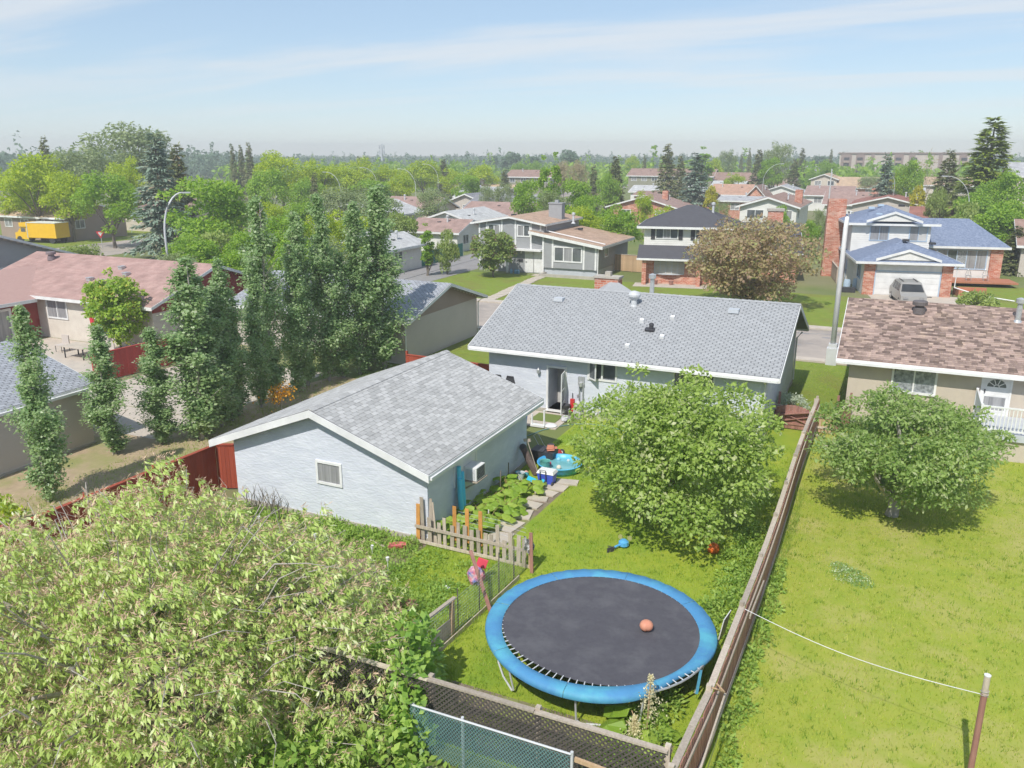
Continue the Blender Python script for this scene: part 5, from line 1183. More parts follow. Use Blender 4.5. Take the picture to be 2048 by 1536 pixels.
TREES = [
    ('elm', -145.2, 125.6, 18.0, 9.74, 'huge grey-green elm with a domed top, tallest broad tree at the far left'),
    ('elm', -140.3, 111.4, 13.2, 7.16, 'pale grey-green willow below and left of the huge domed elm'),
    ('elm', -155.3, 117.6, 12.0, 3.59, 'small grey-green tree between the ragged spruce and the pale willow'),
    ('spruce', -128.4, 94.8, 14.5, 2.26, 'ragged dark spruce with a bare crooked tip left of the elms'),
    ('ash', -110.1, 79.0, 11.6, 5.0, 'yellow-green ash tree with a forked trunk in front of the brown corner house'),
    ('ash', -117.5, 80.0, 10.3, 2.63, 'yellow-green ash cut by the left edge of the photo'),
    ('ash', -104.3, 79.5, 9.4, 3.63, 'thin yellow-green locust tree behind the yellow truck'),
    ('ash', -112.8, 96.6, 11.6, 3.19, 'bright yellow-green ash rising behind the round maple at the corner'),
    ('maple', -92.4, 76.2, 9.6, 4.04, 'dense round maple on the corner lawn behind the yield sign'),
    ('bluespruce', -77.6, 71.0, 14.2, 3.87, 'tall blue spruce with rust-tipped top beside the curved lamp'),
    ('spruce', -80.0, 76.4, 13.0, 2.88, 'olive green spruce growing against the tall blue spruce'),
    ('maple', -66.3, 66.3, 10.0, 4.3, 'big dense maple right of the curved street lamp'),
    ('shrub', -75.6, 57.6, 3.1, 2.61, 'leafy rounded shrub beyond the red house roof beside the yield sign'),
    ('spruce', -154.4, 165.4, 14.1, 1.66, 'thin leftmost tip of the triple brown spruces'),
    ('spruce', -153.2, 167.1, 13.9, 1.8, 'middle tip of the triple brown spruces'),
    ('spruce', -150.0, 166.4, 14.5, 2.33, 'fullest right tip of the triple brown spruces'),
    ('ash', -106.8, 126.9, 12.2, 5.32, 'tall bright green ash above the red parked car'),
    ('maple', -89.0, 102.0, 9.6, 3.31, 'mid green maple over the red parked car'),
    ('elm', -80.1, 86.3, 6.2, 1.8, 'pale drooping birch left of the red parked car'),
    ('ash', -103.2, 134.1, 10.8, 4.65, 'bright green ash below and right of the cell tower'),
    ('ash', -107.7, 148.5, 10.3, 4.48, 'bright green ash in the middle of the boulevard row'),
    ('ash', -122.1, 174.9, 11.1, 3.26, 'slim bright green ash poking above the boulevard row'),
    ('ash', -106.1, 160.2, 9.8, 4.4, 'bright green ash just left of the paired curved lamps'),
    ('ash', -108.3, 181.3, 10.0, 5.15, 'rounded lime green ash right of the paired curved lamps'),
    ('ash', -91.9, 144.8, 7.7, 3.14, 'lime green ash beneath the paired curved lamps'),
    ('maple', -85.9, 125.5, 7.8, 3.71, 'darker green maple in front of the boulevard ash row'),
    ('maple', -92.8, 116.8, 7.9, 3.19, 'dark green street tree below the cell tower'),
    ('spruce', -81.0, 103.6, 9.1, 1.53, 'pale thin spruce among the boulevard maples'),
    ('elm', -70.8, 97.2, 7.5, 4.41, 'olive bushy tree behind the first white gabled house'),
    ('elm', -63.6, 94.0, 6.7, 3.81, 'brownish leafy tree above the white gabled house roof'),
    ('spruce', -111.1, 196.5, 10.4, 2.89, 'dense spruce at the right end of the boulevard row'),
    ('spruce', -146.0, 207.9, 11.1, 1.71, 'small brown spruce top just above the boulevard ashes'),
    ('elm', -63.7, 109.4, 6.9, 2.78, 'whitish flowering tree before the dark grey roofs'),
    ('ash', -93.0, 182.9, 8.9, 4.5, 'lime green ash left of the brown townhouse'),
    ('spruce', -81.3, 171.8, 8.3, 2.2, 'brown-tipped spruce right next to the lime ash by the townhouse'),
    ('elm', -62.3, 125.4, 7.0, 1.96, 'grey-green round tree standing behind the long brown roof'),
    ('elm', -59.2, 124.7, 7.6, 1.51, 'grey-green upright tree beside the townhouse garden'),
    ('dark', -160.1, 344.6, 12.5, 4.87, 'dark bluish round tree on the horizon above the townhouse'),
    ('dark', -155.6, 357.7, 11.0, 4.28, 'low dark bluish tree on the horizon right of the round one'),
    ('dark', -130.4, 336.3, 13.3, 5.94, 'large dark bluish tree on the horizon beside the twin poplars'),
    ('dark', -184.6, 377.4, 11.2, 2.31, 'slender dark horizon tree left of the bluish round trees'),
    ('maple', -123.8, 273.3, 8.8, 3.29, 'round green tree directly behind the brown townhouse roof'),
    ('maple', -119.0, 275.5, 9.2, 3.11, 'second round green tree directly behind the brown townhouse roof'),
    ('poplar', -43.1, 103.5, 11.8, 0.89, 'slim left one of the twin columnar poplars behind the grey house'),
    ('poplar', -43.4, 107.7, 12.2, 0.85, 'slim right one of the twin columnar poplars behind the grey house'),
    ('maple', -46.4, 106.4, 8.9, 2.48, 'bright green maple left under the twin columnar poplars'),
    ('maple', -41.9, 110.6, 8.9, 2.74, 'bright green maple right under the twin columnar poplars'),
    ('maple', -37.8, 105.9, 6.9, 2.19, 'dense green tree at the back of the tan roofed wing'),
    ('ash', -33.4, 91.4, 5.9, 2.37, 'low yellow-green tree behind the tan roofed wing'),
    ('brown', -73.0, 186.6, 10.4, 2.2, 'pale brownish half-bare tree right of the twin poplars'),
    ('brown', -66.1, 178.8, 10.6, 2.09, 'pale brown conifer behind the bright maple'),
    ('spruce', -47.0, 145.7, 11.4, 2.62, 'broad olive spruce left of the townhouse row'),
    ('spruce', -54.9, 156.4, 9.7, 2.02, 'olive brown spruce with hanging boughs left of the broad olive spruce'),
    ('ash', -90.6, 299.7, 11.2, 2.67, 'round light green tree above the left end of the townhouse row'),
    ('spruce', -83.6, 291.9, 11.2, 1.67, 'small dark spruce above the townhouse row roof'),
    ('spruce', -43.7, 169.3, 13.8, 3.2, 'tall sharp spruce in front of the townhouse row'),
    ('spruce', -44.4, 183.3, 11.3, 2.42, 'shorter spruce just right of the tall sharp spruce'),
    ('bluespruce', -34.6, 154.8, 12.0, 3.88, 'broad blue spruce covering the right end of the townhouse row'),
    ('poplar', -51.6, 240.6, 13.8, 2.26, 'tall leafy poplar behind the broad blue spruce'),
    ('ash', -52.9, 262.0, 10.2, 2.78, 'bright lime round tree right of the broad blue spruce'),
    ('elm', -53.3, 283.9, 13.2, 3.18, 'pale grey-green poplar beyond the tan roofed block'),
    ('spruce', -50.1, 307.4, 13.6, 1.52, 'narrow dark spruce standing alone on the skyline'),
    ('spruce', -56.1, 326.7, 11.7, 1.42, 'tiny dark spruce left of the narrow skyline one'),
    ('spruce', -35.2, 231.7, 12.8, 3.15, 'brownish spruce left of the tall airy poplar'),
    ('elm', -30.7, 237.0, 15.0, 3.95, 'tall airy poplar with a pointed crown behind the long brown roof'),
    ('maple', -31.0, 228.1, 11.4, 3.24, 'green tree at the foot of the tall airy poplar'),
    ('spruce', -25.4, 225.2, 10.5, 2.77, 'olive spruce right of the tall airy poplar'),
    ('spruce', -32.1, 304.7, 13.6, 2.63, 'dark spruce above the pale distant house'),
    ('dark', -39.1, 444.8, 11.2, 4.65, 'dark round tree on the skyline left of the apartments'),
    ('spruce', -24.0, 319.5, 13.3, 1.57, 'narrow spruce directly left of the apartment block'),
    ('maple', -20.6, 266.0, 9.9, 3.1, 'light green tree directly left of the apartment block'),
    ('maple', -25.7, 274.6, 7.6, 2.03, 'small dark green tree in front of the pale distant house'),
    ('bluespruce', -2.9, 158.4, 11.8, 2.82, 'tall blue-grey spruce in front of the apartment block'),
    ('maple', 1.1, 165.8, 10.9, 2.44, 'vivid green round tree before the apartment balconies'),
    ('yellow', -2.4, 202.8, 6.6, 1.37, 'small golden cedar left of the big golden cedar'),
    ('yellow', -0.7, 201.4, 7.7, 2.1, 'big golden cedar before the dark red roof'),
    ('bare', 4.2, 183.8, 12.3, 2.26, 'grey half-dead tree with bare twigs before the apartments'),
    ('spruce', 6.2, 148.3, 12.4, 3.1, 'broad sage green spruce left of the giant spruce'),
    ('spruce', 10.4, 132.7, 16.6, 5.01, 'giant green spruce towering over the right side'),
    ('shrub', 4.8, 132.2, 7.5, 1.62, 'silver-green shrub under the sage green spruce'),
    ('yellow', 2.4, 149.9, 6.9, 1.19, 'yellow-leaved bush beside the small grey roof'),
    ('elm', 10.4, 203.2, 7.4, 3.75, 'grey-green tree filling the gap beside the giant spruce'),
    ('shrub', 7.3, 113.6, 6.1, 2.44, 'yellow-green shrub behind the blue house roof'),
    ('maple', 12.3, 124.7, 9.9, 3.08, 'deep green tree at the right edge behind the blue house'),
    ('maple', 11.4, 106.7, 6.7, 2.96, 'leafy tree hanging over the blue house at the right edge'),
    ('spruce', 11.2, 97.8, 4.9, 1.81, 'dark drooping spruce at the right edge beside the brick pillar'),
    ('maple', -28.2, 89.4, 6.3, 2.57, 'dense green tree behind the tan fence and white house'),
    ('ash', -25.4, 98.4, 5.9, 1.86, 'low yellow-green hedge tree behind the black hip roof'),
    ('ash', -31.3, 93.5, 5.3, 1.5, 'light green tree behind the end of the tan roof'),
    ('elm', -21.6, 113.4, 5.9, 1.27, 'silver-blue bush behind the white chimney pipe'),
    ('yellow', -30.7, 151.1, 6.3, 1.13, 'small orange-tinged tree by the flat brick house'),
    ('maple', -9.3, 103.7, 4.4, 1.4, 'light green tree beside the black garage roof'),
    ('elm', -8.5, 108.5, 5.6, 1.13, 'pale blossoming tree left of the brick chimney'),
    ('poplar', -42.6, 71.7, 5.3, 0.66, 'slender young tree at the end of the white garage'),
    ('shrub', -41.3, 73.4, 4.4, 1.28, 'yellow-green young tree hanging over the green fence'),
    ('shrub', -53.1, 83.4, 5.5, 2.11, 'pale green rounded tree behind the white garage roof'),
    ('ash', -50.1, 69.4, 6.6, 2.61, 'yellow-green tree above the left white garage gable'),
    ('ash', -50.3, 64.9, 6.5, 2.0, 'light green tree left of the white garage gable'),
    ('maple', -52.4, 61.7, 6.6, 2.97, 'feathery green tree above the solar panel roof'),
    ('maple', -52.4, 57.3, 5.6, 2.37, 'green tree between the big maple and the solar roof'),
    ('shrub', -57.0, 57.3, 4.8, 3.21, 'green thicket behind the red house roof end'),
    ('maple', -43.4, 52.6, 5.7, 1.87, 'dense green tree above the solar panel roof, right part'),
    ('elm', -44.1, 56.7, 5.3, 2.19, 'pale green bushy tree behind the aspens near the white garage'),
    ('ash', -71.6, 82.6, 6.3, 2.34, 'rounded light tree above the green thicket'),
    ('maple', -67.6, 83.3, 6.4, 2.62, 'deep green round tree above the feathery one'),
    ('elm', -74.8, 75.6, 5.1, 2.27, 'grey-green shrubby tree below the big dense maple'),
    ('maple', -55.6, 53.6, 5.1, 2.59, 'green tree directly right of the curved lamp post'),
    ('ash', -44.6, 60.9, 4.5, 1.61, 'yellow-green tree between two tall aspens'),
    ('maple', -47.8, 50.6, 4.5, 2.55, 'low green tree right behind the red gable'),
    ('elm', -50.6, 47.1, 4.7, 1.69, 'low shrubby tree at the foot of the curved lamp'),
    ('maple', -80.0, 150.3, 8.2, 3.11, 'green tree left of the lime ash by the townhouse'),
    ('ash', -96.8, 175.6, 8.6, 3.06, 'light green tree behind the boulevard spruce'),
    ('maple', -47.7, 143.2, 8.6, 2.3, 'green tree at the foot of the broad olive spruce'),
    ('ash', -32.7, 114.9, 7.0, 1.46, 'small lime shrub above the brown gabled house'),
    ('elm', -41.7, 101.9, 7.6, 2.01, 'grey-green base foliage below the twin poplars'),
    ('maple', -14.0, 112.5, 5.5, 1.39, 'small green tree beside the brown steep gable'),
    ('ash', -38.1, 213.8, 7.3, 2.65, 'light green tree behind the tan slanted block'),
    ('maple', -11.5, 248.2, 6.8, 3.8, 'green trees at the left foot of the apartments'),
    ('elm', -7.4, 239.0, 6.4, 3.66, 'grey-green tree under the apartment balconies'),
    ('maple', 8.8, 123.1, 7.4, 2.65, 'green tree left of the giant spruce trunk'),
    ('ash', 9.9, 110.4, 4.6, 2.04, 'yellow-green tree behind the blue wing roof'),
    ('maple', 10.2, 103.9, 7.1, 2.88, 'leafy tree between the blue wing roof and the right edge'),
    ('shrub', 9.2, 106.7, 4.0, 1.97, 'yellow-green bush touching the blue wing roof end'),
    ('ash', -69.6, 72.5, 5.2, 1.84, 'light green young tree right of the big dense maple'),
]
for k, x, y, h, r, lab in TREES:
    if k == 'poplar': place_tree(k, x, y, h, r, lab, leaf='maple')
    elif 'giant green' in lab: place_tree(k, x, y, h, r * 1.1, lab, leaf='green_spruce', var=0)
    else: place_tree(k, x, y, h, r, lab)
# woods that close the horizon, read as one mass
def far_woods(seed, n, d0, d1, a0, a1, hmin, hmax):
    rng = np.random.default_rng(seed); Vs = []; Fs = []; o = 0
    for i in range(n):
        D = rng.uniform(d0, d1); an = math.radians(rng.uniform(a0, a1)) + math.radians(24.85)
        x, y = -D * math.sin(an), D * math.cos(an); h = rng.uniform(hmin, hmax) * (1 if rng.random() < .9 else 1.25); con = rng.random() < .3
        m = 46; t = rng.random(m) ** .8
        if con: rr = h * .13 * (1 - t) + .15; h *= rng.uniform(1.1, 1.55)
        else: rr = h * .42 * np.sqrt(np.clip(1 - (t * 2 - 1) ** 2, .05, 1))
        a = rng.uniform(0, 2 * math.pi, m); P = np.stack([x + rr * np.cos(a), y + rr * np.sin(a), t * h * .95], 1)
        outw = np.stack([np.cos(a), np.sin(a), 0 * a], 1); ax = outw * .4 + rng.normal(size=(m, 3)) * .5 + np.array([0, 0, -.3]); nr = outw + rng.normal(size=(m, 3)) * .4 + np.array([0, 0, .5])
        V, F = leaf_cards(P, ax, nr, rng.uniform(1.4, 2.6, m) * (.7 if con else 1), rng.uniform(.9, 1.7, m) * (.6 if con else 1)); Vs.append(V); Fs.append(F + o); o += len(V)
    return fast_mesh('far_woods', np.concatenate(Vs), np.concatenate(Fs))
fw = part('far_woods', far_woods(5, 2600, 440, 1000, -37, 37, 5.0, 9.5), LM['dark'], kind='stuff')
fw2 = part('distant_trees', far_woods(6, 420, 270, 440, -36, 19, 4.5, 8.5), LM['maple'], kind='stuff')
fw3 = part('distant_trees', far_woods(8, 160, 420, 470, 18, 36, 10.5, 14), LM['dark'], kind='stuff')

# ------------------------------------------------------------------ the row of columnar aspens
ASP = [columnar(s, nbr=q, n=11000, L=.13, W=.10) for s, q in ((81, 70), (82, 58), (83, 76), (84, 64), (85, 54), (86, 68), (87, 60))]
for cm, tm, _, _ in ASP: cm.materials.append(LM['poplar']); tm.materials.append(M['greybark'])
for i, (x, y, h, r, lab) in enumerate((
    (-26.4, 17.6, 7.0, 0.69, 'narrow aspen nearest the camera, leaning before the siding garage wall'),
    (-28.3, 22.0, 5.4, 0.75, 'aspen at the corner of the siding garage, second in the row'),
    (-27.6, 23.9, 5.0, 0.69, 'short thin aspen beside the driveway, third in the row'),
    (-26.4, 24.9, 7.8, 1.02, 'wide aspen just left of the blue garage roof corner'),
    (-26.9, 26.6, 6.3, 0.79, 'aspen right behind the wide one by the blue garage corner'),
    (-26.7, 25.8, 7.0, .7, 'slim aspen squeezed against the wide one, toward the street'),
    (-27.0, 27.4, 7.4, .72, 'aspen rising just before the one with the orange branch'),
    (-27.4, 28.2, 6.0, 0.79, 'aspen with an orange-leaved branch near its middle'),
    (-27.2, 29.6, 7.2, 0.65, 'slim aspen with a bare lower trunk'),
    (-27.6, 31.0, 9.9, 0.86, 'tall aspen before the solar panels, left of the tallest group'),
    (-27.4, 32.6, 7.6, 0.75, 'medium aspen between two taller ones near the solar panels'),
    (-27.7, 33.8, 9.0, 0.84, 'tall aspen right of the solar panels'),
    (-27.2, 35.0, 9.9, 0.89, 'tallest slim aspen in the middle of the row'),
    (-26.9, 35.9, 6.8, 0.84, 'low aspen filling the gap below the tallest slim one'),
    (-26.5, 36.9, 9.4, 0.89, 'tall aspen second from the far end of the row'),
    (-26.6, 37.9, 6.6, 0.79, 'low aspen beside the last one of the row'),
    (-26.0, 38.6, 10.2, 1.21, 'broadest tallest aspen at the far end by the brown gable'))):
    cm, tm, h0, r0 = ASP[i % 7]
    t = thing('aspen_tree', lab, 'tree', (x, y, 0), 'columnar aspens in a row')
    for pn, me in (('crown', cm), ('trunk', tm)):
        o = bpy.data.objects.new(pn, me); COL.objects.link(o); o.parent = t; o.rotation_euler = (random.uniform(-.02, .02), random.uniform(-.02, .02), random.uniform(0, 6.28)); o.scale = (r / r0, r / r0, h / h0)
# autumn-coloured branch low in the row
rng = np.random.default_rng(3); P = np.array([-25.6, 29.2, 1.05]) + rng.normal(size=(320, 3)) * (.28, .42, .2); V, F = leaf_cards(P, rdir(320, rng) - (0, 0, .4), rdir(320, rng) + (0, 0, .8), .13, .09)
t = thing('orange_shrub', 'small orange-leaved shrub at the edge of the blue garage roof', 'shrub', (-25.6, 29.2, 0)); part('foliage', fast_mesh('foliage', V - np.array([-25.6, 29.2, 0]), F), leafmat('orange_leaves', (.36, .19, .02), (.5, .26, .03)), t)
part('stem', MB().tube([(-25.6, 29.2, 0), (-25.6, 29.25, 1.1)], .02, 5), M['greybark'], t)

def near_tree(name, label, x, y, h, r, z0, n, L, W, leafm, seed, nb=46, lean=(0, 0), trunk_r=.16, bark=None, cat='tree', droop=.35, group=None, extra=()):
    rng = np.random.default_rng(seed); C, R = crown_blobs(h, r, z0, nb, rng, lean=lean)
    if extra: C = np.concatenate([C, [e[:3] for e in extra]]); R = np.concatenate([R, [e[3] / r for e in extra]])
    R = R * .9
    k_ = 34; q_ = rdir(k_, rng); q_[:, 2] = np.abs(q_[:, 2]) * .9 - .25; q_ = unit(q_)   # sprigs that stand out of the hull
    C = np.concatenate([C, np.stack([q_[:, 0] * r * rng.uniform(.84, 1.02, k_) + lean[0], q_[:, 1] * r * rng.uniform(.84, 1.02, k_) + lean[1], (h + z0) / 2 + q_[:, 2] * (h - z0) / 2 * rng.uniform(.86, 1.06, k_)], 1)]); R = np.concatenate([R, rng.uniform(.09, .17, k_)])
    V, F = crown_leaves(C, R, r, (h - z0) / 2, n, L, W, rng, droop, inner=.15)
    keepm = V.reshape(-1, 4, 3)[:, :, 2].min(1) > .12; V = V.reshape(-1, 4, 3)[keepm].reshape(-1, 3); F = np.arange(len(V)).reshape(-1, 4)
    t = thing(name, label, cat, (x, y, 0), group)
    part('crown', fast_mesh('crown', V, F), leafm, t)
    b = MB(); limbs(b, (0, 0, 0), C[rng.choice(nb, 12, replace=False)], trunk_r, max(.6, z0 * .9), rng, .2); b.v = [(v[0] + x, v[1] + y, v[2]) for v in b.v]; part('trunk', b, bark or M['bark'], t)
    return t
near_tree('apple_tree', 'large rounded apple tree in the back yard by the brown fence', -6.4, 25.6, 5.2, 3.3, .7, 36000, .15, .088, LM['apple'], 101, nb=44, lean=(.25, 0), trunk_r=.2, extra=((1.5, -2.6, 1.5, 1.15), (2.4, -1.9, 1.5, 1.1), (.6, -2.9, 1.7, 1.0), (2.9, -.6, 1.7, 1.0), (2.0, -3.1, 1.1, .8), (2.9, -1.6, 2.4, 1.0)))
near_tree('apple_tree', 'apple tree with exposed trunk standing on the right neighbour lawn', .94, 29.0, 4.3, 2.95, .5, 25000, .15, .07, LM['apple2'], 102, nb=42, lean=(.25, 0), trunk_r=.2, bark=M['greybark'])
near_tree('plum_tree', 'wide purple-bronze plum tree in front of the charcoal garage', -9.9, 66.6, 7.1, 5.1, .6, 17000, .27, .17, LM['plum'], 103, nb=56, trunk_r=.22)
near_tree('young_maple', 'bright young maple in the red house yard', -43.0, 34.9, 5.0, 1.75, .35, 7000, .2, .15, LM['young'], 104, nb=30, trunk_r=.08)
near_tree('lilac_shrub', 'two-tone purple and green shrub in front of the grey house', -36.2, 73.6, 5.0, 2.1, .1, 6000, .26, .18, leafmat('two_tone_leaves', (.10, .15, .035), (.18, .22, .06), c3=(.17, .10, .10)), 105, nb=30, trunk_r=.1, cat='shrub')
near_tree('silver_shrub', 'low silvery shrub at the corner of the bungalow side wall', -3.55, 38.9, 1.1, .75, .05, 1600, .13, .06, leafmat('silver_leaves', (.22, .26, .19), (.34, .37, .29)), 106, nb=16, trunk_r=.04, cat='shrub')
near_tree('flower_shrub', 'low green flower bed shrub by the blue house driveway', 6.4, 73.5, 1.4, 1.5, .05, 1500, .25, .15, LM['shrub'], 107, nb=16, trunk_r=.04, cat='shrub')
near_tree('hedge_shrub', 'yellow-green shrub behind the red fence at the left edge', -25.6, 14.3, 1.4, 1.5, .05, 3000, .15, .09, LM['ash'], 108, nb=18, trunk_r=.04, cat='shrub')

# ------------------------------------------------------------------ big chokecherry in the left foreground
def chokecherry():
    rng = np.random.default_rng(7); c = np.array([-14.3, 11.3, -.3]); S = np.array([6.7, 5.9, 5.6])
    t = thing('chokecherry_tree', 'sprawling pale green chokecherry with dried flower tassels in the left foreground', 'tree', (c[0], c[1], 0))
    n = 8600; d = rdir(n * 2, rng); d = d[d[:, 2] > -.02][:n]; n = len(d)
    lump = .80 + .13 * np.sin(d[:, 0] * 7 + d[:, 2] * 5) * np.cos(d[:, 1] * 6 - d[:, 2] * 4) + .07 * np.sin(d[:, 0] * 17 + 1) * np.sin(d[:, 1] * 15)
    rad = lump * np.where(rng.random(n) < .3, rng.uniform(.55, .9, n), rng.uniform(.88, 1.1, n))
    T = c + d * S * rad[:, None]; ok = T[:, 2] > .15; T = T[ok]; d = d[ok]; n = len(T)
    wind = np.array([.80, .30, .0]); hi = np.clip((T[:, 2] - 1.6) / 2.0, 0, 1)
    P = []; A = []; N = []; Lr = []
    for k in range(7):
        a = 2 * math.pi * k / 7 + rng.uniform(0, 1, n)
        ring = np.stack([np.cos(a), np.sin(a), -.75 + 0 * a], 1)
        ax = ring * .8 + rng.normal(size=(n, 3)) * .22 + d * .25 + wind * (hi * 1.0)[:, None]; ax[:, 2] -= .12
        P.append(T + ring * .02); A.append(ax); N.append(np.tile((0, 0, 1.), (n, 1)) + ring * .35 + rng.normal(size=(n, 3)) * .25); Lr.append(rng.uniform(.12, .205, n))
    P = np.concatenate(P); A = unit(np.concatenate(A)); N = np.concatenate(N); Lr = np.concatenate(Lr)
    P = P + rng.normal(size=P.shape) * .03
    dist = np.linalg.norm(P - np.array([0, 0, CAM_H]), axis=1) - 1.2 * P[:, 2] - 3 * (rng.random(len(P)))
    order = np.argsort(dist); sel = order[:300]; rest = order[300:]
    V, F = leaf_cards(P[rest], A[rest], N[rest], Lr[rest], Lr[rest] * .33, .10)
    org = np.array([c[0], c[1], 0]); part('foliage', fast_mesh('foliage', V - org, F), LM['bush'], t, kind='stuff')
    v1, f1 = leaf_cards(np.zeros((1, 3)), np.array([[1., 0, 0]]), np.array([[0, 0, 1.]]), 1.0, .33, .10); lm = fast_mesh('leaf', v1, f1); lm.materials.append(LM['bush'])
    for i in sel:
        ax = Vector(A[i]); sd = ax.cross(Vector(N[i])).normalized(); up = sd.cross(ax)
        mt = Matrix((ax, -sd, up)).transposed().to_4x4(); piece('leaf', lm, Matrix.Translation(Vector(P[i])) @ mt @ Matrix.Scale(Lr[i], 4), t)
    pick = rng.random(n) < .75; Q = T[pick] + np.array([0, 0, .02]); m = len(Q); P = []; A = []; N = []
    for k in range(9):
        ax = rng.normal(size=(m, 3)) * .75 + d[pick] * .7 + wind * .3; P.append(Q + rng.normal(size=(m, 3)) * .035); A.append(ax); N.append(rdir(m, rng))
    P = np.concatenate(P); V, F = leaf_cards(P, np.concatenate(A), np.concatenate(N), rng.uniform(.09, .18, len(P)), .020, .3)
    part('flower_stalks', fast_mesh('flower_stalks', V - org, F), LM['dry'], t, kind='stuff')
    b = MB()
    for i in range(190):
        q = rdir(1, rng)[0]; q[2] = abs(q[2]) * .9 + .05; q /= np.linalg.norm(q)
        e = c + q * S * rng.uniform(.82, 1.0); s = c + q * S * rng.uniform(.45, .65) + rng.normal(size=3) * .25; m = (s + e) / 2 + np.array([0, 0, rng.uniform(.1, .4)]); e2 = e + np.array([rng.normal() * .3, rng.normal() * .3, -rng.uniform(.0, .5)])
        if min(s[2], e2[2]) < .1: continue
        w = rng.uniform(.008, .02); b.tube([s, m, e, e2], [w * 1.3, w, w * .6, .004], 4)
    for i in range(9):
        a = i * .7; b.tube([c + (0, 0, .2), c + np.array([math.cos(a) * 1.6, math.sin(a) * 1.5, 1.5]), c + np.array([math.cos(a) * 3.6, math.sin(a) * 3.2, 2.5])], [.11, .08, .04], 6)
    part('branch', b, M['greybark'], t)
chokecherry()

def leafy_mass(name, label, centers, n, L, W, leafm, seed, cat='shrub', pieces=0, kind=None, asp=.62, droop=.3):
    """ground plants: leaves over low mounds"""
    rng = np.random.default_rng(seed); C = np.array([c[:3] for c in centers]); R = np.array([c[3] for c in centers]); Z = np.array([c[4] for c in centers])
    k = rng.choice(len(C), n, p=R ** 2 / (R ** 2).sum()); d = rdir(n, rng); d[:, 2] = np.abs(d[:, 2]); rad = rng.uniform(.55, 1.05, n)
    P = C[k] + d * np.stack([R[k], R[k], Z[k]], 1) * rad[:, None]
    ax = d * .8 + rng.normal(size=(n, 3)) * .5; ax[:, 2] -= droop; nr = d * .5 + rng.normal(size=(n, 3)) * .4 + np.array([0, 0, .9]); s = rng.uniform(.7, 1.25, n)
    ax = unit(ax)
    org = np.array([C[:, 0].mean(), C[:, 1].mean(), 0])
    sel = np.argsort(np.linalg.norm(P - np.array([0, 0, CAM_H]), axis=1))[:pieces] if pieces else np.array([], int)
    rest = np.setdiff1d(np.arange(n), sel); V, F = leaf_cards(P[rest], ax[rest], nr[rest], L * s[rest], W * s[rest])
    if kind == 'stuff':
        return part(name, fast_mesh(name, V, F), leafm, kind='stuff')
    t = thing(name, label, cat, tuple(org)); part('foliage', fast_mesh('foliage', V - org, F), leafm, t)
    if len(sel):
        v1, f1 = leaf_cards(np.zeros((1, 3)), np.array([[1., 0, 0]]), np.array([[0, 0, 1.]]), 1.0, asp, .12); lm = fast_mesh('leaf', v1, f1); lm.materials.append(leafm)
        for i in sel:
            a_ = Vector(ax[i]); sd = a_.cross(Vector(nr[i])).normalized(); up = sd.cross(a_); piece('leaf', lm, Matrix.Translation(Vector(P[i])) @ Matrix((a_, -sd, up)).transposed().to_4x4() @ Matrix.Scale(L * s[i], 4), t)
    b = MB()
    for c in centers: b.tube([(c[0], c[1], 0), (c[0] + .05, c[1], c[2] + c[4] * .7)], [.03, .012], 5)
    part('stem', b, M['bark'], t)
    return t
leafy_mass('climbing_vine', 'glossy green climbing vine over the left end of the lattice fence', [(-8.7, 13.3, .4, .6, 1.9), (-8.3, 12.6, .3, .5, 1.6), (-8.8, 14.0, .3, .5, 1.6), (-7.9, 12.2, .1, .45, 1.2), (-9.3, 13.2, .2, .6, 1.5)], 2300, .19, .13, LM['vine'], 201, pieces=280)
leafy_mass('hedge_plants', 'broad-leaved undergrowth along the bottom edge beside the chain-link fence', [(-8.2, 11.3, .0, .8, .9), (-7.2, 11.2, 0, .6, .6), (-6.6, 11.4, 0, .45, .5), (-9.3, 10.6, 0, .9, 1.0), (-8.6, 9.9, 0, .8, .9), (-7.5, 10.3, 0, .7, .7), (-10.3, 10.0, 0, .9, 1.1)], 2400, .19, .12, LM['hedge'], 202, pieces=280)
leafy_mass('fence_weeds', '', [(-2.75 - random.uniform(0, .7), y, 0, random.uniform(.3, .55), random.uniform(.25, .6)) for y in np.arange(19.5, 26, .42)] + [(-3.2 - random.uniform(0, 1.0), y, 0, .4, .5) for y in np.arange(13.2, 16.4, .3)], 5200, .12, .055, LM['hedge'], 203, kind='stuff')
leafy_mass('fence_weeds', '', [(-2.1 + random.uniform(-.05, .3), y, 0, random.uniform(.15, .28), random.uniform(.12, .3)) for y in np.arange(14, 24, .35)], 2200, .11, .06, LM['hedge'], 204, kind='stuff')
leafy_mass('garden_weeds', '', [(random.uniform(-20, -9.6), random.uniform(13.5, 20.2), 0, random.uniform(.25, .6), random.uniform(.08, .3)) for _ in range(210)], 24000, .11, .05, LM['hedge'], 205, kind='stuff')
leafy_mass('garden_weeds', '', [(-19.8 + i * .5, 20.1 - abs(random.gauss(0, .25)), 0, random.uniform(.25, .5), random.uniform(.15, .4)) for i in range(15)], 3600, .13, .05, LM['hedge'], 206, kind='stuff')
# bare leaning twigs by the garage wall
t = thing('bare_shrub', 'tangle of bare brown twigs at the garage front wall', 'shrub', (-18.6, 20.1, 0)); b = MB()
for i in range(40):
    x = random.uniform(-19.6, -17.6); p = Vector((x, 20.1 + random.uniform(-.3, .2), 0)); q = p + Vector((random.uniform(-.5, .5), random.uniform(-.3, .1), random.uniform(.5, 1.1))); b.tube([p, (p + q) / 2 + Vector((random.uniform(-.2, .2), 0, .15)), q], [.016, .012, .004], 4)
part('twigs', b, M['bark'], t)
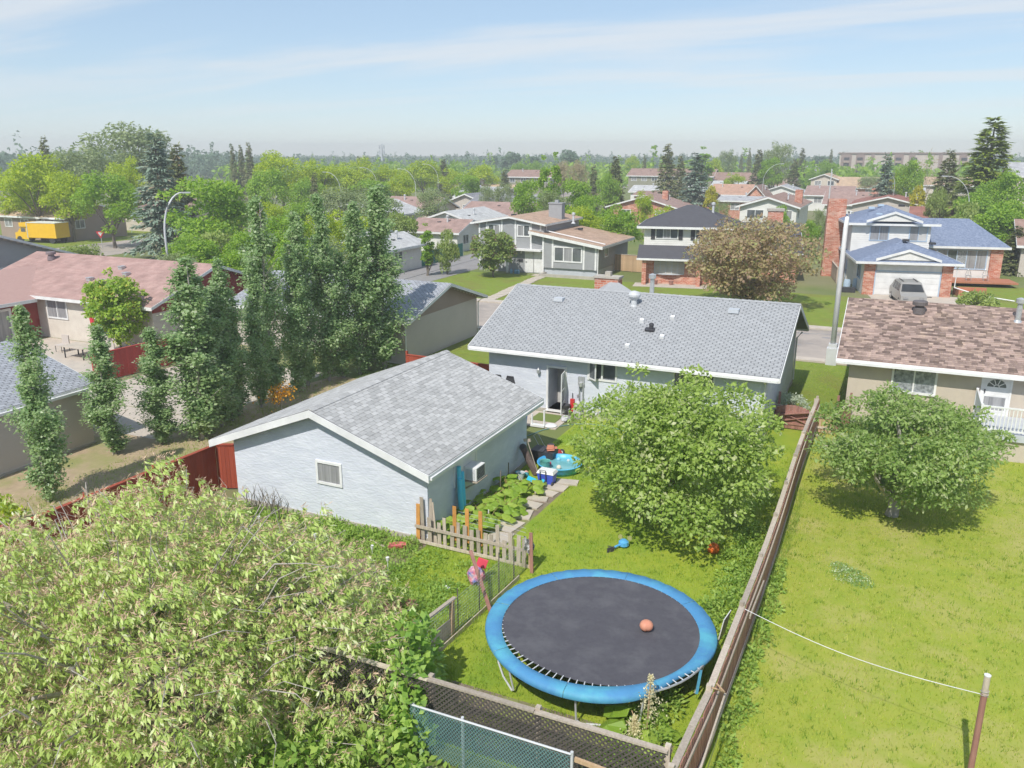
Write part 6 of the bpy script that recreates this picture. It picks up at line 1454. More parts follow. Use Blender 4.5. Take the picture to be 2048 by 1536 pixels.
# rhubarb: big ruffled leaves
def rhubarb():
    t = thing('rhubarb_patch', 'rhubarb patch with big ruffled leaves beside the garage wall', 'plant', (-11.7, 23.5, 0)); u = MB(); n = 14
    ring = [(.5 + .5 * math.cos(a) * (1 - .12 * (k % 2)), .46 * math.sin(a) * (1 - .14 * (k % 2)), .05 * math.sin(k * 1.9) - .10 * abs(math.sin(a))) for k, a in enumerate([2 * math.pi * k / n for k in range(n)])]
    u.add([(.12, 0, .07), (.6, 0, .09)] + ring, [(1, 2 + k, 2 + (k + 1) % n) for k in range(n) if not 6 <= k <= 7] + [(0, 1, 2 + 6), (0, 2 + 8, 1), (0, 2 + 6, 2 + 7), (0, 2 + 7, 2 + 8)]); um = u.mesh('leaf'); um.materials.append(leafmat('rhubarb_leaf', (.15, .24, .025), (.24, .31, .055), rough=.5))
    b = MB()
    for cx, cyy in ((-11.9, 22.0), (-11.3, 22.5), (-11.8, 23.0), (-11.2, 23.5), (-11.9, 24.0), (-11.4, 24.5), (-11.8, 25.1), (-11.3, 25.5), (-11.7, 21.4), (-11.1, 21.6)):
        for k in range(13):
            a = random.uniform(0, 6.28); r = random.uniform(.15, .5); z = random.uniform(.25, .62); s = random.uniform(.34, .62)
            p = Vector((cx + r * math.cos(a), cyy + r * math.sin(a), z)); b.tube([(cx, cyy, 0), (cx + r * .6 * math.cos(a), cyy + r * .6 * math.sin(a), z * .8), p], [.018, .014, .01], 4)
            piece('leaf', um, Matrix.Translation(p) @ Matrix.Rotation(a + random.uniform(-.4, .4), 4, 'Z') @ Matrix.Rotation(random.uniform(.05, .55), 4, 'Y') @ Matrix.Scale(s, 4), t)
    part('stalks', b, mat('rhubarb_stalk', (.25, .16, .07), (.2, .2, .06)), t)
    t2 = thing('flowering_rhubarb', 'pale flowering rhubarb stalk with big leaves beside the trampoline', 'plant', (-3.7, 14.6, 0)); b = MB()
    for a, r, z, s in ((2.8, .3, .5, .75), (3.6, .35, .4, .7), (5.2, .3, .45, .6), (1.2, .3, .4, .6), (.2, .3, .35, .55)):
        p = Vector((-3.7 + r * math.cos(a), 14.6 + r * math.sin(a), z)); b.tube([(-3.7, 14.6, 0), p], .014, 4); piece('leaf', um, Matrix.Translation(p) @ Matrix.Rotation(a, 4, 'Z') @ Matrix.Rotation(.35, 4, 'Y') @ Matrix.Scale(s, 4), t2)
    b.tube([(-3.6, 14.55, 0), (-3.58, 14.6, 1.5)], .015, 4); b.tube([(-3.75, 14.1, 0), (-3.75, 14.1, .8)], .012, 4); part('stalks', b, M['tanwood'], t2)
    rng = np.random.default_rng(5); P = []
    for (x, y, z0, z1, w) in ((-3.58, 14.6, .55, 1.55, .13), (-3.75, 14.1, .35, .85, .1)):
        k = 420; zz = rng.uniform(z0, z1, k); P.append(np.stack([x + rng.normal(size=k) * w * (1.15 - (zz - z0) / (z1 - z0)), y + rng.normal(size=k) * w * (1.15 - (zz - z0) / (z1 - z0)), zz], 1))
    P = np.concatenate(P); V, F = leaf_cards(P, rdir(len(P), rng) + (0, 0, .5), rdir(len(P), rng), .055, .035); part('flower_plume', fast_mesh('flower_plume', V - np.array([-3.7, 14.6, 0]), F), leafmat('cream_flowers', (.40, .36, .22), (.52, .48, .33)), t2, kind='stuff')
rhubarb()

# ------------------------------------------------------------------ grass blades
def grass(polys, per_m2, hgt, wid, m, seed, name='grass', hole=None, clump=0):
    rng = np.random.default_rng(seed); Ps = []
    for (x0, x1, y0, y1) in polys:
        k = int((x1 - x0) * (y1 - y0) * per_m2); Ps.append(np.stack([rng.uniform(x0, x1, k), rng.uniform(y0, y1, k), np.zeros(k)], 1))
    P = np.concatenate(Ps)
    if hole is not None: P = P[~hole(P)]
    if clump:
        P = np.repeat(P, clump, 0) + rng.normal(size=(len(P) * clump, 3)) * (.05, .05, 0)
    cl = np.sin(P[:, 0] * 2.1 + 1.3 * np.sin(P[:, 1] * 1.1)) * np.cos(P[:, 1] * 1.7 + np.sin(P[:, 0] * .9)) ; P = P[rng.random(len(P)) < .72 + .28 * cl]
    n = len(P); a = rng.uniform(0, 2 * math.pi, n); ln = rng.uniform(.2, .9, n); h = hgt * rng.uniform(.45, 1.3, n)
    d = np.stack([np.cos(a), np.sin(a), 0 * a], 1); s = np.stack([-np.sin(a), np.cos(a), 0 * a], 1); w = (wid * rng.uniform(.6, 1.3, n))[:, None]
    V = np.empty((n, 3, 3)); V[:, 0] = P - s * w / 2; V[:, 1] = P + s * w / 2; V[:, 2] = P + d * (h * ln)[:, None] + np.array([0, 0, 1.]) * (h * np.sqrt(1 - ln ** 2 * .8))[:, None]
    return part(name, fast_mesh(name, V.reshape(-1, 3), np.arange(3 * n).reshape(n, 3)), m, kind='stuff')
LG = leafmat('lawn_blades', (.12, .20, .016), (.25, .30, .035), trans=.4, c3=(.27, .27, .09)); LD = leafmat('dry_lawn_blades', (.16, .225, .02), (.29, .31, .05), trans=.4, c3=(.36, .31, .13)); LW = leafmat('weed_blades', (.12, .19, .025), (.21, .27, .045), trans=.4)
inp = lambda P: ((P[:, 0] > -12.45) & (P[:, 0] < -12.3)) | ((P[:, 0] < -9.9) & (P[:, 1] > 20.6) & (P[:, 1] < 27.2) & (P[:, 0] < -9.95))
grass([(-12.4, -2.45, 13.0, 34.6)], 420, .085, .019, LG, 301, hole=inp)
grass([(-2.15, 8, 12.5, 38.5), (-2.15, 3.6, 38.5, 39.1)], 360, .08, .019, LD, 302)
grass([(-4.1, -1.4, 39, 50)], 160, .07, .02, LG, 303)
grass([(-27.5, -22.4, 11, 35)], 150, .12, .02, LW, 308, name='dry_grass')
LT = leafmat('dark_tuft_blades', (.07, .135, .012), (.14, .21, .02), trans=.4)
grass([(-12.2, -2.5, 13, 34)], 9, .11, .02, LT, 306, hole=inp, clump=9, name='grass_tufts')
grass([(-2.1, 8, 12.5, 38)], 7, .10, .02, LT, 307, clump=9, name='grass_tufts')
grass([(-21, -9.4, 12.5, 20.4)], 330, .16, .014, LW, 304)
grass([(-9.6, -8.9, 15, 20.2), (-9.3, -8.3, 12.8, 15), (-2.8, -2.5, 12.5, 34), (-2.2, -1.9, 12, 30)], 420, .30, .013, LW, 305, name='tall_grass')
leafy_mass('clover_patch', '', [(-.1, 23.9, 0, .55, .06), (.2, 23.6, 0, .4, .06), (-.4, 24.3, 0, .35, .05)], 1300, .05, .045, leafmat('clover', (.12, .2, .05), (.2, .28, .1), c3=(.5, .52, .4)), 206, kind='stuff')

# ------------------------------------------------------------------ fences round the yard
board_fence('red_fence', 'rust-red board fence running forward from the blue garage corner', (-22.0, 8.0), (-21.6, 20.9), 1.75, M['redfence'], bw=.145, post=2.4, posth=.16)
board_fence('red_fence', 'short rust-red fence closing the gap at the blue garage corner', (-21.6, 21.0), (-20.3, 21.6), 1.75, M['redfence'], bw=.145, post=2.4)
board_fence('red_fence', 'rust-red fence panel at the bungalow far wall behind the garage roof', (-22.6, 35.6), (-17.45, 35.4), 1.8, M['redfence'], bw=.145, post=2.4, posth=.2)
board_fence('red_deck_fence', 'bright red fence by the driveway in the red house yard', (-38.2, 29.2), (-37.6, 36.0), 1.6, mat('bright_red_stain', (.33, .055, .045), (.28, .045, .04), rnd=.1), bw=.15, posth=.02)
lf = board_fence('low_wire_fence', 'low wire fence along the driveway under the aspens', (-31.2, 25.2), (-26.8, 26.6), .55, M['metal'], bw=.5, gap=.46, cap=False, posth=.05, th=.012) if False else None

df = thing('divider_fence', 'weathered reddish-brown board fence with grey cap between the two back yards', 'fence', (-2.3, 24, 0))
u = MB(); u.box(-.011, .011, 0, .138, 0.03, 1.0); um = u.mesh('board'); um.materials.append(M['brownpaint'])
def fx(y): return -2.32 + .04 * math.sin(y * .35) - (.10 * (14.7 - y) if y < 14.7 else 0) * .5
for i in range(178):
    y = 12.1 + i * .142; piece('board', um, Matrix.Translation((fx(y) + .05, y, 0)) @ Matrix.Rotation(random.uniform(-.03, .03), 4, 'X') @ Matrix.Diagonal((1, 1, 1.46 * random.uniform(.97, 1.01), 1)), df)
q = MB(); q.box(-.05, .05, -.05, .05, 0, 1); qm = q.mesh('post'); qm.materials.append(M['wood'])
yy = [12.15, 14.7, 18.25, 21.0, 23.8, 26.5, 29.3, 32, 34.7, 37.3]
for y in yy: piece('post', qm, Matrix.Translation((fx(y) - .045, y, 0)) @ Matrix.Diagonal((1, 1, 1.62, 1)), df)
for a, b_ in zip(yy[:-1], yy[1:]):
    for k in range(2):
        y0, y1 = a + (b_ - a) * k / 2, a + (b_ - a) * (k + 1) / 2
        b = MB(); b.beam((fx(y0) - .03, y0 + .005, 1.50 + random.uniform(-.015, .015)), (fx(y1) - .03, y1 - .005, 1.50 + random.uniform(-.015, .015)), .135, .035); part('cap_board', b, M['wood'], df)
    b = MB(); b.beam((fx(a) + .085, a, 1.2), (fx(b_) + .085, b_, 1.2), .035, .085); part('rail', b, M['wood'], df)
    b = MB(); b.beam((fx(a) + .085, a, .35), (fx(b_) + .085, b_, .35), .035, .085); part('rail', b, M['wood'], df)
for p, r_ in (((-2.14, 18.2, 1.28), (-2.16, 20.7, .95)), ((-2.15, 12.2, 1.05), (-2.13, 15.1, 1.2))):
    b = MB(); b.beam(p, r_, .035, .08); part('brace', b, M['wood'], df)
b = MB(); b.tube([(-2.44, 14.75, 1.53), (-2.25, 14.72, 1.55), (-2.12, 14.9, 1.4), (-2.3, 14.95, 1.52)], .02, 5); part('rope', b, M['tanwood'], df)

# gates at the far end
def gate(name, label, x0, x1, y, h, m, arched=False, pointed=False, bw=.14):
    t = thing(name, label, 'gate', ((x0 + x1) / 2, y, 0)); n = int((x1 - x0) / bw)
    for i in range(n):
        x = x0 + i * bw; hh = h + (.16 * math.sin(math.pi * (i + .5) / n) if arched else 0); b = MB()
        if pointed: b.extrude([(x, .06), (x + bw - .03, .06), (x + bw - .03, hh - .07), (x + bw / 2 - .015, hh), (x, hh - .07)], 'y', y - .01, y + .01)
        else: b.box(x, x + bw - .008, y - .01, y + .01, .06, hh)
        part('board', b, m, t)
    for z in (.25, h - .22): part('rail', MB().box(x0, x1, y - .05, y - .011, z, z + .09), M['wood'] if pointed else m, t)
    if arched:
        for a, c in (((x0 + .05, .35), (x1 - .1, h - .3)), ((x1 - .1, .35), (x0 + .5, h * .72))): part('brace', MB().beam((a[0], y - .07, a[1]), (c[0], y - .07, c[1]), .03, .1, up=(0, 1, 0)), m, t)
    return t
gate('brown_gate', 'reddish-brown arched gate with X bracing beside the bungalow', -4.0, -2.5, 37.0, 1.0, M['brownpaint'], arched=True)
gate('picket_gate', 'new tan picket gate right of the brown arched gate', -2.3, -1.55, 37.0, .95, M['tanwood'], pointed=True)
b = MB(); b.beam((-4.2, 36.88, .62), (-2.55, 36.88, .95), .04, .16, up=(0, 1, 0)); solo('loose_plank', b, M['brownpaint'], 'long reddish plank leaning across the arched gate', 'plank')
for i, (x, y, h, lb) in enumerate(((-2.42, 37.25, 1.5, 'weathered gate post between the arched and picket gates'), (-1.48, 37.3, 1.75, 'tall reddish gate post right of the picket gate'), (-1.02, 38.9, 1.5, 'short reddish post against the cream house corner'), (-4.05, 38.3, 1.35, 'thin brown post beside the bungalow side wall'))):
    solo('gate_post', MB().box(x - .05, x + .05, y - .05, y + .05, 0, h), M['wood'] if i == 0 else M['brownpaint'], lb, 'post', 'posts by the side gates')
board_fence('stub_fence', 'short brown fence stub between the gate post and cream house', (-1.4, 37.4), (-.95, 38.8), 1.0, M['brownpaint'], bw=.14, post=1.5, capm=M['wood'], posth=0)
b = MB(); b.beam((-2.2, 36.7, .04), (-1.65, 35.2, .05), .12, .05); solo('plank', b, M['wood'], 'grey plank lying on the grass below the picket gate', 'plank')
st = thing('firewood_rack', 'stack of grey boards and pipes against the bungalow side wall', 'boards', (-3.8, 37.6, 0))
for i in range(3): part('board', MB().beam((-4.15, 37.55 + i * .12, .75 + i * .06), (-3.1, 37.5 + i * .12, .72 + i * .06), .1, .05), M['wood'], st)
part('panel', MB().box(-4.15, -3.1, 37.66, 37.7, 0, .7), M['brownpaint'], st)

# picket fence across the garden
pf = thing('picket_fence', 'patchy fence of uneven grey pickets across the garden', 'fence', (-10.8, 20.35, 0))
xs = [-12.75, -12.55, -12.3, -11.95, -11.75, -11.5, -11.27, -11.05, -10.8, -10.55, -10.33, -10.12, -9.9, -9.68, -9.45, -9.2, -9.02]
hs = [1.35, 1.6, .95, .85, 1.05, .85, 1.0, .95, .85, .9, .85, .85, 1.2, .75, 1.05, 1.0, .95]
for i, (x, h) in enumerate(zip(xs, hs)):
    tl = random.uniform(-.03, .03); w = random.uniform(.055, .07)
    b = MB(); b.obox((x + tl * h / 2, 20.36 - (x + 10.8) * .02, h / 2), (w, 0, 0), (0, .012, 0), (tl * h / 2, 0, h / 2)); part('picket', b, M['wood'] if i not in (0,) else M['orangewood'], pf)
for x in (-11.42, -10.98, -10.52): part('picket', MB().box(x - .065, x + .065, 20.41, 20.435, .35, 1.5), M['orangewood'], pf, label='orange-stained picket standing above the grey ones')
for z in (.62, .12): part('rail', MB().beam((-12.8, 20.31, z), (-8.85, 20.33, z - .06), .03, .1), M['wood'], pf)
part('post', MB().box(-8.86, -8.76, 20.3, 20.4, 0, 1.05), M['tanwood'], pf)
b = MB()
for z in (.9, 1.05, 1.2, 1.34): b.tube([(-11.3, 20.44, z), (-9.9, 20.44, z - .02), (-9.0, 20.42, z - .1)], .005, 3)
part('wire', b, M['metal'], pf, kind='stuff')
for i, (x, a) in enumerate(((-12.28, -.12), (-12.15, -.2))):
    b = MB(); b.beam((x, 20.45 + i * .04, 0), (x + a, 20.62, 1.5 - i * .12), .13, .022, up=(0, 1, 0)); solo('leaning_board', b, M['wood'], ('upright grey board leaning behind the picket fence corner', 'slanted grey board leaning furthest right at the garage corner')[i], 'board', 'boards leaning at the garage corner')
b = MB(); b.beam((-8.66, 20.1, 0), (-8.72, 20.15, 1.28), .1, .035, up=(0, 1, 0)); solo('brown_post', b, M['brownpaint'], 'tall brown board standing at the right end of the picket fence', 'post')
b = MB(); b.beam((-8.75, 17.55, .05), (-9.75, 18.3, 1.35), .1, .035); solo('leaning_board', b, M['brownpaint'], 'brown board leaning diagonally against the wire fence', 'board')
rngc = random.Random(4); b = MB(); n = 7; o = []
for i in range(n):
    for j in range(6): o.append((-8.98 + i * .05 + rngc.uniform(-.02, .02), 20.25 + .07 * math.sin(i * 2.1 + j) + rngc.uniform(-.02, .02), 1.08 - j * .09 - .02 * i))
b.add(o, [(i * 6 + j, (i + 1) * 6 + j, (i + 1) * 6 + j + 1, i * 6 + j + 1) for i in range(n - 1) for j in range(5)])
solo('hung_cloth', b, mat('patterned_cloth', (.5, .5, .5), (.08, .08, .09), scale=14, detail=2), 'black and white cloth hanging on the tall brown board', 'cloth')
# wire fence and panel
wf = thing('wire_fence', 'sagging wire garden fence with thin stakes beside the trampoline', 'fence', (-9.0, 17.6, 0))
for y in (16.4, 17.5, 18.6, 19.5): part('stake', MB().tube([(-9.2 + (y - 15) * .05, y, 0), (-9.2 + (y - 15) * .05, y, 1.3)], .017, 5), M['bark'], wf)
b = MB()
for i in range(12): b.tube([(-9.22, 15.0, .1 + i * .09), (-9.0, 18, .08 + i * .09), (-8.9, 20.2, .08 + i * .085)], .003, 3)
for i in range(52): y = 15 + i * .1; b.tube([(-9.2 + (y - 15) * .055, y, .08), (-9.2 + (y - 15) * .055, y, 1.1)], .003, 3)
part('wire_mesh', b, M['metal'], wf, kind='stuff')
part('bottom_board', MB().beam((-9.15, 15.2, .07), (-8.85, 19.6, .07), .03, .14), M['wood'], wf)
gp_ = thing('panel_fence', 'small grey frame panel with plywood base at the end of the wire fence', 'fence', (-9.2, 15.6, 0))
part('post', MB().box(-9.25, -9.14, 16.15, 16.26, 0, 1.05), M['tanwood'], gp_); part('post', MB().box(-9.45, -9.34, 14.5, 14.61, 0, 1.0), M['tanwood'], gp_)
part('top_rail', MB().beam((-9.45, 14.4, 1.03), (-9.18, 16.35, 1.06), .1, .05), M['wood'], gp_); part('plywood', MB().beam((-9.39, 14.62, .3), (-9.2, 16.15, .3), .02, .52), M['wood'], gp_)

# lattice fence and chain-link fence in front
lt = thing('lattice_fence', 'dark lattice fence with grey top rail behind the trampoline frame', 'fence', (-6, 12.6, 0))
M['lattice'] = mat('dark_lattice', (.085, .075, .065), (.06, .052, .046), rough=.8)
b = MB(); z0, z1, x0, x1 = .08, 1.46, -10.6, -2.75; H = z1 - z0
for sgn, yo in ((1, 12.59), (-1, 12.61)):
    xx = x0 - H
    while xx < x1 + H:
        a = (xx, z0); c = (xx + H, z1) if sgn > 0 else (xx - H, z1)
        pts = []
        for (px_, pz_), (qx, qz) in (((a), (c)),):
            tt0, tt1 = 0., 1.
            dx_ = qx - px_
            for lim, s_ in ((x0, 1), (x1, -1)):
                ta = (lim - px_) / dx_
                if (dx_ > 0) == (s_ > 0): tt0 = max(tt0, ta)
                else: tt1 = min(tt1, ta)
            if tt1 - tt0 > .02: b.beam((px_ + dx_ * tt0, yo, pz_ + H * tt0), (px_ + dx_ * tt1, yo, pz_ + H * tt1), .012, .042, up=(0, 1, 0)) if False else b.obox(((px_ + dx_ * (tt0 + tt1) / 2), yo, pz_ + H * (tt0 + tt1) / 2), (dx_ * (tt1 - tt0) / 2, 0, H * (tt1 - tt0) / 2), (0, .005, 0), (-.0125 * sgn, 0, .0125))
        xx += .118
part('lattice_slats', b, M['lattice'], lt, kind='stuff')
for i, (xa, xb) in enumerate(((-10.6, -7.75), (-7.74, -5.35), (-5.34, -2.7))): part('top_rail', MB().beam((xa, 12.6, 1.50 + (.012 if i % 2 else 0)), (xb, 12.6, 1.50 + (.012 if i % 2 else 0)), .11, .045), M['wood'], lt)
for x in (-10.55, -7.72, -5.3, -2.72): part('post', MB().box(x - .05, x + .05, 12.63, 12.73, 0, 1.58), M['wood'], lt)
cf = thing('chainlink_fence', 'teal chain-link fence with grey posts at the bottom edge', 'fence', (-6.5, 12.15, 0))
M['teal'] = mat('teal_wire', (.13, .24, .235), (.10, .19, .19), rough=.5)
for x in (-7.85, -6.72, -4.4): part('post', MB().tube([(x, 12.17, 0), (x, 12.17, 1.22)], .032, 8), M['lamp'], cf)
part('top_rail', MB().tube([(-7.9, 12.12, 1.18), (-4.4, 12.12, 1.2)], .022, 6), M['lamp'], cf)
b = MB(); z0, z1, x0, x1 = .05, 1.17, -7.9, -4.42; H = z1 - z0
for sgn, yo in ((1, 12.095), (-1, 12.102)):
    xx = x0 - H
    while xx < x1 + H:
        dx_ = H * .8 * sgn; tt0, tt1 = 0., 1.
        for lim, s_ in ((x0, 1), (x1, -1)):
            ta = (lim - xx) / dx_
            if (dx_ > 0) == (s_ > 0): tt0 = max(tt0, ta)
            else: tt1 = min(tt1, ta)
        if tt1 - tt0 > .02: b.obox((xx + dx_ * (tt0 + tt1) / 2, yo, z0 + H * (tt0 + tt1) / 2), (dx_ * (tt1 - tt0) / 2, 0, H * (tt1 - tt0) / 2), (0, .004, 0), (-.0042 * sgn, 0, .0042))
        xx += .075
part('wire_mesh', b, M['teal'], cf, kind='stuff')
cgt = thing('wooden_frame', 'pale wooden frame joining the chain-link post at the bottom edge', 'frame', (-3.8, 12.1, 0)); part('rail', MB().beam((-4.33, 12.14, 1.1), (-2.9, 12.1, 1.05), .05, .09), M['tanwood'], cgt); part('rail', MB().beam((-4.33, 12.14, .25), (-2.9, 12.1, .25), .05, .09), M['tanwood'], cgt)
sheet('bare_earth', -8.7, -3.0, 12.75, 14.6, 0.006, M['soil'])
b = MB(); b.box(-7.8, -5.4, 11.5, 11.85, 0, .12); solo('timber_edge', b, M['wood'], 'weathered timber lying under the chain-link fence', 'timber')

# ------------------------------------------------------------------ trampoline
M['pad'] = mat('blue_vinyl_pad', (.062, .20, .37), (.052, .175, .33), scale=1.3, rough=.6, spec=.3, bump=.5, bscale=4, bdist=.04, third=(.075, .285, .38), tscale=.9)
M['mesh'] = mat('black_mesh', (.070, .068, .078), (.058, .056, .066), scale=6, detail=10, rough=.75, third=(.085, .083, .092), tscale=1.4, spec=.2)
tr = thing('trampoline', 'big round trampoline with blue pads and a black mat', 'trampoline', (-5.45, 16.85, 0))
tcx, tcy, tz, TR = -5.45, 16.85, .94, 2.66
cp = lambda r, a, z: (tcx + r * math.cos(a), tcy + r * math.sin(a), z)
part('frame_ring', MB().tube([cp(TR, 2 * math.pi * k / 48, tz - .03) for k in range(48)], .025, 6, closed=True), M['metal'], tr)
# direction towards the camera is about a0 = -72 deg
cam_a = math.atan2(-tcy, -tcx)
def rin(a):   # inner pad edge: pads slid outwards at the near left
    d = (a - (cam_a - .62) + math.pi) % (2 * math.pi) - math.pi; return 2.37 + .07 * math.exp(-(d / .6) ** 2)
def rout(a):  # outer edge: pad ruffled inwards at the near right
    d = (a - (cam_a + .75) + math.pi) % (2 * math.pi) - math.pi; return TR + .10 - .26 * math.exp(-(d / .34) ** 2)
def rmat(a):   # mat edge pulled away at the near left
    d = (a - (cam_a - .55) + math.pi) % (2 * math.pi) - math.pi; return 2.40 - .17 * math.exp(-(d / .62) ** 2)
def droop(a):
    d = (a - (cam_a - .1) + math.pi) % (2 * math.pi) - math.pi; return .09 * math.exp(-(d / .9) ** 2)
b = MB(); rings = 7; seg = 64; vs = []
for i in range(rings):
    for k in range(seg):
        a = 2 * math.pi * k / seg; r = rmat(a) * i / (rings - 1); vs.append(cp(r, a, tz + .005 - .05 * (1 - (i / (rings - 1)) ** 2)))
b.add(vs, [(i * seg + k, i * seg + (k + 1) % seg, (i + 1) * seg + (k + 1) % seg, (i + 1) * seg + k) for i in range(rings - 1) for k in range(seg)])
part('jumping_mat', b, M['mesh'], tr, smooth=True)
ns = 8
for s_ in range(ns):
    b = MB(); m = 14; vs = []
    for k in range(m + 1):
        a = 2 * math.pi * (s_ + .06 + (k / m) * .995) / ns; ri, ro, dr = rin(a), rout(a), droop(a); rp = .012 * math.sin(k * 2.3 + s_)
        for r, z in ((ri, tz + .015), (ri + .01, tz + .03), (ri * .5 + ro * .5, tz + .038 + rp), (ro, tz + .03 + rp - dr * .2), (ro + .03, tz - .02 - dr), (ro + .02, tz - .04 - dr)): vs.append(cp(r, a, z))
    b.add(vs, [(k * 6 + j, k * 6 + j + 1, (k + 1) * 6 + j + 1, (k + 1) * 6 + j) for k in range(m) for j in range(5)]); part('safety_pad', b, M['pad'], tr, smooth=True)
for k in range(84):
    a = 2 * math.pi * (k + .5) / 84; part('spring', MB().tube([cp(rmat(a) - .03, a, tz - .002), cp(TR - .01, a, tz - .015)], .014, 5), M['lamp'], tr)
for k in range(5):
    a = cam_a + .10 + k * 2 * math.pi / 5; da = .28
    part('leg', MB().tube([cp(TR, a - da, tz - .05), cp(TR * .94, a - da, .12), cp(TR * .93, a - da * .85, .025), cp(TR * .92, a, .022), cp(TR * .93, a + da * .85, .025), cp(TR * .94, a + da, .12), cp(TR, a + da, tz - .05)], .024, 7), M['lamp'], tr)
part('pad_strap', MB().obox(cp(TR + .03, cam_a + .98, tz - .32), (.03, .012, 0), (0, .006, 0), (.02, .05, .28)), M['pad'], tr)
# slumped foam ball
bx, by = -4.38, 17.15; b = MB(); vs = []; nu, nv = 16, 10
for i in range(nv + 1):
    for k in range(nu):
        th = math.pi * i / nv; ph = 2 * math.pi * k / nu; r = .165 * (1 - .22 * math.exp(-((ph - 5.2) / .35) ** 2) * math.sin(th)); z = .15 + r * math.cos(th) * .85
        vs.append((bx + r * math.sin(th) * math.cos(ph), by + r * math.sin(th) * math.sin(ph), tz - .035 + z))
b.add(vs, [(i * nu + k, (i + 1) * nu + k, (i + 1) * nu + (k + 1) % nu, i * nu + (k + 1) % nu) for i in range(nv) for k in range(nu)])
solo('ball', b, mat('peach_vinyl', (.50, .24, .155), (.42, .17, .11), scale=2, rough=.5), 'dented peach ball lying on the trampoline mat', 'ball', smooth=True)
b = MB(); b.obox((-2.78, 18.6, .62), (.03, .30, -.02), (.012, 0, 0), (.06, -.02, .36)); solo('white_board', b, M['trim'], 'white board leaning between the trampoline and divider fence', 'board')

# ------------------------------------------------------------------ clothes line
cpst = thing('clothes_post', 'brown clothesline pole with a grey cap on the right lawn', 'pole', (2.53, 16.03, 0))
part('pole', MB().tube([(2.53, 16.03, 0), (2.53, 16.03, 2.05)], .058, 12), M['brownpaint'], cpst); part('upper_pole', MB().tube([(2.53, 16.03, 2.051), (2.53, 16.03, 2.44)], .057, 12), M['wood'], cpst)
part('cap', MB().tube([(2.53, 16.03, 2.441), (2.53, 16.03, 2.46)], .063, 12), M['trim'], cpst); part('rope_knot', MB().tube([(2.53 + .066 * math.cos(a), 16.03 + .066 * math.sin(a), 1.98 + .012 * a) for a in [k * .5 for k in range(26)]], .012, 4), M['greybark'], cpst)
b = MB(); b.tube([(-2.25 + 4.72 * t, 18.0 - 1.97 * t, 1.58 + .44 * t - .22 * math.sin(math.pi * t) * 1.0) for t in [k / 20 for k in range(21)]], .008, 4); solo('clothesline', b, M['trim'], 'thin white clothesline from the divider fence to the brown pole', 'rope')

# ------------------------------------------------------------------ garage side clutter
pp = part('stepping_path', MB().add([(-11.05, 21.2, .0065), (-10.2, 21.2, .0065), (-10.0, 27.0, .0065), (-10.9, 27.0, .0065)], [(0, 1, 2, 3)]), M['soil'], kind='structure')
for i, (x, y, w, l, a) in enumerate(((-10.55, 21.75, .40, .36, .1), (-10.65, 22.7, .42, .42, -.15), (-10.66, 23.68, .40, .38, .2), (-10.62, 24.55, .36, .26, -.1), (-10.62, 25.15, .36, .2, .12), (-10.55, 25.75, .40, .22, -.1), (-10.45, 26.35, .45, .28, .05), (-10.2, 27.0, .4, .25, .2))):
    b = MB(); R_ = Matrix.Rotation(a, 4, 'Z'); vs = [Vector((sx * w * random.uniform(.92, 1.05), sy * l * random.uniform(.9, 1.05), 0)) for sx, sy in ((-1, -1), (1, -1), (1, 1), (-1, 1))]
    vs = [R_ @ v + Vector((x, y, 0)) for v in vs]; b.hexa([v + Vector((0, 0, .002)) for v in vs] + [v * 1 + Vector((0, 0, .055)) for v in vs]); part('paving_slab', b, M['path'], pp)
po = thing('paddling_pool', 'round blue paddling pool with water on the lawn', 'pool', (-10.95, 28.1, 0)); pr = .86
M['poolblue'] = mat('pool_plastic', (.06, .33, .60), (.05, .28, .55), scale=2, rough=.35, third=(.12, .45, .62), tscale=1.5)
part('shell', MB().lathe((-10.95, 28.1, .012), [(pr * .88, 0), (pr * .93, .1), (pr * .95, .12), (pr, .3), (pr + .04, .32), (pr + .03, .345), (pr - .03, .33), (pr * .92, .14), (pr * .86, .03)], 40), M['poolblue'], po, smooth=True)
wm = bpy.data.materials.new('pool_water'); wm.use_nodes = True; p_ = wm.node_tree.nodes['Principled BSDF']; p_.inputs['Base Color'].default_value = (.16, .42, .46, 1); p_.inputs['Roughness'].default_value = .06
nz_ = wm.node_tree.nodes.new('ShaderNodeTexNoise'); nz_.inputs['Scale'].default_value = 9; bp_ = wm.node_tree.nodes.new('ShaderNodeBump'); bp_.inputs['Strength'].default_value = .25; wm.node_tree.links.new(nz_.outputs[0], bp_.inputs['Height']); wm.node_tree.links.new(bp_.outputs[0], p_.inputs['Normal'])
part('water', MB().add([(-10.95 + pr * .93 * math.cos(a), 28.1 + pr * .93 * math.sin(a), .2) for a in [k * math.pi / 20 for k in range(40)]], [tuple(range(40))]), wm, po)
def blob(x, y, z, r, sq=1., n=8):
    return MB().lathe((x, y, z), [(r * .35, 0), (r * .85, r * .35 * sq), (r, r * .8 * sq), (r * .8, r * 1.4 * sq), (r * .3, r * 1.75 * sq)], n)
for (x, y, r, c, lb) in ((-11.35, 28.0, .09, (.5, .06, .10), 'small red and white toy floating in the pool'), (-10.85, 27.75, .10, (.55, .50, .42), 'cream ball floating in the middle of the pool'), (-11.2, 28.6, .08, (.25, .5, .6), 'pale blue toy floating at the far pool rim'), (-10.8, 28.65, .07, (.45, .5, .5), 'whitish toy at the far right of the pool')):
    solo('pool_toy', blob(x, y, .17, r), mat('toy_paint', c, rough=.4), lb, 'toy', 'toys floating in the pool')
co = thing('cool_box', 'blue wheeled cooler with a white lid beside the pool', 'cooler', (-10.85, 26.62, 0))
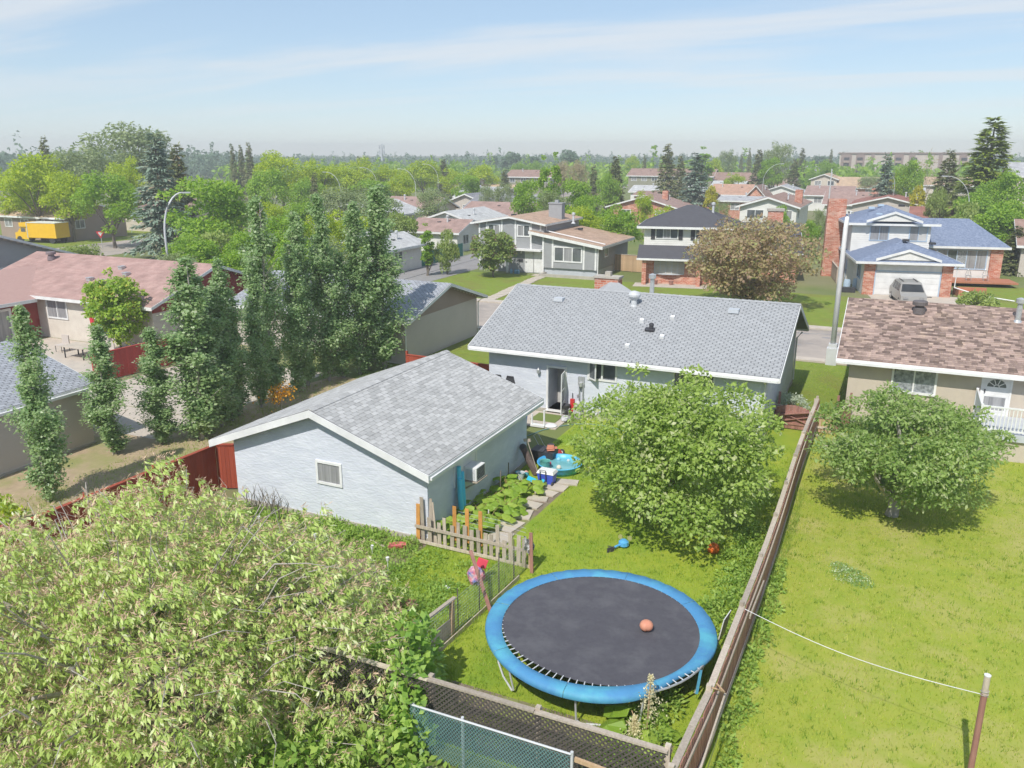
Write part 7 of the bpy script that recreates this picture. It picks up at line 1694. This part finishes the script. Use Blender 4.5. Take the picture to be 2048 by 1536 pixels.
M['coolblue'] = mat('cooler_blue', (.055, .09, .46), (.05, .08, .42), rough=.4)
part('body', MB().hexa([(-11.15, 26.45, .05), (-10.6, 26.45, .05), (-10.6, 26.8, .05), (-11.15, 26.8, .05), (-11.2, 26.4, .46), (-10.55, 26.4, .46), (-10.55, 26.85, .46), (-11.2, 26.85, .46)]), M['coolblue'], co)
part('lid', MB().hexa([(-11.22, 26.38, .461), (-10.53, 26.38, .461), (-10.53, 26.87, .461), (-11.22, 26.87, .461), (-11.17, 26.43, .56), (-10.58, 26.43, .56), (-10.58, 26.82, .56), (-11.17, 26.82, .56)]), M['trim'], co)
part('handle', MB().tube([(-11.05, 26.37, .1), (-11.05, 26.33, .62), (-10.82, 26.33, .62), (-10.82, 26.37, .1)], .018, 6), M['dark'], co)
for x in (-11.17, -10.58): part('wheel', MB().tube([(x - .03, 26.43, .085), (x + .03, 26.43, .085)], .085, 12), M['dark'], co)
mo = thing('lawn_mower', 'red lawn mower parked at the far garage corner', 'lawn mower', (-11.85, 29.4, 0)); M['mowred'] = mat('mower_red', (.44, .03, .03), (.4, .025, .025), rough=.35)
part('deck', MB().hexa([(-12.25, 29.1, .1), (-11.45, 29.1, .1), (-11.45, 29.7, .1), (-12.25, 29.7, .1), (-12.15, 29.17, .3), (-11.55, 29.17, .26), (-11.55, 29.63, .26), (-12.15, 29.63, .3)]), M['mowred'], mo)
part('engine', MB().lathe((-11.85, 29.4, .28), [(.19, 0), (.2, .12), (.15, .14), (.15, .22), (.08, .26)], 14), M['dark'], mo)
for x in (-12.2, -11.5):
    for y in (29.08, 29.72):
        w_ = part('wheel', MB().tube([(x, y - .04, .12), (x, y + .04, .12)], .12, 14), M['dark'], mo); part('rim', MB().tube([(x, y - .05, .12), (x, y + .05, .12)], .07, 10), M['trim'], w_)
part('handle', MB().tube([(-12.2, 29.2, .28), (-12.55, 29.2, .85), (-12.55, 29.6, .85), (-12.2, 29.6, .28)], .014, 5), M['metal'], mo)
bi = thing('storage_tub', 'black storage tub full of odds and ends by the garage corner', 'tub', (-11.85, 28.75, 0))
part('tub', MB().hexa([(-12.25, 28.5, 0), (-11.45, 28.5, 0), (-11.45, 29.0, 0), (-12.25, 29.0, 0), (-12.32, 28.42, .5), (-11.38, 28.42, .5), (-11.38, 29.06, .5), (-12.32, 29.06, .5)]), M['dark'], bi); part('lid', MB().box(-12.34, -11.8, 28.4, 29.08, .501, .53), M['dark'], bi)
b = MB()
for i in range(5): b.obox((-11.58 + random.uniform(-.1, .1), 28.7 + random.uniform(-.1, .12), .55 + i * .03), (.14, .04 * (i % 2), .02), (-.03, .07, 0), (0, .01, .02))
part('flowerpots', b, mat('terracotta', (.42, .17, .11), (.36, .14, .09)), bi)
gb = thing('golf_bag', 'dark golf bag leaning on the garage wall', 'bag', (-11.7, 27.35, 0))
part('bag', MB().tube([(-11.55, 27.2, .02), (-11.95, 27.35, .55), (-12.2, 27.45, .9)], [.13, .14, .13], 10), mat('worn_bag', (.10, .075, .06), (.07, .05, .045), scale=6), gb); part('pocket', MB().obox((-11.62, 27.15, .38), (.08, .02, -.1), (.02, .06, 0), (-.09, 0, .14)), mat('bag_pocket', (.13, .10, .085)), gb); part('hood', MB().lathe((-12.25, 27.47, .85), [(.1, 0), (.15, .1), (.12, .2), (.04, .25)], 10), M['dark'], gb)
b = MB(); b.tube([(-11.35, 27.0, .02), (-12.05, 27.45, 1.25)], .016, 5); b.obox((-12.07, 27.46, 1.28), (.12, .05, 0), (0, .03, 0), (-.02, .01, .05)); solo('broom', b, M['wood'], 'pale wooden broom leaning beside the golf bag', 'broom')
for (x, y, r, h, c, lb) in ((-11.35, 27.55, .2, .5, (.10, .30, .27), 'teal bucket standing by the golf bag'), (-11.95, 26.6, .15, .26, (.42, .45, .47), 'grey-white tub near the rhubarb'), (-12.1, 26.75, .12, .2, (.05, .35, .45), 'small turquoise pail against the garage wall')):
    solo('bucket', MB().lathe((x, y, 0.004), [(r * .75, 0), (r, h), (r + .02, h + .02), (r - .02, h), (r * .7, .06)], 14), mat('bucket_plastic', c, rough=.4), lb, 'bucket', 'buckets by the garage')
b = MB(); vs = []
for i in range(8):
    for s_ in (-1, 0, 1): t_ = i / 7; vs.append((-11.65 + t_ * .85, 26.45 - t_ * .42 + s_ * .19, .10 + (.09 if s_ else 0) + .12 * (t_ > .85)))
b.add(vs, [(i * 3 + j, (i + 1) * 3 + j, (i + 1) * 3 + j + 1, i * 3 + j + 1) for i in range(7) for j in range(2)]); solo('sled', b, mat('turquoise_plastic', (.03, .36, .50), (.03, .32, .45), rough=.35), 'turquoise plastic sled lying by the blue cooler', 'sled')
for i in range(7):
    c = random.choice([(.45, .17, .10), (.5, .3, .25), (.06, .25, .3), (.35, .33, .3)]); x, y = -11.85 + random.uniform(-.25, .3), 26.95 + random.uniform(-.22, .2)
    solo('garden_toy', blob(x, y, 0, random.uniform(.07, .13), .8, 7), mat('toy_plastic', c, rough=.5), ('orange ride-on toy heaped by the turquoise sled', 'pink plastic toy in the heap by the garage', 'dusty toy in the heap behind the cooler', 'toy lying closest to the golf bag', 'toy at the edge of the rhubarb', 'toy at the garage wall in the heap', 'small toy between bucket and sled')[i], 'toy', 'toys heaped by the garage')
tu = thing('rolled_tarp', 'long turquoise rolled tarp standing against the garage side wall', 'tarp', (-12.2, 22.3, 0)); M['tarp'] = mat('turquoise_tarp', (.05, .36, .56), (.09, .45, .60), scale=5, rough=.4, stretch=(3, 3, .4))
for i, (dx, dy, h) in enumerate(((0, 0, 2.0), (.03, .17, 1.75), (.09, -.1, 1.6))): part('roll', MB().tube([(-12.2 + dx, 22.3 + dy, .02), (-12.24 + dx, 22.3 + dy, h * .5), (-12.28 + dx, 22.32 + dy, h)], [.075, .085, .07], 9), M['tarp'], tu)
for i, (x, y, h) in enumerate(((-12.2, 26.0, .85), (-12.0, 24.9, .95), (-11.25, 22.4, .6))): solo('garden_stake', MB().tube([(x, y, 0), (x + .02, y, h)], .022, 5), M['bark'] if i < 2 else M['trim'], ('dark stake at the garage wall above the rhubarb', 'thin rusty stake in the rhubarb', 'short white stake in front of the rhubarb')[i], 'stake', 'stakes in the rhubarb bed')
b = MB(); b.tube([(-13.7, 31.2, .03), (-13.4, 32.2, .03), (-12.9, 33.0, .03), (-12.4, 33.6, .03), (-11.7, 33.9, .03), (-10.8, 33.9, .03), (-9.6, 33.4, .03)], .022, 5); solo('garden_hose', b, M['teal'], 'teal garden hose trailing across the lawn by the back door', 'hose')
b = MB(); b.tube([(-11.4, 29.4, .03), (-10.6, 29.0, .03), (-9.9, 28.7, .03)], .02, 5); solo('garden_hose', b, M['tanwood'], 'pale hose lying behind the paddling pool', 'hose')

# ------------------------------------------------------------------ back door
dm = thing('doormat', 'green turf mat on the concrete pad at the back door', 'mat', (-13.8, 33.9, 0)); part('mat', MB().box(-14.5, -13.25, 33.3, 34.4, .05, .07), mat('turf_mat', (.13, .17, .04), (.10, .135, .035), scale=30), dm)
part('back_step', MB().box(-14.9, -12.9, 32.5, 34.7, -.02, .045), M['path'], kind='structure')
bg_ = thing('baby_gate', 'white plastic baby gate lying by the back door', 'gate', (-13.7, 32.6, 0))
part('frame', MB().box(-14.1, -14.03, 32.5, 32.56, .05, .6).box(-13.5, -13.43, 32.5, 32.56, .05, .85).box(-14.1, -13.43, 32.42, 32.64, .045, .14), M['trim'], bg_)
b = MB(); b.lathe((-13.25, 32.75, .05), [(.28, 0), (.3, .05), (.2, .1)], 12); solo('toy_saucer', b, M['trim'], 'round white lid on the concrete pad', 'lid')
kc = thing('toy_chair', 'red and blue children folding chair at the garage corner', 'chair', (-14.3, 32.0, 0)); part('seat', MB().obox((-14.3, 31.9, .3), (.18, 0, 0), (0, .17, .02), (0, 0, .02)), mat('red_fabric', (.42, .05, .05), rough=.8), kc); part('backrest', MB().obox((-14.3, 32.1, .52), (.18, 0, 0), (0, .02, 0), (0, .05, .2)), mat('blue_fabric', (.05, .13, .42), rough=.8), kc)
for x in (-14.45, -14.15):
    for y in (31.78, 32.08): part('leg', MB().tube([(x, y, 0), (x, y, .29)], .014, 5), M['coolblue'], kc)
bb = thing('charcoal_grill', 'small black charcoal grill beside the open storm door', 'grill', (-13.15, 34.35, 0)); part('bowl', MB().lathe((-13.15, 34.35, .42), [(.08, 0), (.2, .06), (.24, .2), (.25, .22), (.21, .2), (.05, .1)], 16), M['dark'], bb)
for a in (0, 2.1, 4.2): part('leg', MB().tube([(-13.15 + .12 * math.cos(a), 34.35 + .12 * math.sin(a), .45), (-13.15 + .22 * math.cos(a), 34.35 + .22 * math.sin(a), .01)], .012, 5), M['metal'], bb)
def sack(x, y, w, h, seed):
    r_ = random.Random(seed); b = MB(); n = 10; prof = [(.7, 0), (1, .3), (.95, .6), (.6, .9), (.2, 1.0)]; vs = []
    for f, z in prof:
        for k in range(n): a = 2 * math.pi * k / n; q = w * f * r_.uniform(.8, 1.15); vs.append((x + q * math.cos(a), y + q * math.sin(a), z * h))
    b.add(vs, [(i * n + k, i * n + (k + 1) % n, (i + 1) * n + (k + 1) % n, (i + 1) * n + k) for i in range(4) for k in range(n)] + [tuple(4 * n + k for k in range(n))]); return b
solo('plastic_bag', sack(-12.95, 33.85, .24, .3, 1), mat('bag_white', (.5, .5, .5), (.2, .2, .22), scale=9), 'crumpled white plastic bag on the grass by the grill', 'bag'); solo('plastic_bag', sack(-12.6, 34.55, .22, .85, 2), mat('bag_cream', (.48, .46, .44), (.25, .25, .27), scale=9), 'tall pale bag piled against the wall under the meter', 'bag')
solo('red_can', MB().box(-12.98, -12.78, 34.5, 34.62, .3, .9), M['mowred'], 'tall red container behind the charcoal grill', 'container')
b = MB(); b.tube([(-12.95, 34.8, 0), (-13.0, 34.86, 1.1)], .018, 5); solo('pole', b, M['dark'], 'thin dark pole leaning on the wall beside the storm door', 'pole')
for i in range(5): solo('edging_stake', MB().box(-12.3 + i * .17, -12.26 + i * .17, 34.55, 34.57, 0, .45 - .03 * (i % 2)), M['wood'], ('edging stake nearest the tall pale bag', 'second edging stake from the bag', 'middle edging stake of the five by the wall', 'fourth edging stake along the wall', 'edging stake furthest from the bag')[i], 'stake', 'wooden edging stakes along the wall')
for i, x in enumerate((-16.62, -15.95)):
    ch = thing('patio_chair', ('dark curved patio chair back showing above the garage roof, farther from the door', 'dark curved patio chair back showing above the garage roof, closer to the door')[i], 'chair', (x, 34.0, 0), 'dark patio chairs by the wall')
    part('backrest', MB().tube([(x - .28, 34.1, .5), (x - .27, 34.2, 1.35), (x - .15, 34.24, 1.72), (x + .15, 34.24, 1.72), (x + .27, 34.2, 1.35), (x + .28, 34.1, .5)], .035, 6), M['dark'], ch); part('sling', MB().add([(x - .25, 34.1, .5), (x + .25, 34.1, .5), (x + .24, 34.2, 1.4), (x + .13, 34.23, 1.7), (x - .13, 34.23, 1.7), (x - .24, 34.2, 1.4)], [(0, 1, 2, 3, 4, 5)]), M['dark'], ch); part('seat', MB().box(x - .27, x + .27, 33.6, 34.1, .42, .47), M['dark'], ch)
    for a in (-.25, .25):
        for c in (33.62, 34.08): part('leg', MB().tube([(x + a, c, 0), (x + a, c, .42)], .018, 5), M['dark'], ch)

# ------------------------------------------------------------------ small things on the grass
tc_ = thing('toy_car', 'blue toy tricycle tipped over on the lawn', 'toy', (-6.75, 22.7, 0)); M['toyblue'] = mat('toy_blue', (.08, .30, .55), (.07, .26, .5), rough=.35)
part('body', MB().lathe((-6.7, 22.85, .0), [(.1, .02), (.17, .08), (.16, .2), (.08, .26)], 10), M['toyblue'], tc_); part('frame', MB().tube([(-6.7, 22.8, .14), (-6.85, 22.6, .12), (-6.95, 22.45, .06)], .035, 6), M['toyblue'], tc_)
for x, y in ((-6.85, 22.98), (-6.55, 23.0)): part('wheel', MB().tube([(x, y - .02, .27), (x, y + .03, .27)], .075, 10), mat('toy_olive', (.3, .3, .12)), tc_)
part('front_wheel', MB().obox((-6.97, 22.38, .07), (.07, .1, 0), (-.02, .015, 0), (0, .02, .07)), M['dark'], tc_); part('handlebar', MB().tube([(-7.1, 22.5, .12), (-6.8, 22.42, .14)], .015, 5), M['dark'], tc_)
solo('orange_ball', blob(-4.05, 23.65, .0, .2, .95, 14), mat('orange_plastic', (.55, .12, .02), (.5, .10, .02), rough=.4), 'orange ball half hidden under the apple tree near the fence', 'ball', smooth=True)
solo('red_plastic', MB().obox((-13.14, 19.8, .1), (.26, .12, .02), (-.06, .12, .0), (0, -.02, .06)), mat('pink_red', (.46, .12, .12), rough=.6), 'pinkish-red plastic box lying in the weeds by the garage wall', 'box')
tb = thing('toy_bag', 'red and blue bag of toys hanging behind the wire fence', 'bag', (-9.9, 18.9, 0)); part('bag', sack(-9.9, 18.9, .26, .55, 6), mat('print_bag', (.5, .06, .1), (.4, .38, .42), scale=6, third=(.05, .09, .3), tscale=5), tb); part('flap', MB().obox((-9.75, 19.0, .62), (.13, .05, -.05), (0, .02, .01), (.02, .05, .1)), mat('red_flap', (.5, .05, .08)), tb)
for i, (x, y, h) in enumerate(((-17.92, 18.92, .42), (-16.56, 18.83, .36), (-15.5, 18.74, .36), (-13.6, 19.07, .22), (-12.52, 18.3, .42))):
    t = thing('plant_marker', ('white plant marker farthest into the garden near the bare twigs', 'white plant marker second from the bare twigs', 'white plant marker in the middle of the row', 'little white plant marker before the red box', 'white cup on a stake nearest the wire fence')[i], 'plant marker', (x, y, 0), 'white plant markers in the garden'); part('stick', MB().tube([(x, y, 0), (x, y, h)], .012, 5), M['trim'], t); part('cup', MB().lathe((x, y, h - .02), [(.03, 0), (.055, .13)], 8), M['trim'], t)
solo('paper_scrap', MB().obox((-10.5, 18.24, .06), (.1, .03, 0), (-.02, .06, .02), (0, -.005, .01)), M['trim'], 'crumpled white paper lying in the weeds', 'paper')
solo('grey_scrap', sack(-9.5, 15.0, .16, .35, 9), M['greytrim'], 'pale grey bag behind the small plywood panel', 'bag')
b = MB(); b.tube([(-14.4, 19.9, .05), (-13.5, 19.6, .05)], .03, 5); solo('stick', b, M['wood'], 'short pale stick along the garage foundation', 'stick')
for i in range(3): solo('mulch_heap', sack(-11.6 + i * .3, 16.6 + i * .25, .22, .10, 20 + i), mat('red_mulch', (.26, .115, .075), (.2, .09, .06), scale=12), ('reddish mulch mound nearest the wire fence', 'reddish mulch mound in the middle of three', 'reddish mulch mound farthest from the camera')[i], 'mulch', 'mulch mounds in the garden')
# red house patio
pt = thing('patio_table', 'pale patio table by the red house wall', 'table', (-44.0, 33.0, 0)); part('tabletop', MB().box(-45.2, -43.2, 32.4, 33.6, .7, .75), M['path'], pt)
for x in (-45.0, -43.4):
    for y in (32.55, 33.45): part('leg', MB().tube([(x, y, 0), (x, y, .7)], .04, 6), M['dark'], pt)
ru = thing('patio_umbrella', 'closed red patio umbrella tilted beside the young maple', 'umbrella', (-45.0, 35.2, 0)); part('pole', MB().tube([(-45.0, 35.2, 0), (-45.6, 35.0, 2.6)], .03, 6), M['metal'], ru); part('canopy', MB().tube([(-45.2, 35.13, .9), (-45.4, 35.07, 1.7), (-45.6, 35.0, 2.5)], [.22, .17, .05], 8), mat('umbrella_red', (.5, .04, .06)), ru)
for i, x in enumerate((-46.6, -42.6)):
    ch = thing('patio_chair', ('brown patio chair at the far side of the pale table', 'brown patio chair near the young maple')[i], 'chair', (x, 33.6, 0), 'brown patio chairs'); part('seat', MB().box(x - .3, x + .3, 33.3, 33.9, .4, .46), M['taupe'], ch); part('backrest', MB().box(x - .3, x + .3, 33.86, 33.92, .46, 1.0), M['taupe'], ch)
    for a in (-.27, .27):
        for c in (33.33, 33.87): part('leg', MB().tube([(x + a, c, 0), (x + a, c, .4)], .02, 5), M['dark'], ch)

# ------------------------------------------------------------------ air
hz = bpy.data.materials.new('haze_air'); hz.use_nodes = True
hN, hL = hz.node_tree.nodes, hz.node_tree.links; hN.clear()
ho_ = hN.new('ShaderNodeOutputMaterial'); hv_ = hN.new('ShaderNodeVolumePrincipled')
hv_.inputs['Color'].default_value = (0.97, 0.98, 1.0, 1); hv_.inputs['Density'].default_value = HAZE_DENSITY; hv_.inputs['Anisotropy'].default_value = 0.1
hL.new(hv_.outputs[0], ho_.inputs['Volume'])
part('haze', MB().box(-800, 650, -60, 1050, -1.0, 24.0), hz, kind='stuff')
